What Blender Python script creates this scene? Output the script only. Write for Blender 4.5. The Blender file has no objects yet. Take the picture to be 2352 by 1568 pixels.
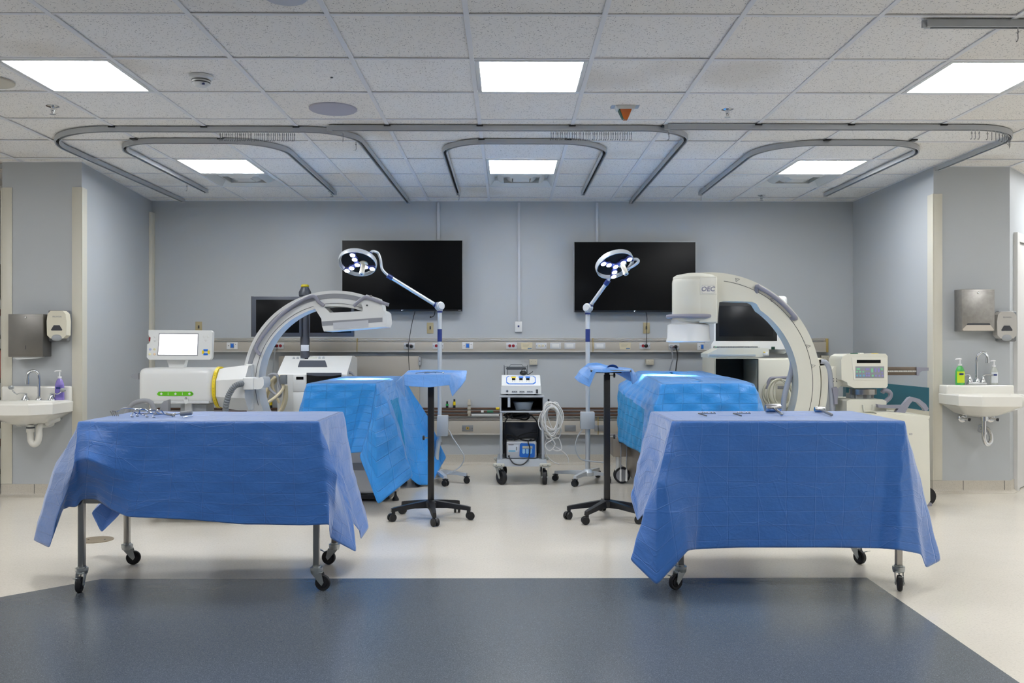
import bpy, bmesh, math, random
from mathutils import Vector, Matrix, noise
random.seed(7)
SC = bpy.context.scene
COL = SC.collection
PI = math.pi
F = 2064.0; PCX = 1179.4; PCY = 794.0; TH = math.radians(0.4); CAMH = 1.19
CEIL = 2.64

def W(px, py, d):
    """point of the room at depth d (metres from the camera along the room's length) seen at a place of the photograph"""
    a = (px-PCX)/F; b = -(py-PCY)/F
    x = a*math.cos(TH)+math.sin(TH); y = math.cos(TH)-a*math.sin(TH)
    k = d/y
    return Vector((x*k, d, CAMH+b*k))
def WX(px, d): return W(px, PCY, d).x
def WZ(py, d, px=1179): return W(px, py, d).z

# ------------------------------------------------------------------ materials
def lin(c):
    if isinstance(c, str):
        c = [int(c[i:i+2], 16)/255 for i in (0, 2, 4)]
    return tuple((v/12.92 if v <= .04045 else ((v+.055)/1.055)**2.4) for v in c)+(1,)
_M = {}
def mat(name, col='808080', rough=.5, metal=0, coat=0, spec=.5, emit=0, emitcol=None, bump=0, bscale=60, var=0, vscale=8, trans=0, alpha=1, sheen=0):
    if name in _M: return _M[name]
    m = bpy.data.materials.new(name); m.use_nodes = True
    nt = m.node_tree; b = nt.nodes['Principled BSDF']
    c = lin(col)
    b.inputs['Base Color'].default_value = c
    b.inputs['Roughness'].default_value = rough; b.inputs['Metallic'].default_value = metal
    b.inputs['Coat Weight'].default_value = coat; b.inputs['Coat Roughness'].default_value = .1
    b.inputs['Specular IOR Level'].default_value = spec
    b.inputs['Transmission Weight'].default_value = trans
    b.inputs['Alpha'].default_value = alpha
    if emit:
        b.inputs['Emission Color'].default_value = lin(emitcol or col); b.inputs['Emission Strength'].default_value = emit
    L = nt.links
    tc = None
    if bump or var:
        tc = nt.nodes.new('ShaderNodeTexCoord')
    if var:
        n = nt.nodes.new('ShaderNodeTexNoise'); n.inputs['Scale'].default_value = vscale; n.inputs['Detail'].default_value = 5
        L.new(tc.outputs['Object'], n.inputs['Vector'])
        mx = nt.nodes.new('ShaderNodeMix'); mx.data_type = 'RGBA'
        mx.inputs['A'].default_value = tuple(v*(1-var) for v in c[:3])+(1,)
        mx.inputs['B'].default_value = tuple(min(1, v*(1+var)) for v in c[:3])+(1,)
        L.new(n.outputs['Fac'], mx.inputs['Factor']); L.new(mx.outputs['Result'], b.inputs['Base Color'])
    if bump:
        n2 = nt.nodes.new('ShaderNodeTexNoise'); n2.inputs['Scale'].default_value = bscale; n2.inputs['Detail'].default_value = 4
        L.new(tc.outputs['Object'], n2.inputs['Vector'])
        bp = nt.nodes.new('ShaderNodeBump'); bp.inputs['Strength'].default_value = bump; bp.inputs['Distance'].default_value = .01
        L.new(n2.outputs['Fac'], bp.inputs['Height']); L.new(bp.outputs['Normal'], b.inputs['Normal'])
    _M[name] = m
    return m

def N(nt, t, **kw):
    n = nt.nodes.new(t)
    for k, v in kw.items():
        if hasattr(n, k): setattr(n, k, v)
        else: n.inputs[k].default_value = v
    return n
def math_node(nt, op, a, b=None, c=None):
    n = nt.nodes.new('ShaderNodeMath'); n.operation = op
    for i, v in enumerate((a, b, c)):
        if v is None: continue
        if isinstance(v, (int, float)): n.inputs[i].default_value = v
        else: nt.links.new(v, n.inputs[i])
    return n.outputs[0]

# ------------------------------------------------------------------ mesh collector
class MB:
    def __init__(self): self.bm = bmesh.new(); self.mats = []
    def mi(self, m):
        if m is None: return 0
        if m not in self.mats: self.mats.append(m)
        return self.mats.index(m)
    def _fin(self, faces, m):
        i = self.mi(m)
        for f in faces: f.material_index = i; f.smooth = True
    def geom(self, verts, faces, m=None):
        vs = [self.bm.verts.new(v) for v in verts]
        out = []
        for f in faces:
            try: out.append(self.bm.faces.new([vs[i] for i in f]))
            except ValueError: pass
        self._fin(out, m)
        return out
    def box(self, a, b, bev=0, m=None, M=None, seg=2):
        x0, x1 = sorted((a[0], b[0])); y0, y1 = sorted((a[1], b[1])); z0, z1 = sorted((a[2], b[2]))
        vs = [Vector((x, y, z)) for x in (x0, x1) for y in (y0, y1) for z in (z0, z1)]
        if M is not None: vs = [M @ v for v in vs]
        fs = self.geom(vs, [(0,1,3,2),(4,6,7,5),(0,4,5,1),(2,3,7,6),(0,2,6,4),(1,5,7,3)], m)
        if bev: self.bevel(fs, bev, seg, m)
        return fs
    def bevel(self, fs, bev, seg=2, m=None, ang=0):
        es = set()
        for f in fs:
            for e in f.edges:
                if ang and len(e.link_faces) == 2 and e.calc_face_angle(0) < ang: continue
                es.add(e)
        r = bmesh.ops.bevel(self.bm, geom=list(es), offset=bev, segments=seg, affect='EDGES', profile=.5, clamp_overlap=True)
        self._fin(r['faces'], m)
    def cbox(self, c, s, bev=0, m=None, rot=None, seg=2):
        """box centred at c, sizes s, rotated (euler) about its centre"""
        M = Matrix.Translation(Vector(c))
        if rot is not None: M = M @ Matrix.Rotation(rot[2], 4, 'Z') @ Matrix.Rotation(rot[1], 4, 'Y') @ Matrix.Rotation(rot[0], 4, 'X')
        h = Vector(s)/2
        return self.box(-h, h, bev, m, M, seg)
    def ring(self, c, ax, r, n, ref=None):
        ax = Vector(ax).normalized()
        ref = Vector(ref) if ref is not None else (Vector((0,0,1)) if abs(ax.z) < .9 else Vector((1,0,0)))
        u = ax.cross(ref).normalized(); v = ax.cross(u)
        return [Vector(c)+r*(math.cos(2*PI*i/n)*u+math.sin(2*PI*i/n)*v) for i in range(n)]
    def loft(self, rings, m=None, caps=True, closed=True):
        n = len(rings[0]); vs = [p for r in rings for p in r]; fs = []
        for k in range(len(rings)-1):
            for i in range(n if closed else n-1):
                j = (i+1) % n
                fs.append((k*n+i, k*n+j, (k+1)*n+j, (k+1)*n+i))
        if caps and closed:
            fs.append(tuple(range(n))[::-1]); fs.append(tuple((len(rings)-1)*n+i for i in range(n)))
        return self.geom(vs, fs, m)
    def cyl(self, p0, p1, r, r2=None, n=20, m=None):
        p0 = Vector(p0); p1 = Vector(p1); ax = p1-p0
        return self.loft([self.ring(p0, ax, r, n), self.ring(p1, ax, r if r2 is None else r2, n)], m)
    def lathe(self, prof, o, ax=(0,0,1), n=24, m=None):
        o = Vector(o); ax = Vector(ax).normalized()
        return self.loft([self.ring(o+ax*z, ax, max(r, 1e-4), n) for r, z in prof], m)
    def tube(self, pts, r, n=8, m=None, smooth=0):
        pts = [Vector(p) for p in pts]
        if smooth: pts = crom(pts, smooth)
        rs = r if isinstance(r, (list, tuple)) else None
        rings = []; ref = None
        for i, p in enumerate(pts):
            t = (pts[min(i+1, len(pts)-1)]-pts[max(i-1, 0)])
            if t.length < 1e-9: t = Vector((0,0,1))
            t.normalize()
            if ref is None: ref = Vector((0,0,1)) if abs(t.z) < .9 else Vector((1,0,0))
            u = t.cross(ref)
            if u.length < 1e-4: u = t.orthogonal()
            u.normalize(); v = t.cross(u).normalized(); ref = -v if False else u.cross(t)
            rr = rs[min(len(rs)-1, int(i*len(rs)/len(pts)))] if rs else r
            rings.append([p+rr*(math.cos(2*PI*k/n)*u+math.sin(2*PI*k/n)*v) for k in range(n)])
        return self.loft(rings, m)
    def prism(self, pts, ext, bev=0, m=None, seg=2, ang=.5):
        """closed polygon pts (3d) pushed along ext"""
        pts = [Vector(p) for p in pts]; ext = Vector(ext); n = len(pts)
        vs = pts+[p+ext for p in pts]
        fs = [tuple(range(n))[::-1], tuple(range(n, 2*n))]+[(i, (i+1) % n, n+(i+1) % n, n+i) for i in range(n)]
        f = self.geom(vs, fs, m)
        if bev: self.bevel(f, bev, seg, m, ang)
        return f
    def grid(self, rows, m=None, closed=False):
        n = len(rows[0]); vs = [p for r in rows for p in r]; fs = []
        for k in range(len(rows)-1):
            for i in range(n if closed else n-1):
                j = (i+1) % n
                fs.append((k*n+i, k*n+j, (k+1)*n+j, (k+1)*n+i))
        return self.geom(vs, fs, m)
    def ball(self, c, r, m=None, n=16, s=(1,1,1)):
        c = Vector(c); rings = []
        for k in range(n//2+1):
            a = PI*k/(n//2)
            rr = max(math.sin(a), 1e-3)
            rings.append([c+Vector((s[0]*r*rr*math.cos(2*PI*i/n), s[1]*r*rr*math.sin(2*PI*i/n), -s[2]*r*math.cos(a))) for i in range(n)])
        return self.loft(rings, m)
    def text(self, s, loc, size, m=None, ext=.0006, ax=(1,0,0), up=(0,0,1), center=True, bold=0):
        cu = bpy.data.curves.new('t', 'FONT'); cu.body = s; cu.size = size; cu.extrude = ext
        cu.resolution_u = 2; cu.offset = bold
        if center: cu.align_x = 'CENTER'; cu.align_y = 'CENTER'
        o = bpy.data.objects.new('t', cu); COL.objects.link(o)
        bpy.context.view_layer.update()
        dg = bpy.context.evaluated_depsgraph_get()
        me = bpy.data.meshes.new_from_object(o.evaluated_get(dg))
        ax = Vector(ax).normalized(); up = Vector(up).normalized(); nz = ax.cross(up)
        vs = [Vector(loc)+ax*v.co.x+up*v.co.y+nz*v.co.z for v in me.vertices]
        self.geom(vs, [tuple(p.vertices) for p in me.polygons], m)
        bpy.data.objects.remove(o); bpy.data.curves.remove(cu); bpy.data.meshes.remove(me)

def crom(pts, k):
    pts = [Vector(p) for p in pts]
    out = []
    n = len(pts)
    for i in range(n-1):
        p0 = pts[max(i-1, 0)]; p1 = pts[i]; p2 = pts[i+1]; p3 = pts[min(i+2, n-1)]
        for j in range(k):
            t = j/k
            out.append(.5*((2*p1)+(-p0+p2)*t+(2*p0-5*p1+4*p2-p3)*t*t+(-p0+3*p1-3*p2+p3)*t**3))
    out.append(pts[-1])
    return out

# ------------------------------------------------------------------ objects
def thing(name, label, cat, loc, group=None):
    o = bpy.data.objects.new(name, None); COL.objects.link(o)
    o.empty_display_size = .05
    o.location = Vector(loc); o['label'] = label; o['category'] = cat; o['_o'] = list(loc)
    if group: o['group'] = group
    return o
def mk(name, mb, parent=None, m=None, label=None, sharp=35, flat=False):
    """link the collected shapes as ONE mesh object (points given in room coordinates)"""
    me = bpy.data.meshes.new(name)
    bm = mb.bm
    org = Vector(parent['_o']) if parent is not None else Vector((0,0,0))
    bmesh.ops.recalc_face_normals(bm, faces=bm.faces[:])
    if org.length: bmesh.ops.translate(bm, verts=bm.verts[:], vec=-org)
    bm.to_mesh(me); bm.free()
    for x in (mb.mats if mb.mats else [m]): me.materials.append(x)
    if sharp: me.set_sharp_from_angle(angle=math.radians(sharp))
    o = bpy.data.objects.new(name, me); COL.objects.link(o)
    o['_o'] = list(org)
    if parent is not None:
        o.parent = parent
    if label: o['label'] = label
    return o
def top(name, mb, label, cat, loc=None, group=None, m=None, sharp=35):
    """a thing that is one mesh: origin at loc"""
    loc = Vector(loc) if loc is not None else Vector((0,0,0))
    me = bpy.data.meshes.new(name); bm = mb.bm
    bmesh.ops.recalc_face_normals(bm, faces=bm.faces[:])
    bmesh.ops.translate(bm, verts=bm.verts[:], vec=-loc)
    bm.to_mesh(me); bm.free()
    for x in (mb.mats if mb.mats else [m]): me.materials.append(x)
    if sharp: me.set_sharp_from_angle(angle=math.radians(sharp))
    o = bpy.data.objects.new(name, me); COL.objects.link(o); o.location = loc
    o['label'] = label; o['category'] = cat; o['_o'] = list(loc)
    if group: o['group'] = group
    return o
def struct(name, mb, m=None, sharp=35):
    o = mk(name, mb, None, m, None, sharp); o['kind'] = 'structure'
    return o
def dup(o, loc=None, rotz=0, label=None, group=None, parent=None):
    c = o.copy(); COL.objects.link(c)
    if parent is not None: c.parent = parent
    if loc is not None: c.location = loc
    if rotz: c.rotation_euler = (0,0,rotz)
    if label: c['label'] = label
    if group: c['group'] = group
    for ch in [x for x in COL.objects if x.parent == o]: dup(ch, parent=c)
    return c

# common finishes
M_white = mat('white_plastic', 'd9dad8', .35, coat=.2, var=.02)
M_whitem = mat('white_enamel', 'dcdedd', .3, coat=.3)
M_cream = mat('cream_plastic', 'd8d6c8', .4, coat=.15, var=.02)
M_creamd = mat('dull_cream_plastic', 'c2bfb0', .45)  # slightly darker cream, one even colour
M_greyp = mat('grey_plastic', '8b8d92', .45)
M_mauve = mat('grey_mauve_rubber', '8a8a96', .5)
M_dark = mat('dark_grey_plastic', '3f434b', .45)
M_black = mat('black_plastic', '101114', .4)
M_blacks = mat('black_satin_metal', '121317', .35, coat=.2)
M_rubber = mat('black_rubber', '15151a', .6)
M_steel = mat('stainless_steel', 'a8a6a2', .28, metal=1, var=.05, vscale=14)
M_chrome = mat('chrome', 'd5d7da', .08, metal=1)
M_zinc = mat('zinc_plate', 'b4b8b8', .3, metal=.9)
M_alum = mat('aluminium', 'a4a8ab', .4, metal=.7)
M_screen = mat('black_glass', '040508', .32, spec=.18)
M_beige = mat('beige_vinyl_cover', 'c6bfae', .5, var=.02)
M_raceway = mat('beige_metal', 'b1aa9e', .4, coat=.1, var=.02)
M_racel = mat('pale_aluminium_strip', 'bfbcb4', .4, metal=.2)
M_navy = mat('navy_plastic', '1c2f6e', .4)
M_blueb = mat('bright_blue', '1f6fd0', .4)
M_red = mat('dark_red', '8c1420', .4)
M_copper = mat('tarnished_copper', '5a4234', .45, metal=.4, var=.35, vscale=6)
M_cable = mat('cream_cable', 'cfc4a6', .5)
M_yellow = mat('yellow_plastic', 'e3c81a', .4)
M_green = mat('leaf_green', '62b81c', .4)
M_porc = mat('white_porcelain', 'e4e2da', .12, coat=.6)
M_greycab = mat('grey_powder_coat', 'a6abb0', .4)
M_ink = mat('dark_ink', '3a3c42', .6)
M_slate = mat('slate_grey_cover', '4c505a', .5)
# ================================================================== the room
def wall_mat(name, col):
    return mat(name, col, .42, coat=.0, bump=.03, bscale=180, var=.03, vscale=1.2, spec=.5)
M_wall = wall_mat('pale_blue_grey_paint', 'b2b6b9')
M_wallw = wall_mat('white_bounce_paint', 'e4e4e2')  # unseen walls made white so more light bounces up to the ceiling
M_guard = mat('ivory_corner_guard', 'cdc9bb', .4, var=.02)
def ceiling_tile_mat():
    m = bpy.data.materials.new('fissured_ceiling_tile'); m.use_nodes = True; nt = m.node_tree; L = nt.links
    b = nt.nodes['Principled BSDF']; b.inputs['Roughness'].default_value = .9; b.inputs['Specular IOR Level'].default_value = .1
    g = nt.nodes.new('ShaderNodeNewGeometry')
    # per-tile tone
    mp = N(nt, 'ShaderNodeMapping'); mp.inputs['Location'].default_value = (.18/.608, -3.947/.6096, 0); mp.inputs['Scale'].default_value = (1/.608, 1/.6096, 0)
    L.new(g.outputs['Position'], mp.inputs['Vector'])
    fl = nt.nodes.new('ShaderNodeVectorMath'); fl.operation = 'FLOOR'; L.new(mp.outputs['Vector'], fl.inputs[0])
    wn = nt.nodes.new('ShaderNodeTexWhiteNoise'); L.new(fl.outputs[0], wn.inputs['Vector'])
    tint = N(nt, 'ShaderNodeMix', data_type='RGBA'); tint.inputs['A'].default_value = lin('efebe4'); tint.inputs['B'].default_value = lin('f1f0ee')
    L.new(wn.outputs['Value'], tint.inputs['Factor'])
    # short crooked fissures and pin holes
    rot = N(nt, 'ShaderNodeTexNoise'); rot.inputs['Scale'].default_value = 30; L.new(g.outputs['Position'], rot.inputs['Vector'])
    ad = nt.nodes.new('ShaderNodeVectorMath'); ad.operation = 'MULTIPLY_ADD'; L.new(rot.outputs['Color'], ad.inputs[0]); ad.inputs[1].default_value = (.02, .02, .02); L.new(g.outputs['Position'], ad.inputs[2])
    outs = []
    for sc, ang, th in (((42, 150, 1), .5, .075), ((140, 50, 1), .3, .07), ((100, 100, 1), 0, .06)):
        m2 = N(nt, 'ShaderNodeMapping'); m2.inputs['Scale'].default_value = sc; m2.inputs['Rotation'].default_value = (0, 0, ang); L.new(ad.outputs[0], m2.inputs['Vector'])
        v = N(nt, 'ShaderNodeTexVoronoi'); v.inputs['Scale'].default_value = 1.0; L.new(m2.outputs['Vector'], v.inputs['Vector'])
        sep = nt.nodes.new('ShaderNodeSeparateColor'); L.new(v.outputs['Color'], sep.inputs[0])
        size = math_node(nt, 'MULTIPLY', sep.outputs[0], .36)
        outs.append(math_node(nt, 'LESS_THAN', v.outputs['Distance'], math_node(nt, 'SUBTRACT', size, .085)))
    mxn = math_node(nt, 'MAXIMUM', math_node(nt, 'MAXIMUM', outs[0], outs[1]), outs[2])
    fac = math_node(nt, 'MULTIPLY', mxn, .62)
    mx = N(nt, 'ShaderNodeMix', data_type='RGBA'); mx.inputs['B'].default_value = lin('58585a')
    L.new(tint.outputs['Result'], mx.inputs['A']); L.new(fac, mx.inputs['Factor'])
    # water stain patches
    st = N(nt, 'ShaderNodeTexNoise'); st.inputs['Scale'].default_value = .9; st.inputs['Detail'].default_value = 2; L.new(g.outputs['Position'], st.inputs['Vector'])
    sf = N(nt, 'ShaderNodeMapRange'); sf.inputs['From Min'].default_value = .62; sf.inputs['From Max'].default_value = .72; sf.inputs['To Max'].default_value = .35; L.new(st.outputs['Fac'], sf.inputs['Value'])
    mx2 = N(nt, 'ShaderNodeMix', data_type='RGBA'); mx2.inputs['B'].default_value = lin('c4b8a4'); L.new(mx.outputs['Result'], mx2.inputs['A']); L.new(sf.outputs[0], mx2.inputs['Factor'])
    L.new(mx2.outputs['Result'], b.inputs['Base Color'])
    bp = N(nt, 'ShaderNodeBump'); bp.inputs['Strength'].default_value = .3; bp.inputs['Distance'].default_value = .002; bp.invert = True
    L.new(mxn, bp.inputs['Height']); L.new(bp.outputs['Normal'], b.inputs['Normal'])
    return m
def floor_mat(name, base, flecks, rough, fscale, amt):
    m = bpy.data.materials.new(name); m.use_nodes = True; nt = m.node_tree; L = nt.links
    b = nt.nodes['Principled BSDF']
    g = nt.nodes.new('ShaderNodeNewGeometry')
    big = N(nt, 'ShaderNodeTexNoise'); big.inputs['Scale'].default_value = 1.6; big.inputs['Detail'].default_value = 6; L.new(g.outputs['Position'], big.inputs['Vector'])
    mx = N(nt, 'ShaderNodeMix', data_type='RGBA'); c = lin(base)
    mx.inputs['A'].default_value = tuple(v*.93 for v in c[:3])+(1,); mx.inputs['B'].default_value = tuple(v*1.05 for v in c[:3])+(1,)
    L.new(big.outputs['Fac'], mx.inputs['Factor']); cur = mx.outputs['Result']
    for i, fc in enumerate(flecks):
        v = N(nt, 'ShaderNodeTexNoise'); v.inputs['Scale'].default_value = fscale*(1+.35*i); v.inputs['Detail'].default_value = 3; v.inputs['Roughness'].default_value = .7
        mp = N(nt, 'ShaderNodeMapping'); mp.inputs['Location'].default_value = (i*7.3, i*3.1, 0); L.new(g.outputs['Position'], mp.inputs['Vector']); L.new(mp.outputs[0], v.inputs['Vector'])
        r = N(nt, 'ShaderNodeMapRange'); r.inputs['From Min'].default_value = .53; r.inputs['From Max'].default_value = .60; r.inputs['To Max'].default_value = amt; L.new(v.outputs['Fac'], r.inputs['Value'])
        q = N(nt, 'ShaderNodeMix', data_type='RGBA'); q.inputs['B'].default_value = lin(fc); L.new(cur, q.inputs['A']); L.new(r.outputs[0], q.inputs['Factor']); cur = q.outputs['Result']
    L.new(cur, b.inputs['Base Color'])
    rn = N(nt, 'ShaderNodeTexNoise'); rn.inputs['Scale'].default_value = 3; rn.inputs['Detail'].default_value = 6; L.new(g.outputs['Position'], rn.inputs['Vector'])
    rr = N(nt, 'ShaderNodeMapRange'); rr.inputs['To Min'].default_value = rough*.8; rr.inputs['To Max'].default_value = rough*1.25; L.new(rn.outputs['Fac'], rr.inputs['Value']); L.new(rr.outputs[0], b.inputs['Roughness'])
    wv = N(nt, 'ShaderNodeTexNoise'); wv.inputs['Scale'].default_value = 5; wv.inputs['Detail'].default_value = 3; L.new(g.outputs['Position'], wv.inputs['Vector'])
    bp = N(nt, 'ShaderNodeBump'); bp.inputs['Strength'].default_value = .12; bp.inputs['Distance'].default_value = .01; L.new(wv.outputs['Fac'], bp.inputs['Height']); L.new(bp.outputs['Normal'], b.inputs['Normal'])
    return m
M_tile = ceiling_tile_mat()
M_floor = floor_mat('beige_sheet_vinyl', 'd5cec1', ['b9b2a4', 'ddd8cd'], .17, 90, .35)
M_floord = floor_mat('blue_grey_speckled_vinyl', '575d64', ['79828a', '3a4047'], .22, 260, .6)
M_cove = floor_mat('speckled_cove_base', 'beb7aa', ['9c9588', 'd2ccc0'], .4, 170, .4)
M_tbar = mat('ceiling_grid_paint', 'e2e3e5', .5)
M_doorw = mat('white_door_paint', 'd6d5d2', .35)

b = MB(); b.geom([(-6.3,-3.2,0),(6.3,-3.2,0),(6.3,9.6,0),(-6.3,9.6,0)], [(0,1,2,3)]); struct('floor', b, M_floor)
b = MB(); b.prism([(-2.07,4.60,0),(1.845,4.60,0),(1.70,-1.2,0),(-5.9,-1.2,0),(-5.9,.77,0)], (0,0,.0012)); struct('trim_1', b, M_floord)

XL = -3.36; YL = 7.12; XR = 3.45; YR = 7.25
H = CEIL+.03
b = MB(); b.box((-3.8,9.02,0),(3.7,9.14,H)); struct('wall_back', b, M_wall)
b = MB(); b.prism([(XL,YL,0),(-3.56,9.02,0),(-3.56,9.14,0),(-3.985,9.14,0),(-3.985,YL,0)], (0,0,H)); struct('wall_left', b, M_wall)
b = MB(); b.prism([(XR,YR,0),(4.07,YR,0),(6.2,9.57,0),(6.2,9.7,0),(3.48,9.7,0),(3.48,9.02,0)], (0,0,H)); struct('wall_right', b, M_wall)
b = MB(); b.box((-6.12,9.02,0),(-3.99,9.14,H)); struct('wall_left_recess', b, M_wall)
b = MB(); b.box((-6.12,-3.1,0),(-6,9.1,H)); struct('wall_far_left', b, M_wallw)
b = MB(); b.box((6,-3.1,0),(6.12,9.45,H)); struct('wall_far_right', b, M_wallw)
b = MB(); b.box((-6.12,-3.22,0),(6.12,-3.1,H)); struct('wall_front', b, M_wallw)

# cove base
def cove(path, nrm, name, h=.1):
    b = MB(); n = len(path)
    prof = [(0,h),(.006,h),(.006,.03),(.012,.012),(.035,.002),(.035,0)]
    rows = []
    for i, (p, q) in enumerate(zip(path, nrm)):
        rows.append([Vector((p[0]+q[0]*o, p[1]+q[1]*o, z)) for o, z in prof])
    b.grid(rows); struct(name, b, M_cove, sharp=60)
cove([(-3.56,9.02),(3.48,9.02)], [(0,-1),(0,-1)], 'baseboard_back')
cove([(-3.985,9.02),(-3.985,YL),(XL,YL),(-3.56,9.02)], [(-1,0),(-1,-1),(1,-1),(1,0)], 'baseboard_left')
cove([(3.48,9.02),(XR,YR),(4.07,YR),(4.16,YR+.098)], [(-1,0),(-1,-1),(.4,-1),(.7,-.7)], 'baseboard_right')
cove([(-6,9.02),(-3.985,9.02)], [(0,-1),(0,-1)], 'baseboard_recess')
# vertical joints of the cove pieces
b = MB()
for px, y0 in ((78,YL),(2213,YR),(2308,YR)):
    x = WX(px, y0-.01); b.box((x-.001,y0-.0085,.006),(x+.001,y0-.005,.1))
struct('trim_2', b, M_ink)

# ceiling tiles, one quad per cell; cells with lights and vents stay open
GX = lambda k: -.18+.608*k
GY = lambda k: 3.947+.6096*k
LIGHTS = [(i, j) for i in (-8,-4,0,4,8) for j in (-3,1,5) if not (i == -8 and j == 5)]
VENTS = [(-4,6),(0,6),(4,6)]
b = MB(); zt = CEIL+.0065
for i in range(-10, 11):
    for j in range(-12, 9):
        if (i, j) in LIGHTS or (i, j) in VENTS: continue
        x0 = GX(i); y0 = GY(j); dz = random.uniform(-.002, .003)
        y1 = GY(j+1) if j < 8 else 9.6
        b.box((x0+.004,y0+.004,zt+dz),(x0+.608-.004,y1-.004,zt+dz+.015))
struct('ceiling', b, M_tile)
b = MB()
for i in range(-10, 12): b.box((GX(i)-.012,-3.1,CEIL),(GX(i)+.012,9.02,CEIL+.006), .0008, seg=1)
for j in range(-11, 10):
    if GY(j) > 9.05: continue
    b.box((-6.1,GY(j)-.010,CEIL+.001),(6.1,GY(j)+.010,CEIL+.006))
struct('trim_3', b, M_tbar)
# wall angle
b = MB()
def angle_strip(p, q):
    p = Vector((*p, CEIL-.001)); q = Vector((*q, CEIL-.001)); d = (q-p).normalized(); n = Vector((-d.y, d.x, 0))
    b.prism([p-n*.014, q-n*.014, q+n*.002, p+n*.002], (0,0,.012))
for p, q in (((3.48,9.02),(-3.56,9.02)), ((-3.56,9.02),(XL,YL)), ((XL,YL),(-3.985,YL)), ((-3.985,YL),(-3.985,9.02)),
             ((4.07,YR),(XR,YR)), ((XR,YR),(3.48,9.02)), ((6.0,9.35),(4.07,YR))): angle_strip(q, p) if False else angle_strip(p, q)
struct('trim_4', b, M_tbar)
# dark backing above the ceiling so that no outside light leaks in
b = MB(); b.box((-6.4,-3.3,CEIL+.25),(6.4,9.75,CEIL+.3)); struct('ceiling_light_block', b, M_greyp)

# corner guards
def guard(name, x, y, z0, z1, sx, w=.065, ang=0):
    """L shaped guard on a corner at (x, y); sx = side the front leg extends to"""
    b = MB()
    b.box((x,y-.008,z0),(x+sx*w,y,z1), .003)
    d = Vector((math.sin(ang), math.cos(ang), 0))
    n = Vector((-sx, 0, 0))
    p = Vector((x, y-.008, z0))
    b.prism([p, p+n*.008, p+n*.008+d*(w+.03), p+d*(w+.03)], (0,0,z1-z0), .002)
    struct(name, b, M_guard)
guard('trim_5', XL, YL, .102, WZ(431,YL), -1, .075, -.1)
guard('trim_6', -3.985, YL, .102, WZ(432,YL), 1, .08, 0)
guard('trim_7', XR, YR, .102, WZ(444,YR), 1, .07, .02)
b = MB(); b.box((-3.553,8.93,.1),(-3.525,9.02,WZ(488,8.95)), .003); struct('trim_8', b, M_guard)

# door at the far right on the angled wall
dv = Vector((6.2-4.07, 9.57-YR, 0)).normalized(); dn = Vector((dv.y, -dv.x, 0))
P0 = Vector((4.07, YR, 0))
def dbox(b, s0, s1, t0, t1, z0, z1, bev=.003):
    p = P0+dv*s0+dn*t0; q = P0+dv*s1+dn*t0
    b.prism([Vector((p.x,p.y,z0)), Vector((q.x,q.y,z0)), Vector((q.x,q.y,z0))+dn*(t1-t0), Vector((p.x,p.y,z0))+dn*(t1-t0)], (0,0,z1-z0), bev)
b = MB(); dbox(b, .12,.19,0,.03,0,2.12); dbox(b,.19,1.10,0,.03,2.05,2.12); dbox(b,1.10,1.17,0,.03,0,2.12); struct('trim_9', b, M_doorw)
b = MB(); dbox(b, .195,1.095,.0,.012,.01,2.045); d1 = struct('door_1', b, M_doorw)
b = MB(); p = P0+dv*.98+dn*.06; b.cyl(p-dn*.05, p, .012, m=M_steel); b.ball(p, .028, M_steel); mk('door_handle', b, d1)

# shelving just visible in the recess at the far left
t = thing('storage_rack', 'dark shelving rack packed with black and red items at far left edge', 'rack', (-4.45,7.8,0))
b = MB()
for x in (-4.85,-4.03):
    for y in (7.55,8.0): b.box((x-.015,y-.015,0),(x+.015,y+.015,1.95), m=M_black)
mk('post', b, t)
for k, z in enumerate((.12,.5,.88,1.25,1.6)):
    b = MB(); b.box((-4.86,7.53,z),(-4.02,8.02,z+.03), .004, M_black); mk('shelf', b, t)
random.seed(3)
Mr = mat('red_cloth', '9c1c24', .7); Mg = mat('grey_case', '77797d', .5); Mb2 = mat('black_case', '17181c', .6)
for k, z in enumerate((.15,.53,.91,1.28,1.63)):
    x = -4.83; q = 0
    while x < -4.1:
        w = random.uniform(.16,.3); w = min(w, -4.04-x); hh = random.uniform(.16,.27); mm = (Mb2, Mr, Mg)[(k+q) % 3]
        b = MB(); b.box((x,7.6,z+.001),(x+w-.012,7.93,z+hh), .012, mm); b.box((x+w*.3,7.592,z+hh*.5),(x+w*.6,7.6,z+hh*.62), .002, M_black)
        top('storage_case', b, ['black', 'red', 'grey'][(k+q) % 3]+' storage case on shelf of the dark rack at far left', 'case', (x,7.6,z), 'cases on the dark rack')
        x += w; q += 1

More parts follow.
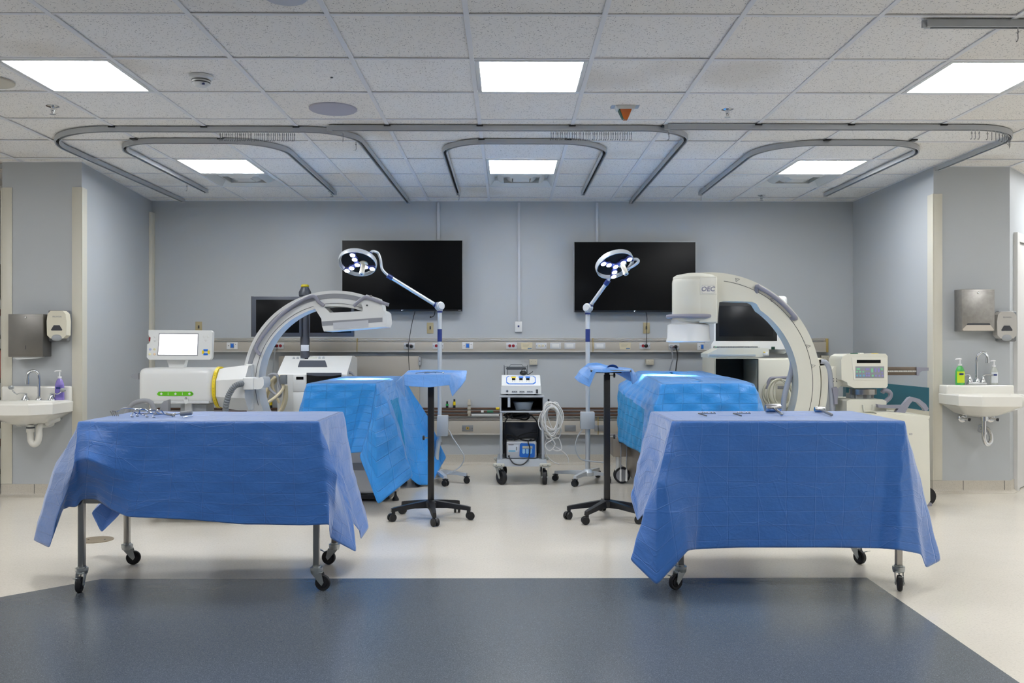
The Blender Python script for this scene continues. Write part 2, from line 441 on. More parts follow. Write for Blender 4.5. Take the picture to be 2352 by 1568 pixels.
# ------------------------------------------------------------------ ceiling fixtures
M_panel = mat('lit_diffuser', 'ffffff', .5, emit=11.0, emitcol='fbfdff')
LAB = {(-4,1):'square ceiling light panel at upper left, near the smoke detector', (0,1):'square ceiling light panel at top centre of the room',
       (4,1):'square ceiling light panel at upper right, cut by the frame', (-4,5):'far ceiling light panel inside the left inner curtain rail',
       (0,5):'far ceiling light panel inside the middle inner curtain rail', (4,5):'far ceiling light panel inside the right inner curtain rail'}
proto = None
for (i, j) in LIGHTS:
    x0 = GX(i)+.014; x1 = GX(i+1)-.014; y0 = GY(j)+.012; y1 = GY(j+1)-.012; z = CEIL+.003
    lab = LAB.get((i, j), 'square ceiling light panel outside the photographed view')
    if proto is None:
        t = thing('ceiling_light_panel', lab, 'light', ((x0+x1)/2,(y0+y1)/2,z), 'square ceiling light panels')
        b = MB(); w = .024
        for a, c in (((x0,y0),(x1,y0+w)), ((x0,y1-w),(x1,y1)), ((x0,y0+w),(x0+w,y1-w)), ((x1-w,y0+w),(x1,y1-w))):
            b.box((a[0],a[1],z-.004),(c[0],c[1],z+.02), .002, M_whitem)
        mk('frame', b, t)
        b = MB(); b.box((x0+w,y0+w,z+.002),(x1-w,y1-w,z+.012), 0, M_panel); mk('diffuser', b, t)
        proto = t; pc = Vector(t.location)
    else:
        t = dup(proto, ((x0+x1)/2,(y0+y1)/2,z), label=lab)

M_vent = mat('vent_paint', 'dcdcd8', .5)
pv = None
for (i, j), lab in zip(VENTS, ('square ceiling air vent behind the far left light panel', 'square ceiling air vent behind the far middle light panel', 'square ceiling air vent behind the far right light panel')):
    cx = (GX(i)+GX(i+1))/2; cy = (GY(j)+GY(j+1))/2
    if pv is None:
        t = thing('ceiling_vent', lab, 'vent', (cx,cy,CEIL), 'square ceiling vents behind the far lights'); h = .29; z = CEIL+.002
        b = MB()
        # frame, sloped inward
        def sq(r, zz): return [Vector((cx-r,cy-r,zz)),Vector((cx+r,cy-r,zz)),Vector((cx+r,cy+r,zz)),Vector((cx-r,cy+r,zz))]
        b.loft([sq(h,z), sq(h-.012,z-.002), sq(h-.05,z+.045), sq(h-.05,z+.07), sq(h,z+.07)], M_vent, caps=False)
        mk('frame', b, t)
        b = MB()
        for r in (.19,.115): b.loft([sq(r+.02,z+.05), sq(r,z+.022), sq(r-.03,z+.004), sq(r-.034,z+.008), sq(r-.01,z+.055)], M_vent, caps=False)
        b.loft([sq(.075,z+.012), sq(.07,z+.004), sq(.01,z+.004)], M_vent)
        mk('louvre', b, t)
        b = MB(); b.box((cx-h,cy-h,z+.07),(cx+h,cy+h,z+.19), 0, M_vent); mk('plenum', b, t)
        pv = t
    else: dup(pv, (cx,cy,CEIL), label=lab)

# smoke detector
c = W(462,178,1.45*F/(794-178)); c.z = CEIL+.005
b = MB(); b.lathe([(.062,0),(.062,-.014),(.05,-.02),(.048,-.036),(.047,-.037),(.047,-.043),(.044,-.044),(.03,-.056),(.005,-.058)], c, m=M_white, n=32)
b.lathe([(.0505,-.024),(.0505,-.028)], c, m=M_black, n=32); b.lathe([(.0485,-.037),(.0478,-.0415)], c, m=M_black, n=32)
b.cbox(c+Vector((.022,-.03,-.05)), (.014,.01,.01), .002, M_navy)
top('smoke_detector', b, 'round white smoke detector on the ceiling right of the left light', 'smoke detector', c)
# round speakers
for px, py, r, lab, mm in ((765,251,.145,'round lilac-grey speaker cover flush in the ceiling left of centre', mat('lilac_speaker_cloth','b3b3c0',.8)), (-22,190,.12,'round beige disc in the ceiling cut by left edge', mat('beige_disc','c9c2b0',.7))):
    c = W(px,py,1.452*F/(794-py)); c.z = CEIL+.0065
    b = MB(); b.lathe([(r,0),(r,-.008),(r-.006,-.012),(.004,-.012)], c, m=mm, n=48); top('ceiling_speaker', b, lab, 'speaker', c)
# sprinkler heads
ps = None
for px, py, lab in ((121,252,'chrome sprinkler head in the ceiling below the left light panel'),(1671,256,'chrome sprinkler head in the ceiling right of the orange beacon'),(1749,452,'small sprinkler head in the ceiling near the right back corner'),(762,444,'small sprinkler head by the end of left inner rail')):
    dd = 1.44*F/(794-py); c = W(px,py,dd); c.z = CEIL+.011
    if ps is None:
        b = MB(); b.lathe([(.001,0),(.036,-.001),(.038,-.006),(.026,-.012),(.012,-.016),(.011,-.03),(.006,-.034),(.006,-.05),(.018,-.052),(.018,-.055),(.001,-.056)], c, m=M_chrome, n=20)
        b.cyl(c+Vector((.010,0,-.028)), c+Vector((.006,0,-.05)), .0025, m=M_chrome); b.cyl(c+Vector((-.010,0,-.028)), c+Vector((-.006,0,-.05)), .0025, m=M_chrome)
        b.cyl(c+Vector((0,0,-.03)), c+Vector((0,0,-.05)), .0028, m=M_red)
        ps = top('sprinkler_head', b, lab, 'sprinkler', c, 'ceiling sprinkler heads')
    else: dup(ps, c, label=lab)
# orange beacon
c = W(1436,246,1.45*F/(794-246)); c.z = CEIL+.010
t = thing('signal_beacon', 'ceiling beacon with a tapering orange lens on a white bracket', 'beacon', c)
Mo = mat('orange_lens', 'b55a10', .25, coat=.5)
b = MB(); b.box(c+Vector((-.085,-.03,-.007)), c+Vector((.085,.05,-.0)), .002, mat('pale_blue_bracket','a9b6c6',.4)); mk('bracket', b, t)
b = MB(); b.prism([c+Vector((-.062,-.035,-.006)),c+Vector((.062,-.035,-.006)),c+Vector((.05,-.035,-.028)),c+Vector((-.05,-.035,-.028))],(0,.07,0),.003,M_white); mk('housing', b, t)
b = MB(); b.loft([[c+Vector((x,y,-.028)) for x,y in ((-.036,-.034),(.036,-.034),(.036,.03),(-.036,.03))],[c+Vector((x,y,-.07)) for x,y in ((-.02,-.034),(.02,-.034),(.02,.02),(-.02,.02))],[c+Vector((x,y,-.088)) for x,y in ((-.012,-.03),(.012,-.03),(.012,.01),(-.012,.01))]], Mo)
b.loft([[c+Vector((x,y,-.028)) for x,y in ((-.042,-.03),(-.0365,-.03),(-.0365,.03),(-.042,.03))],[c+Vector((x,y,-.086)) for x,y in ((-.018,-.026),(-.0125,-.026),(-.0125,.01),(-.018,.01))]], mat('teal_edge','1e5a4c',.4)); mk('lens', b, t)
# wireless unit at the very top
c = W(655,-12,1.45*F/(794+12)); c.z = CEIL+.009
b = MB(); b.lathe([(.1,0),(.1,-.012),(.085,-.026),(.004,-.028)], c, m=mat('pale_grey_disc','b9bcc4',.4), n=40)
b.cbox(c+Vector((.032,-.045,-.0285)), (.006,.006,.002), 0, mat('green_led','30e060',.4,emit=3)); b.cbox(c+Vector((0,-.04,-.0285)), (.01,.006,.002), 0, M_ink)
top('wireless_router', b, 'flat round wireless unit with a green light at ceiling top edge', 'router', c)
# small hole, a flat black disc stands in for its darkness
c = W(762,181,1.45*F/(794-181)); c.z = CEIL+.0045
b = MB(); b.lathe([(.008,0),(.008,-.0012),(.001,-.0012)], c, m=M_black, n=12); top('ceiling_hole', b, 'tiny dark disc standing for a hole in a ceiling tile above the round speaker', 'plug', c)

# ------------------------------------------------------------------ curtain rails
M_rail = mat('grey_anodised_rail', 'b6b9bc', .4, metal=.25)
M_slot = mat('rail_slot', '0e0f11', .8)
def arc_path(pts, rs):
    """polyline with rounded corners"""
    out = [Vector(pts[0])]
    for i in range(1, len(pts)-1):
        p = Vector(pts[i]); a = (Vector(pts[i-1])-p); c = (Vector(pts[i+1])-p); r = rs[i-1]
        a.normalize(); c.normalize(); half = a.angle(c)/2; tl = r/math.tan(half)
        cen = p+(a+c).normalized()*(r/math.sin(half)); s = p+a*tl; e = p+c*tl
        v0 = s-cen; v1 = e-cen; tot = v0.angle(v1); n = 14
        for k in range(n+1):
            u = k/n; out.append(cen+(v0*math.sin((1-u)*tot)+v1*math.sin(u*tot))/math.sin(tot))
    out.append(Vector(pts[-1])); return out
def sweep(b, path, prof, mm, mslot):
    rows = []; n = len(path)
    for i, p in enumerate(path):
        d = (path[min(i+1,n-1)]-path[max(i-1,0)]).normalized(); nn = Vector((-d.y, d.x, 0))
        rows.append([Vector((p.x,p.y,CEIL-.001))+nn*o+Vector((0,0,z)) for o, z in prof])
    k = len(prof)
    b.loft(rows, mm)
    slot = [[r[3]+Vector((0,0,-.0005)), r[4]+Vector((0,0,-.0005))] for r in rows]
    b.grid([[s[0], s[1]] for s in slot], mslot)
PROF = [(-.018,0),(-.018,-.032),(-.010,-.032),(-.010,-.012),(.010,-.012),(.010,-.032),(.018,-.032),(.018,0)]
def rail(name, pts, rs, label, clips=()):
    path = arc_path([(x,y,0) for x,y in pts], rs) if rs else [Vector((x,y,0)) for x,y in pts]
    c = Vector((path[0].x, path[0].y, CEIL))
    t = thing('curtain_track', label, 'curtain rail', c, 'grey curtain tracks on the ceiling')
    b = MB(); sweep(b, path, PROF, M_rail, M_slot); mk('channel', b, t)
    for e in (path[0], path[-1]):
        b = MB(); b.cbox((e.x,e.y,CEIL-.018), (.038,.012,.034) if abs(pts[0][0]-pts[1][0]) < .1 or len(rs) == 0 else (.038,.012,.034), .002, M_rail); mk('end_cap', b, t)
    for x, y in clips:
        b = MB(); b.cbox((x,y,CEIL-.004), (.044,.052,.008), .001, M_black); mk('mounting_clip', b, t)
    return t
YF = 5.97
rail('', [(-3.20,8.9),(-3.20,YF),(-1.03,YF),(-.985,8.97)], (.58,.34), 'long curtain track looping around the left bay, outermost', [(GX(k),YF) for k in (-4,-3,-2)])
rail('', [(-1.17,YF-.045),(1.237,YF-.045),(1.237,8.97)], (.34,), 'curtain track along the middle bay turning back at its right end', [(GX(k),YF-.05) for k in (-1,0,1,2)])
rail('', [(1.05,YF-.085),(3.48,YF-.085),(3.48,7.27)], (.42,), 'curtain track along the right bay curving back to the right pillar', [(GX(k),YF-.09) for k in (3,4,5)])
YI = 6.31
rail('', [(-2.79,8.35),(-2.79,YI),(-1.61,YI),(-1.62,8.45)], (.33,.36), 'inner U shaped curtain track around the far left light panel', [(GX(k),YI) for k in (-4,-3)])
rail('', [(-.46,8.45),(-.46,YI),(.72,YI),(.715,8.45)], (.33,.36), 'inner U shaped curtain track around the far middle light panel', [(GX(k),YI) for k in (0,1)])
rail('', [(1.82,8.45),(1.82,YI+.03),(3.03,YI+.03),(3.02,8.5)], (.42,.36), 'inner U shaped curtain track around the far right light panel', [(GX(k),YI) for k in (4,5)])
rail('', [(WX(2127,3.99),3.99),(3.4,3.99)], (), 'straight curtain track at top right edge of the ceiling')
rail('', [(-5.8,7.2),(-4.02,7.2)], (), 'curtain track meeting the left pillar at far left edge')

M_hk = mat('dull_wire','75777a',.45,metal=.4)
# runner hooks
def hook_mesh(c):
    b = MB(); z = -.036
    q = lambda x, y, zz: c+Vector((x, y, zz))
    b.cyl(q(0,0,z+.006), q(0,0,z-.004), .0035, n=6, m=M_white)
    b.tube([q(0,0,z-.004), q(0,0,z-.012)], .0017, 5, M_hk)
    b.tube([q(.004*math.cos(a), 0, z-.016+.004*math.sin(a)) for a in [PI/2+k*PI/4 for k in range(9)]], .0017, 4, M_hk)
    b.tube([q(0,0,z-.020), q(.001,0,z-.045), q(-.002,0,z-.056), q(-.006,0,z-.058), q(-.008,0,z-.052)], .0018, 5, M_hk)
    return b
h0 = None
random.seed(11)
def hooks(poss, label, group):
    global h0
    for (x, y) in poss:
        c = Vector((x,y,CEIL))
        if h0 is None: h0 = top('curtain_hook', hook_mesh(c), label, 'hook', c, group)
        else: dup(h0, c, random.uniform(-1.2,1.2), label, group)
def spread_px(p0, p1, n, y): return [(WX(p0+(p1-p0)*k/(n-1)+random.uniform(-1,1), y), y) for k in range(n)]
hooks(spread_px(506,677,36,YF), 'thin wire curtain hook bunched with others on the outer left ceiling track', 'wire hooks on the left front track')
hooks(spread_px(1266,1451,36,YF-.045), 'thin wire curtain hook bunched with others on the middle front ceiling track', 'wire hooks on the middle front track')
cp = [(3.06+.42*math.sin(a), YF-.085+.42-.42*math.cos(a)) for a in [.25+.085*k for k in range(12)]]
hooks([(WX(2232,YF-.085),YF-.085),(WX(2240,YF-.085),YF-.085),(WX(2249,YF-.085),YF-.085)]+cp, 'thin wire curtain hook at the curved right end of the right front track', 'wire hooks on the right front track')
for (x, y), lab in (((WX(788,YF),YF), 'lone wire hook left of the pair where left and middle tracks overlap'), ((-1.05,6.25), 'lone wire hook on the right corner of outer left track'),
        ((WX(1536,YF-.045),YF-.045), 'lone wire hook near the right bend of middle track'), ((WX(412,7.72),7.9), 'lone wire hook on the left arm of left inner track'),
        ((WX(1054,8.35),8.38), 'lone wire hook at the left end of the middle inner track'), ((WX(1612,8.35),8.38), 'lone wire hook at the left end of the right inner track'), ((WX(2338,3.99),3.99), 'lone wire hook under the straight track at top right')):
    hooks([(x,y)], lab, None); 
for o in COL.objects:
    if o.get('label','').startswith('lone') and 'group' in o.keys(): del o['group']
# ================================================================== drapes
def drape_mat(name, col, su, sv, rough=.36, sheen=.85, cs=.0016, cw=.0042, band=None, alpha=1.0):
    """non-woven sheet with a grid of packing folds; UV carries metres along and down the cloth"""
    m = bpy.data.materials.new(name); m.use_nodes = True; nt = m.node_tree; L = nt.links
    b = nt.nodes['Principled BSDF']; out = nt.nodes['Material Output']
    b.inputs['Roughness'].default_value = rough; b.inputs['Specular IOR Level'].default_value = .5; b.inputs['Sheen Weight'].default_value = sheen; b.inputs['Sheen Tint'].default_value = (.88,.92,1,1); b.inputs['Sheen Roughness'].default_value = .5
    uv = nt.nodes.new('ShaderNodeUVMap')
    g = nt.nodes.new('ShaderNodeTexCoord')
    nz = N(nt, 'ShaderNodeTexNoise'); nz.inputs['Scale'].default_value = 7; nz.inputs['Detail'].default_value = 2; L.new(uv.outputs[0], nz.inputs['Vector'])
    off = nt.nodes.new('ShaderNodeVectorMath'); off.operation = 'MULTIPLY_ADD'; L.new(nz.outputs['Color'], off.inputs[0]); off.inputs[1].default_value = (.016,.016,0); L.new(uv.outputs[0], off.inputs[2])
    sp = nt.nodes.new('ShaderNodeSeparateXYZ'); L.new(off.outputs[0], sp.inputs[0])
    def lines(sock, s):
        q = math_node(nt, 'MULTIPLY', sock, 1/s)
        fr = math_node(nt, 'FRACT', q); d = math_node(nt, 'ABSOLUTE', math_node(nt, 'SUBTRACT', fr, .5))       # .5 on a line, 0 midway
        r = N(nt, 'ShaderNodeMapRange', interpolation_type='SMOOTHERSTEP'); r.inputs['From Min'].default_value = .5-cw/s; r.inputs['From Max'].default_value = .5; L.new(d, r.inputs['Value'])
        alt = math_node(nt, 'MODULO', math_node(nt, 'FLOOR', math_node(nt, 'ADD', q, 100.5)), 2)
        sg = math_node(nt, 'MULTIPLY_ADD', alt, 2, -1)
        return math_node(nt, 'MULTIPLY', r.outputs[0], sg), d
    a, da = lines(sp.outputs[0], su); c, dc = lines(sp.outputs[1], sv)
    cr = math_node(nt, 'ADD', a, c)
    n2 = N(nt, 'ShaderNodeTexNoise'); n2.inputs['Scale'].default_value = 9; n2.inputs['Detail'].default_value = 4; n2.inputs['Roughness'].default_value = .6; L.new(uv.outputs[0], n2.inputs['Vector'])
    n3 = N(nt, 'ShaderNodeTexVoronoi', feature='DISTANCE_TO_EDGE'); n3.inputs['Scale'].default_value = 4.2; L.new(off.outputs[0], n3.inputs['Vector'])
    rid = N(nt, 'ShaderNodeMapRange'); rid.inputs['From Max'].default_value = .016; rid.inputs['To Min'].default_value = 1; rid.inputs['To Max'].default_value = 0; L.new(n3.outputs['Distance'], rid.inputs['Value'])
    h = math_node(nt, 'MULTIPLY_ADD', cr, cs, math_node(nt, 'MULTIPLY', n2.outputs['Fac'], .010))
    h = math_node(nt, 'MULTIPLY_ADD', rid.outputs[0], .0011, h)
    bp = N(nt, 'ShaderNodeBump'); bp.inputs['Strength'].default_value = .8; bp.inputs['Distance'].default_value = 1.0; L.new(h, bp.inputs['Height']); L.new(bp.outputs['Normal'], b.inputs['Normal'])
    col_ = lin(col)
    mx = N(nt, 'ShaderNodeMix', data_type='RGBA'); mx.inputs['A'].default_value = tuple(v*.93 for v in col_[:3])+(1,); mx.inputs['B'].default_value = tuple(min(1,v*1.06) for v in col_[:3])+(1,)
    n4 = N(nt, 'ShaderNodeTexNoise'); n4.inputs['Scale'].default_value = 40; n4.inputs['Detail'].default_value = 5; L.new(uv.outputs[0], n4.inputs['Vector']); L.new(n4.outputs['Fac'], mx.inputs['Factor'])
    cur = mx.outputs['Result']
    if band:
        c2, lo = band
        st = math_node(nt, 'GREATER_THAN', sp.outputs[1], lo)
        q = N(nt, 'ShaderNodeMix', data_type='RGBA'); q.inputs['B'].default_value = lin(c2); L.new(cur, q.inputs['A']); L.new(st, q.inputs['Factor']); cur = q.outputs['Result']
    L.new(cur, b.inputs['Base Color'])
    tr = nt.nodes.new('ShaderNodeBsdfTranslucent'); L.new(cur, tr.inputs['Color'])
    ms = nt.nodes.new('ShaderNodeMixShader'); ms.inputs[0].default_value = .22; L.new(b.outputs[0], ms.inputs[1]); L.new(tr.outputs[0], ms.inputs[2]); L.new(ms.outputs[0], out.inputs['Surface'])
    return m

def drape(name, stations, centre, m, label, cat, group=None, res=.014, smooth=2, puff=.0035, cell=(.145,.098), wob=.0, cells_off=(0,0), spread_centre=None, m2=None, pick=None):
    """cloth: stations round the table, each [edge point, ..., hem point]; the flat top closes to a spine"""
    R = len(stations[0])
    n = len(stations)
    cols = []       # columns of control rows
    s = 0; us = []
    for i in range(n):
        A = stations[i]; B = stations[(i+1) % n]
        L_ = max((A[k]-B[k]).length for k in range(R)); k_ = max(1, int(math.ceil(L_/res)))
        Lt = (A[0]-B[0]).length+ .35*max(0, L_-(A[0]-B[0]).length)
        for j in range(k_):
            t = j/k_; cols.append([A[k].lerp(B[k], t) for k in range(R)]); us.append(s+Lt*t)
        s += Lt
    nc = len(cols)
    # vertical rows
    seglen = [max(max((c[k]-c[k+1]).length for c in cols), .01) for k in range(R-1)]
    rows = []; vs = []; acc = 0
    tops = [c[0] for c in cols]
    if spread_centre: cpts = [Vector((min(max(p.x, spread_centre[0]), spread_centre[1]), min(max(p.y, spread_centre[2]), spread_centre[3]), p.z)) for p in tops]
    else: cpts = [Vector((centre[0], centre[1], p.z)) for p in tops]
    ntop = max(3, int(max((p-q).length for p, q in zip(tops, cpts))/(res*1.6)))
    for k in range(ntop): rows.append([q.lerp(p, k/ntop) for p, q in zip(tops, cpts)]); vs.append(None)
    for k in range(R-1):
        m_ = max(1, int(seglen[k]/res))
        for j in range(m_):
            t = j/m_
            rows.append([c[k].lerp(c[k+1], t) for c in cols]); vs.append(acc+seglen[k]*t)
        acc += seglen[k]
    rows.append([c[-1] for c in cols]); vs.append(acc)
    nr = len(rows)
    P = rows
    for it in range(smooth):
        Q = [[None]*nc for _ in range(nr)]
        for r in range(nr):
            for c in range(nc):
                l = P[r][c-1]; rr = P[r][(c+1) % nc]
                if 0 < r < nr-1: q = (l+rr+P[r-1][c]+P[r+1][c])/4
                elif r == nr-1: q = (l+rr)/2
                else: q = P[r][c]
                Q[r][c] = P[r][c].lerp(q, .5)
        P = Q
    # geometric pillows between folds
    def height(u, v, top):
        a = math.cos(2*PI*(u+cells_off[0])/cell[0]/2); b_ = math.cos(2*PI*(v+cells_off[1])/cell[1]/2)
        return puff*(.6*a*b_+.7*noise.noise(Vector((u*5, v*5, 3.1)))+ (.9*noise.noise(Vector((u*2.1, v*1.6, 9.3))) if not top else 0))
    verts = []; uvs = []
    for r in range(nr):
        for c in range(nc):
            p = P[r][c]
            if vs[r] is None: u, v = p.x, p.y; nn = Vector((0,0,1)); hh = height(u, v, True)*.35*min(1, 1)
            else:
                u = us[c]; v = vs[r]
                du = P[r][(c+1) % nc]-P[r][c-1]; dvv = P[min(r+1,nr-1)][c]-P[max(r-1,0)][c]
                nn = du.cross(dvv); nn = nn.normalized() if nn.length > 1e-9 else Vector((0,0,1))
                k = min(1, v/.06); hh = height(u, v, False)*k
            verts.append(p+nn*hh); uvs.append((u, v if vs[r] is not None else v+20*.098*0))
    faces = []
    for r in range(nr-1):
        for c in range(nc):
            d = (c+1) % nc
            faces.append((r*nc+c, r*nc+d, (r+1)*nc+d, (r+1)*nc+c))
    me = bpy.data.meshes.new(name)
    org = Vector((centre[0], centre[1], stations[0][0].z))
    me.from_pydata([v-org for v in verts], [], faces)
    ul = me.uv_layers.new(name='UVMap')
    for poly in me.polygons:
        poly.use_smooth = True
        idx = [me.loops[li].vertex_index for li in poly.loop_indices]
        ucs = [uvs[i][0] for i in idx]; wrap = max(ucs)-min(ucs) > s*.5 and vs[idx[0]//nc] is not None
        for li, i in zip(poly.loop_indices, idx):
            u = uvs[i][0]+(s if wrap and uvs[i][0] < s*.5 else 0)
            ul.data[li].uv = (u, uvs[i][1])
    me.materials.append(m)
    if m2:
        me.materials.append(m2)
        for poly in me.polygons:
            if pick(poly.center+org): poly.material_index = 1
    o = bpy.data.objects.new(name, me); COL.objects.link(o); o.location = org
    sd = o.modifiers.new('thickness', 'SOLIDIFY'); sd.thickness = .0009; sd.offset = -1
    o['label'] = label; o['category'] = cat
    if group: o['group'] = group
    return o

# ------------------------------------------------------------------ instrument tables
def caster(parent, x, y, ang, ztop, r=.038, brake=True, w=.028):
    """plate castor: fork part with wheel and brake as sub-parts; trails towards ang"""
    d = Vector((math.cos(ang), math.sin(ang), 0)); s = Vector((-d.y, d.x, 0)); up = Vector((0,0,1))
    c = Vector((x,y,0))+d*.032; c.z = r+.0005
    b = MB()
    b.cyl((x,y,ztop-.012),(x,y,ztop), .03, n=24, m=M_zinc); b.cyl((x,y,ztop-.028),(x,y,ztop-.012), .026, .03, n=24, m=M_zinc)
    for q in (-1, 1):
        o = s*q*(w/2+.004)
        tp = Vector((x,y,ztop-.022))
        pts = [tp-d*.022+o, tp+d*.03+o, c+d*.010+o+up*.004, c-up*.012+o, c-d*.012+o]
        b.prism([p-s*.0015 for p in pts], s*.003, .001, M_zinc, 1)
    b.cbox((x+d.x*.004,y+d.y*.004,ztop-.024), (.05,w+.01,.004), 0, M_zinc, (0,0,ang))
    b.cyl(c-s*(w/2+.009), c+s*(w/2+.009), .006, n=8, m=M_zinc)
    fk = mk('caster', b, parent)
    b = MB()
    prof = [(.009,-w/2),(r*.62,-w/2+.002),(r*.64,-w/2+.005),(r*.8,-w/2+.003),(r*.95,-w/2+.004),(r,-w/2+.009),(r,w/2-.009),(r*.95,w/2-.004),(r*.8,w/2-.003),(r*.64,w/2-.005),(r*.62,w/2-.002),(.009,w/2)]
    b.lathe(prof, c, s, 32, M_rubber); mk('wheel', b, fk)
    if brake:
        b = MB(); p = c+d*(r*.55)+up*(r*.75)
        b.tube([Vector((x,y,ztop-.03)), p, p+d*.03+up*.012], .003, 6, M_zinc); b.cbox(p+d*.03+up*.012, (.022,.024,.003), .001, M_zinc, (0,-.3,ang)); mk('brake_pedal', b, fk)
    return fk

def instrument_table(x0, x1, y0, y1, z, label, legs, casters):
    t = thing('instrument_table', label, 'table', ((x0+x1)/2,(y0+y1)/2,0))
    b = MB(); b.box((x0+.004,y0+.004,z-.032),(x1-.004,y1-.004,z-.004), .004, M_steel); mk('tabletop', b, t)
    for (lx, ly), (ang, br) in zip(legs, casters):
        b = MB(); b.box((lx-.0145,ly-.0145,.118),(lx+.0145,ly+.0145,z-.032), .003, M_steel); b.cyl((lx,ly,.11),(lx,ly,.12), .02, m=M_zinc); mk('leg', b, t)
    for (lx, ly), (ang, br) in zip(legs, casters): caster(t, lx, ly, ang, .112, brake=br)
    b = MB(); zr = .425
    (ax, ay), (bx, by), (cx, cy), (dx, dy) = legs          # FL FR BR BL
    for (p, q) in (((ax,ay),(bx,by)), ((bx,by),(cx,cy)), ((cx,cy),(dx,dy)), ((dx,dy),(ax,ay))):
        P = Vector((*p, zr)); Q = Vector((*q, zr)); d = (Q-P).normalized(); n = Vector((-d.y,d.x,0))*.009
        b.prism([P+d*.0145-n, P+d*.0145+n, P+d*.0145+n+Vector((0,0,.022)), P+d*.0145-n+Vector((0,0,.022))], (Q-P)-d*.029, .001)
    mk('lower_rail', b, t, M_steel)
    return t
ZT = .826
T1 = (WX(181,4.34), WX(731,4.34), 4.34, 4.985)
T2 = (WX(1545,4.34), WX(2077,4.34), 4.34, 4.985)
legsL = [(WX(188,4.385),4.385),(WX(727,4.385),4.385),(WX(768,4.90),4.90),(WX(292,4.90),4.90)]
instrument_table(T1[0],T1[1],T1[2],T1[3],ZT,'wheeled stainless table under the left front blue drape, instruments on top', legsL, [(-1.45,True),(-.15,False),(3.0,True),(.25,False)])
legsR = [(T2[0]+.05,4.40),(WX(2064,4.385),4.385),(WX(1964,4.92),4.92),(T2[0]+.06,4.92)]
instrument_table(T2[0],T2[1],T2[2],T2[3],ZT,'wheeled stainless table under the right front blue drape, mallets on top', legsR, [(-2.6,True),(-1.85,True),(-1.1,True),(1.0,False)])

M_dr = drape_mat('royal_blue_nonwoven', '3d7bce', .145, .098)
V = Vector
Wp = lambda x, y, d: W(x, y, d)
zt = ZT+.002
def E(px, d): return V((WX(px,d), d, zt))
# --- left front drape.  stations: edge, mid, hem; clockwise from the front right going left
yf, yb = 4.335, 4.99
xl, xr = T1[0]-.004, T1[1]+.004
ef = lambda px: V((WX(px,yf), yf, zt))
st = []
st += [[V((xr,yf,zt)), Wp(745,1070,4.31), Wp(758,1204,4.30)]]
st += [[ef(690), Wp(692,1080,4.30), Wp(700,1206,4.29)],
       [ef(560), Wp(560,1080,4.31), Wp(560,1204,4.31)],
       [ef(430), Wp(425,1080,4.31), Wp(420,1192,4.29)],
       [ef(330), Wp(318,1085,4.31), Wp(292,1187,4.30)],
       [ef(270), Wp(262,1075,4.28), Wp(252,1168,4.33)],
       [ef(225), Wp(222,1062,4.25), Wp(222,1147,4.345)],
       [ef(200), Wp(196,1052,4.24), Wp(187,1147,4.345)],
       [ef(186), Wp(176,1056,4.26), Wp(176,1166,4.35)],
       [V((xl,yf+.004,zt)), Wp(168,1075,4.22), Wp(148,1163,4.36)],
       [V((xl,yf+.006,zt)), Wp(150,1085,4.32), Wp(113,1258,4.36)],
       [V((xl,yf+.02,zt)), Wp(124,1085,4.44), Wp(75,1240,4.50)],
       [V((xl,yf+.10,zt)), Wp(128,1060,4.60), Wp(86,1195,4.72)],
       [V((xl,yf+.30,zt)), V((xl-.05,yf+.32,.55)), V((xl-.10,yf+.34,.40))],
       [V((xl,yb-.08,zt)), V((xl-.05,yb-.06,.55)), V((xl-.12,yb-.05,.36))],
       [V((xl,yb-.01,zt)), V((xl-.05,yb+.02,.55)), Wp(210,1178,5.06)],
       [V((xl+.005,yb,zt)), V((xl-.02,yb+.06,.55)), Wp(233,1223,5.12)],
       [V((xl+.03,yb,zt)), V((xl+.02,yb+.06,.55)), Wp(272,1185,5.08)],
       [V((xl+.10,yb,zt)), V((xl+.12,yb+.03,.5)), V((WX(300,5.03),5.03,.33))]]
st += [[V((x,yb,zt)), V((x,yb+.012+w_,.55)), V((x,yb+.02-w_,hz))] for x, w_, hz in ((-1.75,.01,.30),(-1.5,-.01,.24),(-1.25,.01,.21),(-1.05,-.005,.22))]
st += [[V((xr-.02,yb,zt)), V((xr+.02,yb+.03,.55)), V((xr+.05,yb+.06,.2))],
       [V((xr,yb-.004,zt)), Wp(812,1080,4.99), Wp(836,1165,5.0)],
       [V((xr,yb-.03,zt)), Wp(806,1085,4.86), Wp(846,1212,4.86)],
       [V((xr,yb-.10,zt)), Wp(790,1095,4.72), Wp(829,1238,4.72)],
       [V((xr,yb-.22,zt)), V((xr+.035,4.68,.55)), Wp(826,1222,4.68)],
       [V((xr,yf+.22,zt)), V((xr-.0,4.60,.58)), Wp(812,1200,4.62)],
       [V((xr,yf+.12,zt)), V((xr+.04,4.50,.52)), Wp(818,1268,4.56)],
       [V((xr,yf+.012,zt)), Wp(775,1090,4.36), Wp(760,1236,4.38)],
       [V((xr,yf+.004,zt)), Wp(760,1080,4.33), Wp(757,1210,4.33)]]
drape('instrument_table_drape', st, ((xl+xr)/2,(yf+yb)/2), M_dr, 'blue sterile drape over the left front table, hanging corners uneven', 'drape', None, spread_centre=(xl+.3,xr-.3,4.66,4.66), cells_off=(.02,.03))
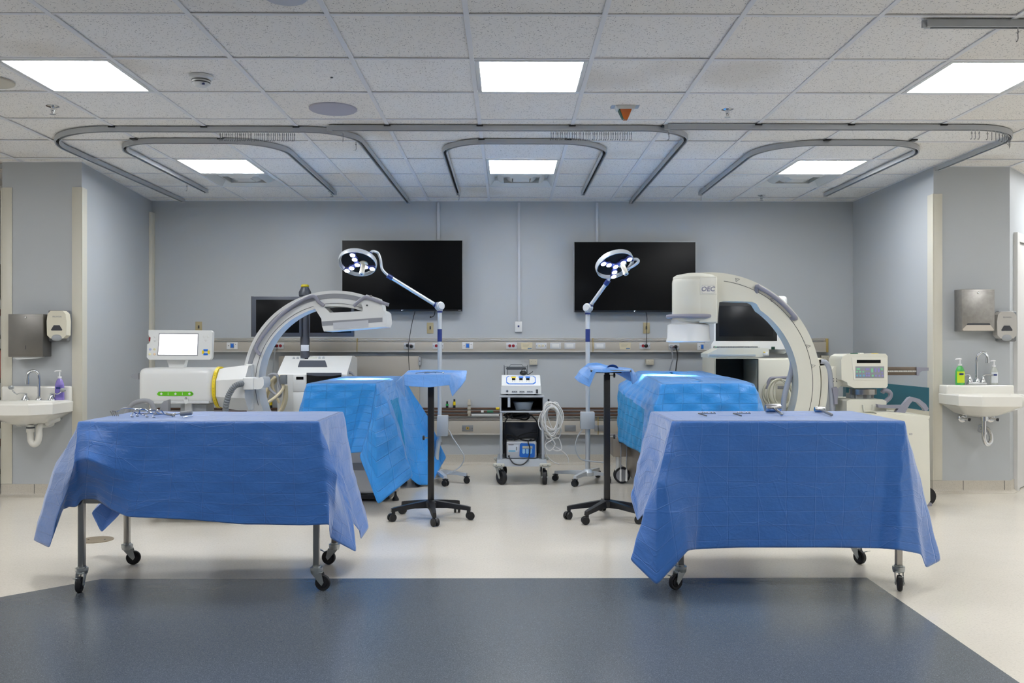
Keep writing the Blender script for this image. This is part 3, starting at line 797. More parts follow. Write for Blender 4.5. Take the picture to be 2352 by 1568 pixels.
# --- right front drape
xl, xr = T2[0]-.004, T2[1]+.004
ef = lambda px: V((WX(px,yf), yf, zt))
st = [[V((xr,yf,zt)), Wp(2068,1100,4.30), Wp(2062,1262,4.26)],
      [ef(2040), Wp(2035,1100,4.33), Wp(2020,1259,4.32)],
      [ef(1900), Wp(1895,1100,4.33), Wp(1890,1257,4.31)],
      [ef(1700), Wp(1700,1100,4.33), Wp(1705,1257,4.30)],
      [ef(1620), Wp(1612,1100,4.32), Wp(1600,1261,4.28)],
      [ef(1570), Wp(1562,1100,4.29), Wp(1580,1264,4.22)],
      [ef(1552), Wp(1528,1110,4.25), Wp(1556,1292,4.20)],
      [V((xl,yf+.002,zt)), Wp(1508,1110,4.26), Wp(1508,1344,4.18)],
      [V((xl,yf+.01,zt)), Wp(1492,1130,4.32), Wp(1446,1284,4.27)],
      [V((xl,yf+.03,zt)), Wp(1498,1110,4.44), Wp(1455,1262,4.42)],
      [V((xl,yf+.14,zt)), V((xl-.01,yf+.15,.6)), Wp(1500,1200,4.55)],
      [V((xl,yf+.30,zt)), V((xl-.01,yf+.30,.6)), Wp(1492,1165,4.66)],
      [V((xl,yb-.16,zt)), V((xl-.045,yb-.18,.6)), Wp(1478,1180,4.78)],
      [V((xl,yb-.05,zt)), Wp(1470,1060,4.90), Wp(1464,1196,4.88)],
      [V((xl,yb-.004,zt)), Wp(1464,1060,4.97), Wp(1448,1140,4.97)],
      [V((xl+.03,yb,zt)), V((xl-.02,yb+.05,.6)), V((xl-.04,yb+.12,.35))],
      [V((xl+.15,yb,zt)), V((xl+.16,yb+.02,.6)), V((xl+.16,yb+.03,.42))],
      [V((xl+.55,yb,zt)), V((xl+.55,yb+.02,.6)), V((xl+.55,yb+.03,.42))],
      [V((xr-.15,yb,zt)), V((xr-.14,yb+.02,.6)), V((xr-.14,yb+.03,.42))],
      [V((xr-.01,yb,zt)), V((xr+.03,yb+.05,.6)), V((xr+.06,yb+.10,.34))],
      [V((xr,yb-.01,zt)), V((xr+.06,yb,.6)), V((xr+.12,yb,.34))],
      [V((xr,yb-.1,zt)), V((xr+.03,yb-.1,.6)), V((xr+.05,yb-.1,.42))],
      [V((xr,yf+.3,zt)), V((xr+.02,yf+.32,.6)), V((xr+.05,yf+.34,.40))],
      [V((xr,yf+.14,zt)), V((xr+.045,yf+.2,.6)), Wp(2125,1180,4.52)],
      [V((xr,yf+.03,zt)), Wp(2112,1090,4.44), Wp(2161,1286,4.42)],
      [V((xr,yf+.008,zt)), Wp(2105,1090,4.37), Wp(2126,1304,4.34)],
      [V((xr,yf+.003,zt)), Wp(2092,1090,4.32), Wp(2116,1272,4.30)]]
drape('instrument_table_drape', st, ((xl+xr)/2,(yf+yb)/2), M_dr, 'blue sterile drape over the right front table, gridded with fold lines', 'drape', None, spread_centre=(xl+.3,xr-.3,4.66,4.66))

# ------------------------------------------------------------------ instruments
Mi = mat('polished_instrument_steel', 'b9babd', .18, metal=1)
ZS = zt+.003
def onT(px, d, h=0): return V((WX(px,d), d, ZS+h))
# rake retractor, far left
t = thing('rake_retractor', 'steel rake retractor with four prongs at the left end of left table', 'retractor', onT(262,4.72))
b = MB(); c = onT(256,4.6,.0)
b.tube([onT(268,4.62,.022), onT(283,4.68,.036), onT(310,4.72,.03), onT(345,4.75,.02), onT(368,4.76,.012)], .0035, 8, Mi, 5); mk('shaft', b, t)
b = MB(); b.cbox(onT(263,4.615,.024), (.026,.006,.005), .001, Mi, (0,.2,0))
for k in range(4): b.tube([onT(253+k*4.4,4.61,.025), onT(256.5+k*4.4,4.605,.012), onT(259+k*4.4,4.60,.001)], .0026, 6, Mi)
mk('prong', b, t)
# two self-retaining retractors and a blunt one
def hook_ret(px, d, lab, flip=1, L=60):
    t = thing('hook_retractor', lab, 'retractor', onT(px,d))
    b = MB(); b.tube([onT(px,d,.001), onT(px-6*flip,d-.005,.0015), onT(px-2*flip,d,.018), onT(px+4*flip,d+.01,.036), onT(px+14*flip,d+.02,.034)], .0027, 6, Mi, 5)
    mk('blade', b, t)
    b = MB(); b.tube([onT(px+14*flip,d+.02,.034), onT(px+L*.5,d+.05,.012), onT(px+L,d+.07,.003)], .0032, 8, Mi, 4); mk('handle', b, t)
hook_ret(307, 4.56, 'steel hook retractor next to the pronged rake on left table', 1, 30)
hook_ret(319, 4.60, 'steel hook retractor second from the left hooks on left table', 1, 60)
hook_ret(341, 4.55, 'steel hook retractor with taller loop, middle of left table instruments', 1, 55)
hook_ret(357, 4.52, 'low steel hook retractor nearest the front rim on left table', 1, 45)
t = thing('tissue_forceps', 'slim steel forceps lying flat among the hook retractors', 'forceps', onT(320,4.8))
b = MB(); b.tube([onT(306,4.62,.022), onT(312,4.68,.008), onT(330,4.72,.004)], .003, 6, M_navy)
mk('tip', b, t); b = MB(); b.tube([onT(330,4.72,.004), onT(385,4.74,.005)], .0035, 6, Mi); b.tube([onT(330,4.73,.004), onT(385,4.76,.004)], .003, 6, Mi); mk('arm', b, t)
t = thing('surgical_clamp', 'jointed steel clamp between the hooks and the grey handle', 'clamp', onT(380,4.6))
b = MB(); b.tube([onT(352,4.60,.006), onT(372,4.62,.008), onT(398,4.63,.006)], .003, 6, Mi); b.tube([onT(345,4.66,.012), onT(375,4.66,.01), onT(400,4.65,.006)], .003, 6, Mi); mk('arm', b, t)
b = MB(); b.ball(onT(399,4.62,.008), .009, Mi, s=(1,1,.7)); b.cyl(onT(396,4.58,.0), onT(403,4.62,.012), .004, m=Mi); mk('joint', b, t)
t = thing('screwdriver', 'grey textured handle tool at the right of left table instruments', 'tool', onT(430,4.62))
Mh = mat('grey_silicone_grip', '83868a', .6, bump=.4, bscale=400)
b = MB(); b.lathe([(.004,0),(.0105,.004),(.012,.01),(.012,.056),(.010,.062),(.003,.064)], onT(413,4.6,.012), V((.97,.05,.10)), 24, Mh); mk('handle', b, t)
b = MB(); b.tube([onT(402,4.6,.008), onT(413,4.6,.0125)], .0032, 8, Mi); mk('shaft', b, t)
t = thing('tissue_scissors', 'small steel scissors lying under the grey handled tool', 'scissors', onT(430,4.5))
b = MB(); b.tube([onT(420,4.50,.002), onT(433,4.53,.004), onT(442,4.55,.003)], .0022, 6, Mi); b.tube([onT(424,4.53,.004), onT(434,4.55,.004), onT(443,4.56,.003)], .0018, 6, Mi); b.cyl(onT(433,4.54,.002), onT(433,4.54,.006), .004, m=Mi); mk('blade', b, t)
# right table: two L shaped gauges and two mallets
for k, (px, lab) in enumerate(((1604,'steel right-angle gauge with beads, left of the two on right table'),(1684,'steel right-angle gauge with beads, nearer the mallets on right table'))):
    d = 4.72; t = thing('angle_gauge', lab, 'instrument', onT(px,d), 'right-angle gauges on the right table')
    b = MB(); b.tube([onT(px,d,.004), onT(px+19,d-.16,.0035)], .0028, 6, mat('dark_steel','4a4c52',.3,metal=1)); mk('blade', b, t)
    b = MB(); b.tube([onT(px,d,.004), onT(px+40,d+.0,.004)], .0028, 6, Mi); mk('arm', b, t)
    b = MB()
    for q in (10,15,20,30,37): b.ball(onT(px+q,d+.004,.008), .0045, Mi, 10)
    mk('bead', b, t)
for px, d, s, lab, hd in ((1758,4.84,1.0,'large steel mallet with thick cylinder head on the right table',(1796,4.57)),(1871,4.83,.68,'small steel mallet with knurled handle at right on the right table',(1911,4.56))):
    r = .023*s if s == 1 else .0155; L_ = .082*s
    t = thing('surgical_mallet', lab, 'mallet', onT(px,d), 'steel mallets on the right table')
    c = onT(px,d,r); ax = V((1,.02,0)).normalized()
    b = MB(); b.lathe([(r*.86,0),(r*.97,.002),(r,.005),(r,L_-.005),(r*.97,L_-.002),(r*.86,L_)], c, ax, 36, Mi); mk('head', b, t)
    m_ = c+ax*L_*.55; e = onT(hd[0],hd[1],.008); dv_ = (e-m_); ln = dv_.length; dv_.normalize(); p0 = m_+dv_*r*.9
    rr = .0085 if s == 1 else .0075
    b = MB(); b.lathe([(.005,0),(.005,.03),(rr*.7,.04),(rr,.06),(rr,ln-r-.02),(rr*1.1,ln-r-.012),(rr*.8,ln-r),(.001,ln-r+.002)], p0, dv_, 20, mat('knurled_steel','8f8f90',.3,metal=1,bump=.6,bscale=500) if s < 1 else Mi); mk('handle', b, t)

# floor drain cover
c = W(222,1238,5.53); c.z = 0
b = MB(); b.lathe([(.098,0),(.098,.003),(.092,.004),(.088,.0035),(.002,.0035)], c, m=mat('bronze_drain_cover','8d806c',.45,metal=.3,var=.1), n=40); b.cyl(c+V((-.05,0,.003)), c+V((-.05,0,.0042)), .006, m=M_ink); b.cyl(c+V((.05,0,.003)), c+V((.05,0,.0042)), .006, m=M_ink)
top('floor_drain', b, 'round brownish floor cover plate beneath the left front table', 'floor cover', c)
# ================================================================== draped operating tables
M_db = drape_mat('azure_nonwoven', '329cec', .13, .115, sheen=.4, cs=.0034, cw=.006)
M_dt = drape_mat('turquoise_nonwoven', '0a95d4', .2, .085, rough=.6, sheen=.1, cs=.004, cw=.008)
M_dl = drape_mat('pale_azure_nonwoven', '6aa4e8', .10, .10, sheen=.4)
# left: surgical table
t = thing('operating_table', 'operating table under the left azure drape, white column base showing below', 'table', (-1.19,7.2,0))
b = MB(); b.box((-1.40,6.5,.84),(-.985,8.0,.912), .03, M_black, seg=3); mk('mattress', b, t)
b = MB(); b.box((-1.38,6.53,.79),(-1.0,7.97,.838), .004, M_steel); mk('table_frame', b, t)
b = MB(); b.box((-1.30,7.42,.42),(-1.06,7.8,.79), .01, M_steel); mk('column', b, t)
b = MB(); b.box((-1.38,6.88,.055),(-.98,7.95,.42), .03, M_white, seg=3); b.box((-1.385,6.872,.24),(-.975,7.6,.295), .004, mat('grey_band','8e9298',.4)); mk('base_cover', b, t)
b = MB(); b.box((-1.36,6.86,.02),(-.90,7.98,.055), .004, M_blacks); b.box((-1.0,6.86,.08),(-.83,7.0,.14), .004, M_steel); b.box((-1.0,7.8,.06),(-.86,7.9,.12), .004, M_steel); mk('base_plate', b, t)
for x, y in ((-.86,6.93),(-1.33,6.95),(-1.33,7.9),(-.90,7.85)):
    b = MB(); b.lathe([(.026,0),(.026,.012),(.012,.035),(.008,.05),(.008,.09)], (x,y,.0), n=20, m=M_rubber); mk('levelling_foot', b, t)
z = .922; yf, yb = 6.45, 8.05; xl, xr = -1.44, -.938
st = [[V((xr,yf,z)), Wp(852,960,6.42), Wp(834,1038,6.39)],
      [V((xr-.03,yf,z)), Wp(830,955,6.46), Wp(806,1040,6.44)],
      [V((-1.15,yf,z)), V((-1.15,6.44,.66)), V((-1.13,6.43,.425))],
      [V((-1.38,yf,z)), V((-1.38,6.42,.66)), V((-1.36,6.43,.42))],
      [V((xl+.01,yf,z)), V((-1.47,6.40,.66)), V((-1.50,6.38,.36))],
      [V((xl,yf+.01,z)), V((-1.51,6.45,.66)), V((-1.56,6.46,.34))],
      [V((xl,yf+.15,z)), V((xl-.02,yf+.16,.8)), V((xl-.03,yf+.2,.70))],
      [V((xl,7.3,z)), V((xl-.015,7.3,.8)), V((xl-.02,7.3,.70))],
      [V((xl,yb-.03,z)), V((xl-.03,yb,.8)), V((xl-.04,yb,.66))],
      [V((xl+.04,yb,z)), V((xl+.03,yb+.04,.7)), V((xl+.02,yb+.06,.5))],
      [V((xr-.1,yb,z)), V((xr-.09,yb+.03,.6)), V((xr-.09,yb+.05,.3))],
      [V((xr-.005,yb,z)), V((xr+.08,yb+.10,.55)), V((xr+.16,yb+.16,.28))],
      [V((xr,yb-.01,z)), Wp(985,958,7.98), Wp(1026,1049,7.95)],
      [V((xr,yb-.06,z)), Wp(972,985,7.90), Wp(1008,1080,7.78)],
      [V((xr,yb-.14,z)), Wp(958,990,7.80), Wp(992,1112,7.62)],
      [V((xr,yb-.26,z)), Wp(944,990,7.68), Wp(962,1113,7.55)],
      [V((xr,yb-.40,z)), Wp(930,985,7.55), Wp(940,1098,7.50)],
      [V((xr,yb-.60,z)), V((xr+.03,7.42,.7)), V((xr+.05,7.42,.36))],
      [V((xr,6.95,z)), V((xr+.03,6.95,.66)), V((xr+.06,6.95,.30))],
      [V((xr,6.75,z)), Wp(915,970,6.70), Wp(938,1060,6.68)],
      [V((xr,6.58,z)), Wp(912,985,6.50), Wp(949,1093,6.48)],
      [V((xr,6.50,z)), Wp(885,1000,6.42), Wp(905,1128,6.36)],
      [V((xr,yf+.02,z)), Wp(862,1010,6.34), Wp(868,1159,6.27)],
      [V((xr,yf+.006,z)), Wp(846,1000,6.36), Wp(845,1098,6.30)],
      [V((xr,yf+.003,z)), Wp(850,975,6.39), Wp(825,1046,6.35)]]
drape('operating_table_drape', st, ((xl+xr)/2,(yf+yb)/2), M_db, 'azure sterile drape over the left operating table beneath the arched arm', 'drape', None, res=.018, m2=M_dt,
      pick=lambda p: (p.x > xr+.0 and p.z < .76 and 6.72 < p.y < 7.5), spread_centre=((xl+xr)/2,(xl+xr)/2,6.8,7.7), cell=(.13,.115), puff=.007)
# right
t = thing('operating_table', 'operating table under the right azure drape with steel base and twin castors', 'table', (1.4,7.0,0))
b = MB(); b.box((1.12,6.2,.85),(1.62,7.85,.918), .03, M_black, seg=3); mk('mattress', b, t)
b = MB(); b.box((1.14,6.22,.8),(1.6,7.8,.848), .004, M_steel); mk('table_frame', b, t)
b = MB(); b.box((1.16,7.2,.35),(1.36,7.6,.8), .01, M_steel); mk('column', b, t)
xw = WX(1407,7.75)
M_ss = mat('brushed_dull_steel', '9b938a', .38, metal=.8, var=.1)
b = MB(); b.box((xw,7.72,WZ(1048,7.75)),(xw+.19,8.0,WZ(1003,7.75)), .006, M_ss); b.box((xw+.15,6.3,.06),(1.38,7.95,.35), .01, M_ss); mk('base_cover', b, t)
for (x, y) in ((xw+.075,7.80),(xw+.13,6.4),(1.33,6.4),(1.33,7.8)):
    b = MB()
    for s in (-.03, .03): b.lathe([(.01,-.012),(.066,-.012),(.07,-.006),(.07,.006),(.066,.012),(.01,.012)], (x+.01,y+s,.0705), (0,1,0), 32, M_rubber); b.lathe([(.004,-.0145),(.052,-.0145),(.054,-.011)], (x+.01,y+s,.0705), (0,1,0), 28, M_greyp)
    w_ = mk('wheel', b, t)
    b = MB(); b.cyl((x-.02,y,.12),(x-.02,y,.26), .022, m=M_white); b.cbox((x-.015,y,.13),(.05,.03,.07), .01, M_white, (0,.4,0)); mk('fork', b, w_)
xs = xw
for k, dx in enumerate((.065,.115)):
    b = MB(); p = V((xs+dx,7.715,.37)); b.ball(p, .018, M_black, 12); b.tube([p, p+V((.002,-.01,-.08)), p+V((0,-.008,-.20)), p+V((0,-.01,-.345))], .005, 6, M_greyp); b.cyl(p+V((0,-.009,-.34)), p+V((0,-.009,-.24)), .010, .008, m=M_white); mk('foot_switch_lead', b, t)
yf, yb = 6.1, 7.95
xl = 1.058
def R_(px, py, d): return Wp(px, py, d)
st = [[R_(1735,887,6.1), R_(1742,930,6.08), R_(1748,1010,6.06)],
      [R_(1700,880,6.1), R_(1702,930,6.06), R_(1702,1010,6.08)],
      [R_(1600,880,6.1), R_(1602,930,6.07), R_(1602,1010,6.05)],
      [R_(1535,882,6.1), R_(1530,930,6.08), R_(1526,1012,6.06)],
      [R_(1520,881,6.11), R_(1504,935,6.06), R_(1488,1020,6.02)],
      [R_(1512,878,6.2), R_(1492,935,6.2), R_(1478,1045,6.2)],
      [R_(1503,872,6.5), R_(1478,930,6.5), R_(1468,1038,6.5)],
      [R_(1490,866,6.9), R_(1455,915,6.9), R_(1452,1030,6.95)],
      [R_(1474,859,7.4), R_(1432,905,7.35), R_(1434,1020,7.4)],
      [R_(1462,854,7.85), R_(1419,888,7.75), R_(1418,1012,7.8)],
      [R_(1463,852,7.93), R_(1422,884,7.98), R_(1424,1008,8.02)],
      [R_(1480,851,7.97), V((1.2,8.0,.75)), V((1.2,8.02,.45))],
      [R_(1560,852,7.97), V((1.5,8.0,.75)), V((1.5,8.02,.45))],
      [R_(1618,852,7.95), V((1.76,8.0,.75)), V((1.78,8.02,.45))],
      [R_(1626,854,7.9), V((1.80,7.9,.75)), V((1.83,7.9,.5))],
      [R_(1660,862,7.3), V((1.79,7.3,.75)), V((1.83,7.3,.6))],
      [R_(1692,868,6.8), V((1.78,6.8,.75)), V((1.84,6.8,.6))],
      [R_(1716,874,6.5), V((1.76,6.5,.75)), V((1.83,6.5,.6))],
      [R_(1732,880,6.2), R_(1752,925,6.2), R_(1778,1005,6.2)]]
drape('operating_table_drape', st, (1.37,7.0), M_db, 'azure sterile drape over the right operating table with turquoise left side', 'drape', None, res=.018, m2=M_dt,
      pick=lambda p: (p.x < 1.13 and p.z < .82-.06*(7.9-p.y) and p.y > 6.42), spread_centre=(1.38,1.40,6.4,7.6), cell=(.12,.11), puff=.012)

# ================================================================== small black instrument stands
def mayo(cx, cy, zt_, label, angs, knobs, tray):
    t = thing('instrument_stand', label, 'stand', (cx,cy,0))
    b = MB(); b.lathe([(.045,.078),(.05,.085),(.05,.115),(.035,.128),(.02,.13)], (cx,cy,0), n=24, m=M_blacks); mk('hub', b, t)
    for a in angs:
        d = V((math.cos(a), math.sin(a), 0)); s = V((-d.y, d.x, 0)); L_ = .265
        def sec(q, z0, z1, w): 
            p = V((cx,cy,0))+d*q
            return [p+s*w+V((0,0,z0)), p+s*w*.8+V((0,0,z1)), p-s*w*.8+V((0,0,z1)), p-s*w+V((0,0,z0))]
        b = MB(); f = b.loft([sec(.02,.078,.128,.026), sec(.12,.080,.115,.022), sec(L_-.01,.068,.094,.018), sec(L_+.014,.062,.088,.014)], M_blacks); b.bevel(f, .004, 2, M_blacks, .5)
        leg = mk('leg', b, t)
        p = V((cx,cy,0))+d*L_; ca = a+random.uniform(-.9,.9); cd = V((math.cos(ca), math.sin(ca), 0)); cs = V((-cd.y, cd.x, 0))
        b = MB(); c = V((p.x,p.y,.0275))+cd*.012
        for q in (-1, 1): b.lathe([(.006,-.008),(.025,-.008),(.027,-.005),(.027,.005),(.025,.008),(.006,.008)], c+cs*q*.014, cs, 24, M_black)
        b.cyl((p.x,p.y,.045),(p.x,p.y,.07), .012, m=M_blacks)
        arc = [c+cd*math.cos(x)*.029+V((0,0,math.sin(x)*.029)) for x in [i*PI/8 for i in range(9)]]
        b.prism([q-cs*.005 for q in arc]+[c-cs*.005-cd*.012, c-cs*.005+cd*.012], cs*.010, 0, M_blacks)
        mk('castor', b, leg)
    b = MB(); b.box((cx-.021,cy-.021,.12),(cx+.021,cy+.021,zt_-.03), .004, M_blacks); mk('pole', b, t)
    b = MB(); b.box((cx-.017,cy-.017,zt_-.2),(cx+.017,cy+.017,zt_-.012), .003, M_blacks); b.box((cx-.10,cy-.01,zt_-.02),(cx+.10,cy+.01,zt_-.008), .002, M_blacks); mk('inner_pole', b, t)
    for kx, kz in knobs:
        b = MB(); sx = 1 if kx > 0 else -1; b.cyl((cx+.02*sx,cy,kz),(cx+.045*sx,cy,kz), .004, n=8, m=M_steel); b.lathe([(.006,0),(.015,.002),(.016,.006),(.015,.014),(.005,.016)], (cx+.043*sx,cy,kz), (sx,0,0), 20, M_black); mk('knob', b, t)
    x0, x1, y0, y1 = tray
    b = MB(); z = zt_
    b.box((x0,y0,z-.008),(x1,y1,z-.004), .001, M_steel)
    for a, c in (((x0,y0),(x1,y0+.006)),((x0,y1-.006),(x1,y1)),((x0,y0),(x0+.006,y1)),((x1-.006,y0),(x1,y1))): b.box((a[0],a[1],z-.008),(c[0],c[1],z+.006), .001, M_steel)
    mk('tray', b, t)
    return t
random.seed(5)
cx, cy = WX(990,6.2), 6.2
tr = (WX(929,6.05), WX(1034,6.05), 6.05, 6.38)
mayo(cx, cy, .99, 'black five-legged instrument stand left of the centre cart, blue drape on its tray', [PI*1.12,PI*1.52+.1,PI*1.94,PI*.28,PI*.78], ((-1,WZ(1005,6.2)),), tr)
z = .998; x0, x1, y0, y1 = tr[0]-.004, tr[1]+.004, tr[2]-.004, tr[3]+.004
st = [[V((x1,y0,z)), Wp(1036,874,6.02), Wp(1033,884,6.02)],
      [V((.5*x0+.5*x1,y0,z)), Wp(985,874,6.03), Wp(985,889,6.0)],
      [V((x0+.05,y0,z)), Wp(944,874,6.03), Wp(943,887,6.01)],
      [V((x0,y0,z)), Wp(928,872,6.03), Wp(928,884,6.02)],
      [V((x0,y0+.01,z)), Wp(926,885,6.07), Wp(931,913,6.08)],
      [V((x0,y0+.05,z)), Wp(917,871,6.12), Wp(908,877,6.16)],
      [V((x0,y0+.16,z+.01)), Wp(922,864,6.22), Wp(915,872,6.25)],
      [V((x0,y1-.02,z)), Wp(930,858,6.36), Wp(925,862,6.4)],
      [V((x0+.02,y1,z)), Wp(940,851,6.40), Wp(938,850,6.42)],
      [V((.5*x0+.5*x1,y1,z)), Wp(1000,852,6.40), Wp(1004,849,6.41)],
      [V((x1-.02,y1,z)), Wp(1040,854,6.40), Wp(1046,850,6.42)],
      [V((x1,y1-.01,z)), Wp(1058,853,6.38), Wp(1073,850,6.4)],
      [V((x1,y1-.12,z)), Wp(1058,866,6.26), Wp(1070,872,6.28)],
      [V((x1,y0+.12,z)), Wp(1050,868,6.18), Wp(1060,887,6.18)],
      [V((x1,y0+.05,z)), Wp(1045,880,6.08), Wp(1046,902,6.1)],
      [V((x1,y0+.02,z)), Wp(1036,885,6.04), Wp(1039,911,6.04)],
      [V((x1,y0+.006,z)), Wp(1033,875,6.03), Wp(1033,890,6.03)]]
drape('tray_drape', st, ((x0+x1)/2,(y0+y1)/2), M_dl, 'pale blue sterile sheet on the tray of the left black stand', 'drape', None, res=.009, smooth=2, puff=.002, cell=(.1,.07))
for k, (pa, pb, lab) in enumerate((((955,863),(1000,855),'long slim instrument resting on left stand tray, left one'),((975,861),(1018,858),'slim instrument resting on left stand tray, right one'))):
    p = W(pa[0],860,6.1+k*.04); q = W(pb[0],860,6.28-k*.05); p.z = q.z = z+.006
    b = MB(); b.tube([p, p.lerp(q,.5)+V((0,0,.006)), q], .003, 6, Mi, 4); b.tube([p+V((0,.008,0)), p.lerp(q,.5)+V((0,.006,.004)), q+V((.006,.012,0))], .0025, 6, Mi, 4); b.ball(q, .006, Mi, 8); top('tray_forceps', b, lab, 'forceps', p)
cx = WX(1394,6.2)
tr = (WX(1357,6.05), WX(1450,6.05), 6.05, 6.36); zt_ = 1.022
mayo(cx, cy, zt_, 'black five-legged instrument stand right of the centre cart beside the turquoise drape', [PI*1.03,PI*1.30,PI*1.75,PI*-.03,PI*.5], ((1,WZ(862,6.2)),(1,WZ(1003,6.2))), tr)
z = zt_+.008; x0, x1, y0, y1 = tr[0]-.004, tr[1]+.004, tr[2]-.004, tr[3]+.004
st = [[V((x1-.01,y0+.05,z)), V((x1-.01,y0+.03,z+.002)), V((x1-.01,y0-.006,z-.012))],
      [V((.4*x0+.6*x1,y0+.05,z+.004)), V((.4*x0+.6*x1,y0+.03,z+.006)), V((.4*x0+.6*x1,y0-.007,z-.014))],
      [V((.6*x0+.4*x1,y0+.05,z+.006)), V((.6*x0+.4*x1,y0+.0,z+.008)), Wp(1390,855,6.03)],
      [V((x0+.02,y0+.05,z)), V((x0+.02,y0-.0,z+.006)), Wp(1368,854,6.03)],
      [V((x0,y0+.06,z)), Wp(1352,868,6.05), Wp(1354,889,6.04)],
      [V((x0,y0+.12,z+.006)), Wp(1337,858,6.14), Wp(1328,876,6.12)],
      [V((x0,y0+.2,z+.01)), Wp(1330,852,6.22), Wp(1319,867,6.22)],
      [V((x0,y1-.03,z+.01)), Wp(1338,843,6.3), Wp(1336,850,6.34)],
      [V((x0+.02,y1,z+.02)), Wp(1350,834,6.38), Wp(1348,842,6.44)],
      [V((x0+.1,y1,z+.02)), Wp(1372,833,6.38), Wp(1372,845,6.42)],
      [V((.4*x0+.6*x1,y1,z+.012)), Wp(1410,842,6.38), Wp(1412,856,6.42)],
      [V((x1-.01,y1,z)), Wp(1452,846,6.38), Wp(1448,876,6.42)],
      [V((x1,y1-.02,z)), Wp(1456,850,6.36), Wp(1464,872,6.38)],
      [V((x1,y0+.15,z)), Wp(1460,858,6.2), Wp(1466,872,6.2)],
      [V((x1,y0+.08,z)), Wp(1456,860,6.12), Wp(1453,883,6.12)],
      [V((x1,y0+.055,z)), Wp(1452,850,6.09), Wp(1448,856,6.08)]]
drape('tray_drape', st, ((x0+x1)/2,(y0+y1)/2), M_dl, 'rumpled pale blue sheet on the tray of the right black stand', 'drape', None, res=.009, smooth=2, puff=.004, cell=(.1,.07))
b = MB(); c = W(1405,848,6.14); c.z = z
rows = []
for k in range(9):
    a = PI*k/8; rows.append([c+V((.042*math.cos(a), -.05+.02*j, .034*math.sin(a)*(1-.12*j))) for j in range(6)])
b.grid(rows, mat('deep_azure_cloth','3a86dc',.6)); top('folded_cloth', b, 'small darker blue fold of cloth on the right stand tray', 'cloth', c)

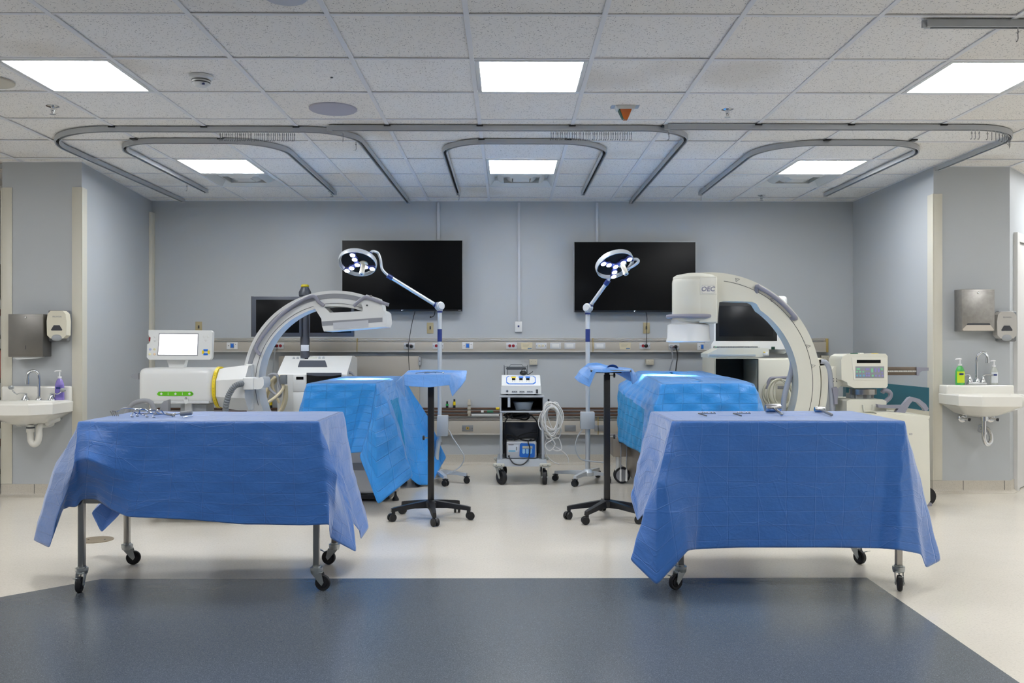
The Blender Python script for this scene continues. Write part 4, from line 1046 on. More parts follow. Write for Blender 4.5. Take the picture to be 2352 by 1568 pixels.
# ================================================================== mobile surgical lamps
LAMPS = []
M_led = mat('led_lens', 'ffffff', .3, emit=7, emitcol='f4f6ff')
M_ledr = mat('blue_violet_reflector', '5a66b0', .25, metal=.3)
M_silver = mat('silver_lamp_enamel', 'c4c8cb', .3, metal=.25, coat=.3)
def lamp(label, base, joint, elbow, neck, head, nrm, R_, legs, box, flip, knobside, group=None, cable=None, led_rot=0, handle_dir=None, hoff=(0,0)):
    t = thing('surgical_lamp', label, 'lamp', (base.x,base.y,0))
    bz = .115
    b = MB(); b.lathe([(.05,.07),(.055,.08),(.055,.10),(.035,.125),(.022,.13)], (base.x,base.y,0), n=24, m=M_silver); mk('hub', b, t)
    for ex, ey in legs:
        d = V((ex-base.x, ey-base.y, 0)); L_ = d.length; d.normalize(); s = V((-d.y,d.x,0))
        b = MB(); f = b.loft([[V((base.x,base.y,0))+d*q+s*w*i+V((0,0,zz)) for i, zz in ((1,z0),(.8,z1),(-.8,z1),(-1,z0))] for q, w, z0, z1 in ((.02,.03,.07,.115),(L_*.5,.024,.075,.105),(L_,.018,.065,.088))], M_silver); b.bevel(f, .004, 2, M_silver, .5); lg = mk('leg', b, t)
        b = MB(); c = V((ex,ey,.0275)); cs = V((math.cos(ex*40), math.sin(ex*40), 0))
        for q in (-1, 1): b.lathe([(.006,-.008),(.025,-.008),(.027,-.005),(.027,.005),(.025,.008),(.006,.008)], c+cs*q*.014, cs, 24, M_black)
        b.cyl((ex,ey,.03),(ex,ey,.066), .009, m=M_black); b.cbox((ex,ey,.058),(.05,.04,.006), .002, M_black); mk('castor', b, lg)
    # lower curved pole, upper straight pole
    b = MB(); mid = V((joint.x, joint.y, box[1]-.02))
    b.tube([V((base.x,base.y,.12)), V((base.x*.85+joint.x*.15,base.y,.24)), V((base.x*.3+joint.x*.7,base.y,.36)), mid+V((0,0,-.03)), mid+V((0,0,.04))], .021, 16, M_silver, 6); mk('lower_pole', b, t)
    b = MB(); b.cyl((joint.x,joint.y,box[1]),(joint.x,joint.y,.80), .018, m=M_silver); b.cyl((joint.x,joint.y,.80),(joint.x,joint.y,joint.z-.03), .0195, m=M_silver); b.cyl((joint.x,joint.y,.81),(joint.x,joint.y,.83), .0205, m=M_silver); mk('pole', b, t)
    zb = WZ(770, joint.y); b = MB(); b.cyl((joint.x,joint.y,zb-.055),(joint.x,joint.y,zb+.055), .0202, m=M_navy); mk('navy_sleeve', b, t)
    b = MB(); b.box((joint.x-.065*(1 if flip else .3)-.0,joint.y-.06,box[1]),(joint.x+(.055 if flip else .075),joint.y+.03,box[0]), .006, M_greycab); mk('control_box', b, t)
    # joint
    b = MB(); b.cyl(joint+V((0,0,-.045)), joint+V((0,0,-.03)), .023, m=M_navy); b.cyl(joint+V((0,0,-.03)), joint+V((0,0,.0)), .026, m=M_silver)
    b.lathe([(.03,-.03),(.037,-.026),(.037,.026),(.03,.03)], joint+V((.0,-.02,.012)), V((knobside,-.5,0)), 28, M_silver); b.lathe([(.028,.03),(.03,.034),(.028,.04)], joint+V((0,-.02,.012)), V((knobside,-.5,0)), 28, M_silver); mk('elbow_joint', b, t)
    # arm
    ad = (elbow-joint).normalized()
    b = MB(); b.cyl(joint+ad*.05, elbow-ad*.02, .0165, m=M_silver); ar = mk('arm', b, t)
    b = MB(); b.cyl(joint+ad*.02, joint+ad*.06, .021, m=M_navy); mk('collar', b, ar); b = MB(); b.cyl(elbow-ad*.035, elbow+ad*.012, .021, m=M_navy); mk('collar', b, ar)
    b = MB(); b.tube([elbow]+neck, .0115, 12, M_silver, 7); mk('gooseneck', b, t)
    # head
    n = nrm.normalized(); u = V((1,0,0)); u = (u-n*u.dot(n)).normalized(); v = n.cross(u)
    def D(a, bb, h=0): return head+u*a+v*bb+n*h
    b = MB()
    # hoop band, open on one part
    ring = []
    for k in range(49):
        a = 2*PI*k/48; ca, sa = math.cos(a), math.sin(a)
        ring.append([D(ca*R_, sa*R_, -.012), D(ca*(R_+.002), sa*(R_+.002), -.0), D(ca*R_, sa*R_, .028), D(ca*(R_-.006), sa*(R_-.006), .028), D(ca*(R_-.008), sa*(R_-.008), -.012)])
    b.loft(ring, M_silver, caps=False); mk('hoop', b, t)
    b = MB(); b.lathe([(R_*.86,-.004),(R_*.86,.006),(R_*.8,.012),(.02,.016),(.002,.016)], head, n, 40, mat('matt_black','08080a',.7,spec=.2))
    b.lathe([(R_*.86,-.004),(R_*.7,-.025),(.05,-.04),(.002,-.04)], head, n, 40, M_silver)
    hd = mk('lamp_head', b, t)
    pos = []
    for a in (0, 2*PI/3, 4*PI/3):
        for q in ((.44, .80)): pos.append((math.cos(a+led_rot)*q*R_, math.sin(a+led_rot)*q*R_))
    pos.append((0,0))
    for a in (0, 2*PI/3, 4*PI/3):
        b = MB(); p = D(0,0,.018); q = D(math.cos(a+led_rot)*.8*R_, math.sin(a+led_rot)*.8*R_, .018); dd = (q-p).normalized(); ss = dd.cross(n)
        b.prism([p-ss*.02, q-ss*.018, q+dd*.012, q+ss*.018, p+ss*.02], n*.012, .003, M_ledr); mk('led_arm', b, hd)
    for (a, c) in pos:
        b = MB(); b.lathe([(.026,0),(.026,.016),(.022,.02)], D(a,c,.016), n, 20, M_ledr); b.lathe([(.021,.0),(.021,.022),(.001,.022)], D(a,c,.016), n, 20, M_led); mk('led', b, hd)
    b = MB(); hp = D(hoff[0],hoff[1],.016); b.lathe([(.038,0),(.038,.010),(.022,.014),(.0185,.02),(.021,.10),(.0195,.115),(.004,.117)], hp, n+V((.0,0,0)), 24, M_creamd); b.cyl(hp+n*.117, hp+n*.1185, .008, m=M_navy); mk('sterile_handle', b, hd)
    b = MB(); b.cbox(neck[-1], (.05,.05,.03), .008, M_navy); mk('head_bracket', b, t)
    if cable:
        b = MB(); b.tube(cable, .0055, 8, M_greycab, 8); mk('power_cable', b, t)
    return n
# left lamp
J = W(1010,706,7.85); J.y = 7.85
B = V((J.x-.03, 7.85, 0))
E_ = W(893,634,7.7)
neck = [W(878,618,7.69), W(874,596,7.69), W(868,581,7.69), W(856,577,7.66), W(848,583,7.62)]
Hc = W(822,601,7.55)
nl = lamp('mobile surgical lamp with long arm reaching left over the left operating table', B, J, E_, neck, Hc, V((-.05,-.56,-.82)), .160,
     [(WX(1023,7.62),7.62),(WX(1072,7.78),7.78),(-.75,7.62),(-.84,8.12),(-.62,8.25)], (WZ(953,7.85), WZ(1000,7.85)), False, .3,
     cable=[W(1016,990,7.83), W(1030,988,7.82), W(1040,1005,7.8), W(1056,1030,7.78), W(1066,1050,7.76), W(1056,1072,7.76), W(1025,1090,7.74), W(998,1100,7.72)], led_rot=-.35, hoff=(.05,.0))
LAMPS.append(('lamp_beam', Hc+nl*.06, (WX(835,7.2), 7.3, .92)))
J = W(1350,710,7.75); J.y = 7.75
B = V((J.x+.0, 7.75, 0)); E_ = W(1396,646,7.6)
neck = [W(1406,632,7.55), W(1430,620,7.45), W(1452,612,7.38), W(1466,601,7.35), W(1462,595,7.35), W(1448,596,7.36)]
Hc = W(1411,605,7.36)
nr = lamp('mobile surgical lamp on the right, tilted head in front of the right television', B, J, E_, neck, Hc, V((.24,-.55,-.80)), .160,
     [(WX(1320,7.62),7.60),(WX(1276,7.9),7.93),(.87,7.76),(.82,8.12)], (WZ(945,7.75), WZ(984,7.75)), True, -.3,
     cable=[W(1338,985,7.73), W(1326,1005,7.72), W(1322,1030,7.72), W(1332,1052,7.72), W(1350,1058,7.72), W(1390,1062,7.7)], led_rot=.5, hoff=(.06,.0))
LAMPS.append(('lamp_beam', Hc+nr*.06, (WX(1535,7.2), 7.25, .95)))
# ================================================================== helpers for equipment
def pp(pts, d): return [W(x, y, d) for x, y in pts]
def pprism(b, pts, d0, d1, bev=0, m=None, seg=2, ang=.5):
    """outline given on its front face at depth d0, pushed straight back to depth d1"""
    return b.prism(pp(pts, d0), (0, d1-d0, 0), bev, m, seg, ang)
def pbox(b, x0, y0, x1, y1, d0, d1, bev=0, m=None, seg=2):
    A = W(x0, y1, d0); B_ = W(x1, y0, d0)
    return b.box((A.x, d0, A.z), (B_.x, d1, B_.z), bev, m, seg=seg)
def part(name, parent, mm, *shapes, label=None):
    b = MB()
    for s in shapes: s(b)
    return mk(name, b, parent, mm, label)
def disc(name, parent, px, py, d, rpx, mm, dep=.004, n=16):
    b = MB(); c = W(px, py, d); r = rpx/F*d; b.lathe([(r,0),(r,dep*.7),(r*.85,dep)], c, (0,-1,0), n, mm); return mk(name, b, parent)
def ang_pts(c, r, a0, a1, n):
    return [(c[0]+r*math.cos(math.radians(a0+(a1-a0)*k/n)), c[1]-r*math.sin(math.radians(a0+(a1-a0)*k/n))) for k in range(n+1)]
def coil(b, c, rx, rz, n, r, m, seed=1, tilt=.0, drop=0):
    """untidy hanging loops of cable round c (x, z radii in metres)"""
    rnd = random.Random(seed); pts = []
    for k in range(n):
        ax = rx*rnd.uniform(.6,1.05); az = rz*rnd.uniform(.8,1.08); oy = rnd.uniform(-.03,.03); ox = rnd.uniform(-.15,.15)*rx
        for j in range(12):
            a = PI/2+2*PI*j/12
            pts.append(c+V((ox*math.sin(a/2)+ax*math.cos(a)+tilt*az*math.sin(a), oy+.01*math.sin(a*2), az*(math.sin(a)-1)-abs(ox)*.2)))
    b.tube(pts, r, 7, m, 3)

# ================================================================== left mobile C-arm
D = 6.85
t = thing('mobile_x_ray_arm', 'white mobile C-shaped x-ray arm with green strip and yellow ring, left bay', 'x-ray machine', (W(440,880,6.75).x,6.75,0))
cc = (770, 880)
b = MB()
out = ang_pts(cc, 213, 61, 250, 60); inn = ang_pts(cc, 177, 250, 66, 60)
pprism(b, out+inn, D-.055, D+.15, .006, M_white)
ring = mk('arc', b, t)
b = MB()
o1 = ang_pts(cc, 206, 62, 180, 44); i1 = ang_pts(cc, 196, 180, 62, 44); pprism(b, o1+i1, D-.061, D-.05, .001, M_greyp)
mk('groove', b, ring, label='grey groove following the outer edge of the arc')
b = MB(); o1 = ang_pts(cc, 184, 70, 196, 44); i1 = ang_pts(cc, 183.2, 196, 70, 44); pprism(b, o1+i1, D-.058, D-.05, 0, M_ink); mk('edge_seam', b, ring)
# grey handles standing off the arc
def hpath(pts, d): return [W(x, y, d) for x, y in pts]
b = MB(); b.tube(hpath([(598,815),(588,802),(594,786),(612,760),(640,728),(672,702),(706,683),(722,681),(732,693),(744,702)], D-.085), .0135, 12, M_mauve, 5); mk('arc_handle', b, t)
b = MB(); b.tube(hpath([(812,703),(824,692),(838,683),(852,686),(872,693),(893,700)], D-.10), .013, 12, M_mauve, 5); mk('arc_handle', b, t)
# bracket and flat detector
b = MB(); pprism(b, [(826,688),(842,676),(868,684),(877,700),(880,722),(836,722),(832,704)], D-.09, D+.12, .01, M_white); mk('head_bracket', b, t)
b = MB(); pprism(b, [(718,700),(733,694),(762,722),(738,732)], D-.07, D+.12, .006, M_white); mk('side_bracket', b, t)
b = MB(); pprism(b, [(737,722),(756,718),(880,712),(885,717),(887,740),(884,750),(760,760),(744,761),(740,750)], D-.16, D+.18, .010, M_white)
det = mk('detector_housing', b, t)
b = MB(); pprism(b, [(739,738),(878,729),(878,739),(740,748)], D-.1625, D-.15, .001, M_greyp); mk('grey_band', b, det)
b = MB(); pprism(b, [(765,741),(846,735),(846,750),(766,756)], D-.1635, D-.15, .001, mat('pale_grey_panel','bcbfc4',.4)); mk('tray_door', b, det)
b = MB(); pprism(b, [(879,722),(888,722),(888,742),(880,742)], D-.166, D-.14, .004, M_whitem); mk('latch', b, det)
disc('screw', det, 843, 701, D-.089, 2, M_ink); disc('screw', det, 852, 680, D-.089, 3, M_steel)
# body
b = MB(); pbox(b, 316, 845, 487, 928, 6.58, 6.88, .045, M_white, 4); body = mk('generator_body', b, t)
b = MB(); pbox(b, 332, 921, 480, 927, 6.575, 6.8, .006, mat('body_skirt','c6c8ca',.4)); mk('body_skirt', b, body)
b = MB(); pprism(b, [(365,899),(440,899),(444,903),(444,906),(440,909),(365,909),(361,906),(361,903)], 6.5775, 6.59, .001, M_green); gs = mk('green_label', b, body)
for px in (370.5, 403, 435): disc('white_dot', gs, px, 904, 6.577, 2.6, M_whitem, .0015)
for px in (386, 419): 
    b = MB(); pbox(b, px-.4, 901, px+.4, 907, 6.5765, 6.58, 0, M_whitem); mk('tick_mark', b, gs)
b = MB(); b.text('cm', W(441,904,6.5765), .014, M_ink); mk('scale_text', b, gs)
b = MB(); pprism(b, [(421,915),(432,915),(433,925),(425,928)], 6.572, 6.58, .001, M_whitem); pp_ = mk('pointer', b, body)
b = MB(); q = [(427,911),(430.4,916.6),(423.6,916.6)]; q2 = [(427,913),(428.8,915.8),(425.2,915.8)]
pprism(b, q, 6.5705, 6.573, 0, M_ink); pprism(b, q2, 6.5702, 6.572, 0, M_whitem); mk('triangle_mark', b, pp_)
c = W(505,889,6.73); rr = 47.5/F*6.73
b = MB(); b.lathe([(rr-.01,-.012),(rr,-.010),(rr,.010),(rr-.01,.012)], c, (1,0,0), 48, M_yellow)
yr = mk('scale_ring', b, t, label='yellow rotation scale ring')
b = MB()
for k in range(40):
    a = 2*PI*k/40; w = .006 if k % 5 else .012
    b.cbox(c+V((.002,math.cos(a)*(rr+.0002),math.sin(a)*(rr+.0002))), (w,.0014,.0014), 0, M_ink, (a-PI/2,0,0))
mk('scale_marks', b, yr)
def octo(px, r, dx=0):
    c_ = W(px,890,6.73); c_.y = 6.73; R = r/F*6.73
    return [c_+V((0, math.cos(a)*R, math.sin(a)*R)) for a in [PI/8+k*PI/4 for k in range(8)]]
b = MB(); f = b.loft([octo(509.5,46), octo(522,50), octo(560,55), octo(577,55)], M_white); b.bevel(f, .008, 2, M_white, .4); car = mk('carriage', b, t)
b = MB(); pbox(b, 563, 836, 579, 941, 6.74, 6.97, .01, M_white); mk('carriage_clamp', b, t)
b = MB(); pbox(b, 557, 867, 582, 895, 6.53, 6.70, .008, M_whitem, 3); pprism(b, [(581,868),(590,870),(598,866),(603,866),(606,872),(606,884),(601,892),(590,894),(581,893)], 6.54, 6.72, .012, M_whitem, 3); mk('hose_socket', b, t)
M_hose = mat('corrugated_grey_hose', '767b80', .5)
hp = crom([W(562,880,6.60), W(553,881,6.52), W(540,886,6.49), W(529,900,6.48), W(522,918,6.48), W(518,945,6.50), W(520,1000,6.55)], 12)
b = MB(); rs = [(.0225 if k % 3 else .0175) for k in range(len(hp))]; b.tube(hp, rs, 12, M_hose); mk('hose', b, t)
e_ = W(*ang_pts(cc, 195, 248, 248, 1)[0], D)
b = MB(); b.box((e_.x-.12,D-.13,e_.z-.13),(e_.x+.12,D+.2,e_.z+.10), .035, M_white, seg=3); mk('tube_housing', b, t)
# column and base
b = MB(); pbox(b, 414, 928, 474, 1000, 6.66, 6.84, .006, M_greycab); pbox(b, 424, 926, 440, 945, 6.63, 6.67, .003, M_whitem); mk('lift_column', b, t)
cxl = W(440,880,6.75).x
b = MB(); b.box((cxl-.28,6.48,.12),(cxl+.24,7.0,.52), .05, M_white, seg=3); mk('base_cabinet', b, t)
b = MB(); b.box((cxl+.1,6.62,.09),(cxl+.52,6.72,.15), .02, M_greycab); b.box((cxl+.1,6.88,.09),(cxl+.52,6.98,.15), .02, M_greycab); b.box((cxl-.05,6.02,.10),(cxl+.50,6.6,.14), .02, M_greycab); mk('chassis', b, t)
for x, y in ((cxl+.45,6.10),(cxl+.47,6.90),(cxl-.2,6.55),(cxl-.2,6.95)):
    b = MB(); b.cyl((x-.02,y,.06),(x+.02,y,.06), .058, m=M_rubber); b.cbox((x,y,.1),(.06,.06,.05), .01, M_black); mk('castor', b, t)
# display on neck
b = MB(); pprism(b, [(383,827),(426,827),(421,846),(389,846)], 6.66, 6.72, .008, M_white); mk('display_neck', b, t)
b = MB(); pprism(b, [(341,757.5),(483,758.5),(488,763),(486,820),(482,826),(342,826),(337,820),(338,790),(345,787),(346,775),(341,770)], 6.62, 6.665, .006, M_whitem)
ds = mk('display', b, t)
b = MB(); pprism(b, [(365,765),(456,765.5),(454,817),(361.5,816.5)], 6.6185, 6.63, .001, M_greyp); mk('screen_bezel', b, ds)
b = MB(); pprism(b, [(367,767),(454,767.5),(452,814.5),(363.5,814)], 6.6175, 6.62, 0, mat('lit_white_screen','f4f4fb',.3,emit=.95,emitcol='f6f6fc')); mk('screen', b, ds)
b = MB(); pbox(b, 341, 774, 347, 784, 6.625, 6.65, .004, M_red); mk('stop_button', b, ds)
for px, py, mm in ((356,773,M_white),(356,782,M_white),(345,802,mat('pale_blue_button','b9c4e6',.4)),(355,802,mat('pale_yellow_button','e6e0b4',.4)),(344,813,_M['pale_yellow_button']),(355,813,mat('pale_orange_button','e6cdb0',.4)),(469,773,M_white),(478,773,M_white),(473,781,M_white)):
    disc('button', ds, px, py, 6.62, 2.8, mm, .003)
for (px, py, mm, sx, sy) in ((472,804,M_blueb,5,2.4),(472,813,M_blueb,5,2.4),(466,808.5,M_yellow,2.4,4),(479,808.5,M_yellow,2.4,4)):
    b = MB(); pbox(b, px-sx, py-sy, px+sx, py+sy, 6.6165, 6.621, .001, mm); mk('button', b, ds)
# push handles
b = MB(); pprism(b, [(318,857),(304,859),(299,862),(301,866),(308,870),(318,871)], 6.62, 6.72, .008, M_greyp, 3); mk('side_handle', b, t)
b = MB(); b.tube(hpath([(290,950),(302,930),(318,922),(334,920),(347,925),(354,945),(356,985)], 6.4), .017, 12, M_greyp, 5); mk('push_handle', b, t)
b = MB(); pprism(b, [(366,945),(369,929),(376,921),(386,918),(386,945)], 6.45, 6.5, .006, M_greyp); mk('brake_lever', b, t)

# ================================================================== right mobile C-arm
D = 6.88
t = thing('mobile_x_ray_arm', 'cream mobile C-shaped x-ray arm with keypad console, right bay', 'x-ray machine', (W(2040,880,6.8).x,6.8,0))
cc = (1630, 880)
out = ang_pts(cc, 255, 104, -78, 70); inn = ang_pts(cc, 204, -78, 55, 50)
b = MB(); pprism(b, [(1556,634)]+out+inn+[(1738,698),(1728,693),(1662,691),(1652,694),(1648,742),(1600,742),(1560,700)], D-.075, D+.085, .012, M_cream, 3)
ring = mk('arc', b, t)
b = MB(); o1 = ang_pts(cc, 237.5, 82, -20, 50); i1 = ang_pts(cc, 236.5, -20, 82, 50); pprism(b, o1+i1, D-.0765, D-.07, 0, M_ink); mk('edge_seam', b, ring)
M_icon = mat('icon_ink', '5a5c60', .6)
for (px, py, a) in ((1694,642,.9),(1857,795,0),(1868,840,0),(1775,688,.6)):
    b = MB(); s = 5
    q = [(px-s, py-s*.7), (px+s, py-s*.2), (px-s*.7, py+s)]
    for i in range(3):
        p0 = W(*q[i], D-.0765); p1 = W(*q[(i+1) % 3], D-.0765); b.cyl(p0, p1, .0011, n=5, m=M_icon)
    b.ball(W(px-2,py,D-.0765), .003, M_icon, 6); mk('marking', b, ring)
b = MB(); pp2 = [W(x,y,D-.10) for x,y in ang_pts(cc, 248, 64, 37, 12)]
b.tube([W(1738,672,D-.06)]+pp2+[W(1815,731,D-.06)], .0165, 12, M_mauve, 3); mk('arc_handle', b, t)
# image intensifier
b = MB(); c = W(1595.5,740,D); b.lathe([(.150,0),(.168,.008),(.1705,.02),(.1705,.30),(.168,.32),(.160,.335)], c, n=64, m=M_cream); pbox(b, 1606, 634, 1648, 741, D-.1705, D+.12, .012, M_cream, 3); b.lathe([(.166,.33),(.163,.345),(.14,.36),(.06,.375),(.002,.378)], c, n=64, m=M_cream); hd = mk('intensifier_housing', b, t)
b = MB(); pbox(b, 1608, 638, 1646, 676, D-.1735, D-.16, .003, mat('cream_plate','dddbcf',.4)); fp = mk('front_plate', b, hd)
b = MB(); pbox(b, 1612.5, 654.5, 1640.5, 673, D-.1745, D-.17, 0, M_greyp); pbox(b, 1613, 655, 1640, 672.5, D-.175, D-.17, 0, mat('badge_cream','e2e0d6',.4)); bd = mk('badge', b, fp)
for (x0,y0,x1,y1) in ((1613.5,655,1639.5,655.5),(1613.5,672,1639.5,672.5),(1613.5,655,1614,672.5),(1639,655,1639.5,672.5)):
    pass
b = MB(); b.text('OEC', W(1626.5,663.9,D-.1755), .050, M_mauve, .0008, up=(.18,0,1), bold=.0016); lt = mk('badge_text', b, hd)
b = MB(); c = W(1587,727,D)
rr = .19
b.loft([[c+V((math.cos(a)*r*(1.0 if math.cos(a) > 0 else 1.0)-.0, math.sin(a)*r*.98-.02, z)) for a in [2*PI*k/48 for k in range(48)]] for r, z in ((rr-.02,-.016),(rr,-.012),(rr+.004,0),(rr,.012),(rr-.02,.016),(rr-.03,.0),(rr-.02,-.016))], M_mauve, caps=False); mk('ring_handle', b, t)
c = W(1581,740,D)
b = MB(); b.lathe([(.13,.02),(.13,-.01),(.158,-.02),(.16,-.12),(.165,-.13),(.168,-.148),(.150,-.152),(.001,-.152)], c, n=48, m=M_white); mk('collimator_cup', b, t)
# hanging hose inside arc
b = MB(); b.tube(hpath([(1812,772),(1817,790),(1822,812),(1818,850),(1808,885),(1801,915),(1799,950),(1800,1000)], 6.94), .021, 12, mat('light_grey_hose','a3a8b2',.5), 6); mk('inner_hose', b, t)
b = MB(); b.ball(W(1813,775,6.93), .035, M_cream, 14, (1,1,1.3)); mk('hose_boot', b, t)
# tube at lower end of the arc (behind the drapes)
e = W(*ang_pts(cc, 230, -78, -78, 1)[0], D)
b = MB(); b.box((e.x-.28,D-.14,e.z-.12),(e.x+.05,D+.16,e.z+.12), .04, M_cream); mk('tube_housing', b, t)
# carriage, cable, cross arm
o1 = ang_pts(cc, 272, 12, -42, 20); i1 = ang_pts(cc, 257, -42, 12, 20)
b = MB(); pprism(b, o1+i1, D-.06, D+.10, .006, M_cream); mk('carriage', b, t)
b = MB(); pprism(b, [(1876,828),(1884,822),(1895,824),(1898,838),(1880,840)], D-.06, D+.06, .01, M_cream); mk('cable_boot', b, t)
b = MB(); b.tube(hpath([(1884,830),(1896,833),(1904,850),(1908,880),(1911,915),(1912,950),(1908,1010)], D-.05), .0215, 14, mat('light_grey_hose','a3a8b2',.5), 6); mk('outer_hose', b, t)
b = MB(); pprism(b, [(1904,856),(1916,842),(1934,841),(1936,866),(1934,884),(1924,892),(1908,890)], D-.06, D+.06, .008, M_cream); ca = mk('cross_arm_joint', b, t)
for dx, dy in ((-5,-4),(5,-4),(-5,5),(5,5)):
    b = MB(); b.cyl(W(1918+dx,872+dy,D-.062), W(1918+dx*.5,872+dy*.4,D-.062), .0025, n=6, m=M_ink); mk('marking', b, ca)
b = MB(); pprism(b, [(1912,891),(1922,888),(1926,895),(1924,915),(1924,928),(1917,928),(1916,912)], D-.09, D-.055, .004, M_mauve); mk('lock_lever', b, t)
b = MB(); b.cyl(W(1930,851,D), W(1945,851,D), .035, m=mat('brown_anodised_bar','6d6258',.35,metal=.6)); mk('cross_arm', b, t)
# console head
DH = 6.72
b = MB(); pprism(b, [(1936,818),(1946,813),(2034,812),(2039,818),(2039,886),(2035,891),(1962,891),(1947,884),(1946,878),(1933,872),(1932,826)], DH, DH+.26, .018, M_cream, 3); ch = mk('console_head', b, t)
b = MB(); pprism(b, [(1956,821),(2037,821),(2037,872),(1962,872)], DH-.004, DH+.01, .003, mat('console_face','dedccf',.4)); cf = mk('console_face', b, ch)
b = MB(); pbox(b, 1968, 826.3, 2023, 833.5, DH-.0055, DH, .0005, M_screen); mk('readout', b, ch)
b = MB()
for px, s in ((1977,'500'),(1995,'READY'),(2014,'1500')): pass
b = MB(); pbox(b, 1965, 841, 2031, 868, DH-.0055, DH, .0005, mat('keypad_grey','8d9097',.5)); kp = mk('keypad', b, ch)
KG = mat('key_green','7fc79a',.5); KB = mat('key_blue','6aa5c8',.5); KP = mat('key_purple','8f88c4',.5)
keys = [(1971.5,847,KG,4.5,2),(1968.5,853.5,KG,2,2),(1975.5,853.5,KG,2,2),(1983,853.5,KG,2,2),(1969,862.3,KB,2.2,2.2),(1976.3,862.3,KB,2.2,2.2),(1984,862.3,KB,2.2,2.2),
        (1992.5,847.3,KP,5,2),(1990.7,857,KP,2,2),(1996,857,KP,2,2),(1990.7,862.5,KP,2,2),(1996,862.5,KP,2,2),(2003.3,850.3,KG,2.1,4.8),(2004.5,862.5,KG,2.3,2.3),
        (2011,849.8,KP,2,4.6),(2018.3,849.8,KP,2,4.6),(2025.3,847.3,KG,2.6,2.4),(2026,855.5,KP,2.2,1.8),(2012.2,862.6,KP,2.2,2.2),(2019.6,862.6,KP,2.2,2.2),(2027,862.6,KP,2.2,2.2)]
for px, py, mm, sx, sy in keys:
    b = MB(); pprism(b, [(px+sx*math.copysign(abs(math.cos(a))**.5, math.cos(a)), py+sy*math.copysign(abs(math.sin(a))**.5, math.sin(a))) for a in [2*PI*(k+.5)/12 for k in range(12)]], DH-.0075, DH-.005, 0, mm); mk('key', b, kp)
b = MB(); b.cyl(W(1962,814,DH+.08), W(1962,810.5,DH+.08), .028, m=M_green if False else mat('dark_green_button','1e5a44',.4)); mk('top_button', b, ch)
b = MB(); pbox(b, 1975, 810, 1985, 814, DH+.05, DH+.12, .006, M_cream); pbox(b, 2009, 811, 2018, 814, DH+.05, DH+.12, .004, M_yellow); mk('top_switch', b, ch)
c = W(1982,0,DH+.14).x; cy_ = DH+.14
b = MB(); b.cyl((c,cy_,WZ(905,cy_)),(c,cy_,WZ(893,cy_)), .10, m=M_steel, n=40); mk('swivel_collar', b, t)
b = MB(); pbox(b, 1966, 903, 2001, 925, DH+.10, DH+.2, .002, M_alum); pbox(b, 1955, 903, 2008, 925, DH+.13, DH+.24, .004, M_greycab); pbox(b, 1983, 903, 1991, 925, DH+.098, DH+.11, 0, M_greyp); mk('column', b, t)
b = MB(); pprism(b, [(1945,921),(1952,917),(2028,917),(2036,921),(2036,1000),(1945,1000)], DH+.0, DH+.36, .012, M_cream); nb = mk('column_housing', b, t)
b = MB(); b.tube(hpath([(1982,929),(1984,936),(1986,944),(1990,944),(2000,944),(2004,944),(2006,936),(2004,929)], DH-.012), .006, 8, M_cream, 4); mk('cable_cleat', b, nb)
b = MB(); b.tube(hpath([(2026,902),(2030,897),(2038,897),(2045,903),(2044,912),(2036,920),(2026,930)], DH+.08), .017, 10, M_mauve, 4); mk('cable_hook', b, t)
b = MB(); pprism(b, [(2016,928),(2030,930),(2074,930),(2088,913),(2094,911),(2112,916),(2127,928),(2133,938),(2130,943),(2124,944),(2122,938),(2108,924),(2096,921),(2090,928),(2078,950),(2055,950),(2064,938),(2018,936)], DH-.06, DH-.02, .006, M_mauve); mk('steering_handle', b, t)
b = MB(); pbox(b, 2039, 842.5, 2107, 861.5, DH+.10, DH+.15, .003, mat('brown_anodised_bar','6d6258',.35,metal=.6)); sc_ = mk('cross_arm_scale_bar', b, t)
b = MB(); pbox(b, 2040, 850.5, 2106, 854, DH+.0985, DH+.1, 0, mat('scale_strip','c4c4c0',.4)); mk('scale_strip', b, sc_)
b = MB()
for k in range(30): pbox(b, 2042+k*2.1, 851.4 if k % 5 else 850.8, 2042.4+k*2.1+(.5 if k % 5 == 0 else 0), 853, DH+.0975, DH+.099, 0, M_ink)
mk('scale_marks', b, sc_)
b = MB(); pprism(b, [(2106,843),(2133,844),(2133,851),(2118,852),(2112,856),(2111,862),(2106,862)], DH+.09, DH+.15, .005, M_mauve); mk('cross_arm_grip', b, t)
# big body
DB = 6.55
b = MB(); pprism(b, [(2040,951),(2110,955),(2128,959),(2134,966),(2137,1150),(2128,1162),(1960,1162),(1960,1000),(1990,951)], DB, DB+.55, .035, M_cream, 3); bb = mk('cabinet', b, t)
b = MB(); pprism(b, [(2012,948),(2040,945),(2136,955),(2134,962),(2030,958)], DB+.05, DB+.5, .01, M_cream); mk('cabinet_top', b, t)
b = MB(); b.text('us', W(2092,996,DB-.001), .030, M_mauve, .0006, up=(.18,0,1)); mk('side_lettering', b, bb)
b = MB(); pbox(b, 2126, 1154, 2142, 1172, DB+.1, DB+.2, .01, M_mauve); pbox(b, 1975, 1154, 1992, 1172, DB+.1, DB+.2, .01, M_mauve); mk('floor_bumper', b, t)
xb = W(2050,0,6.8).x
for x, y in ((xb+.2,DB+.14),(xb-.1,DB+.14),(xb+.2,DB+.45),(xb-.1,DB+.45)):
    b = MB(); b.cyl((x,y-.025,.07),(x,y+.025,.07), .068, m=M_rubber); mk('wheel', b, t)
b = MB(); b.box((e.x+.2,D-.06,.09),(xb-.2,D+.12,.17), .02, M_cream); mk('chassis_leg', b, t)
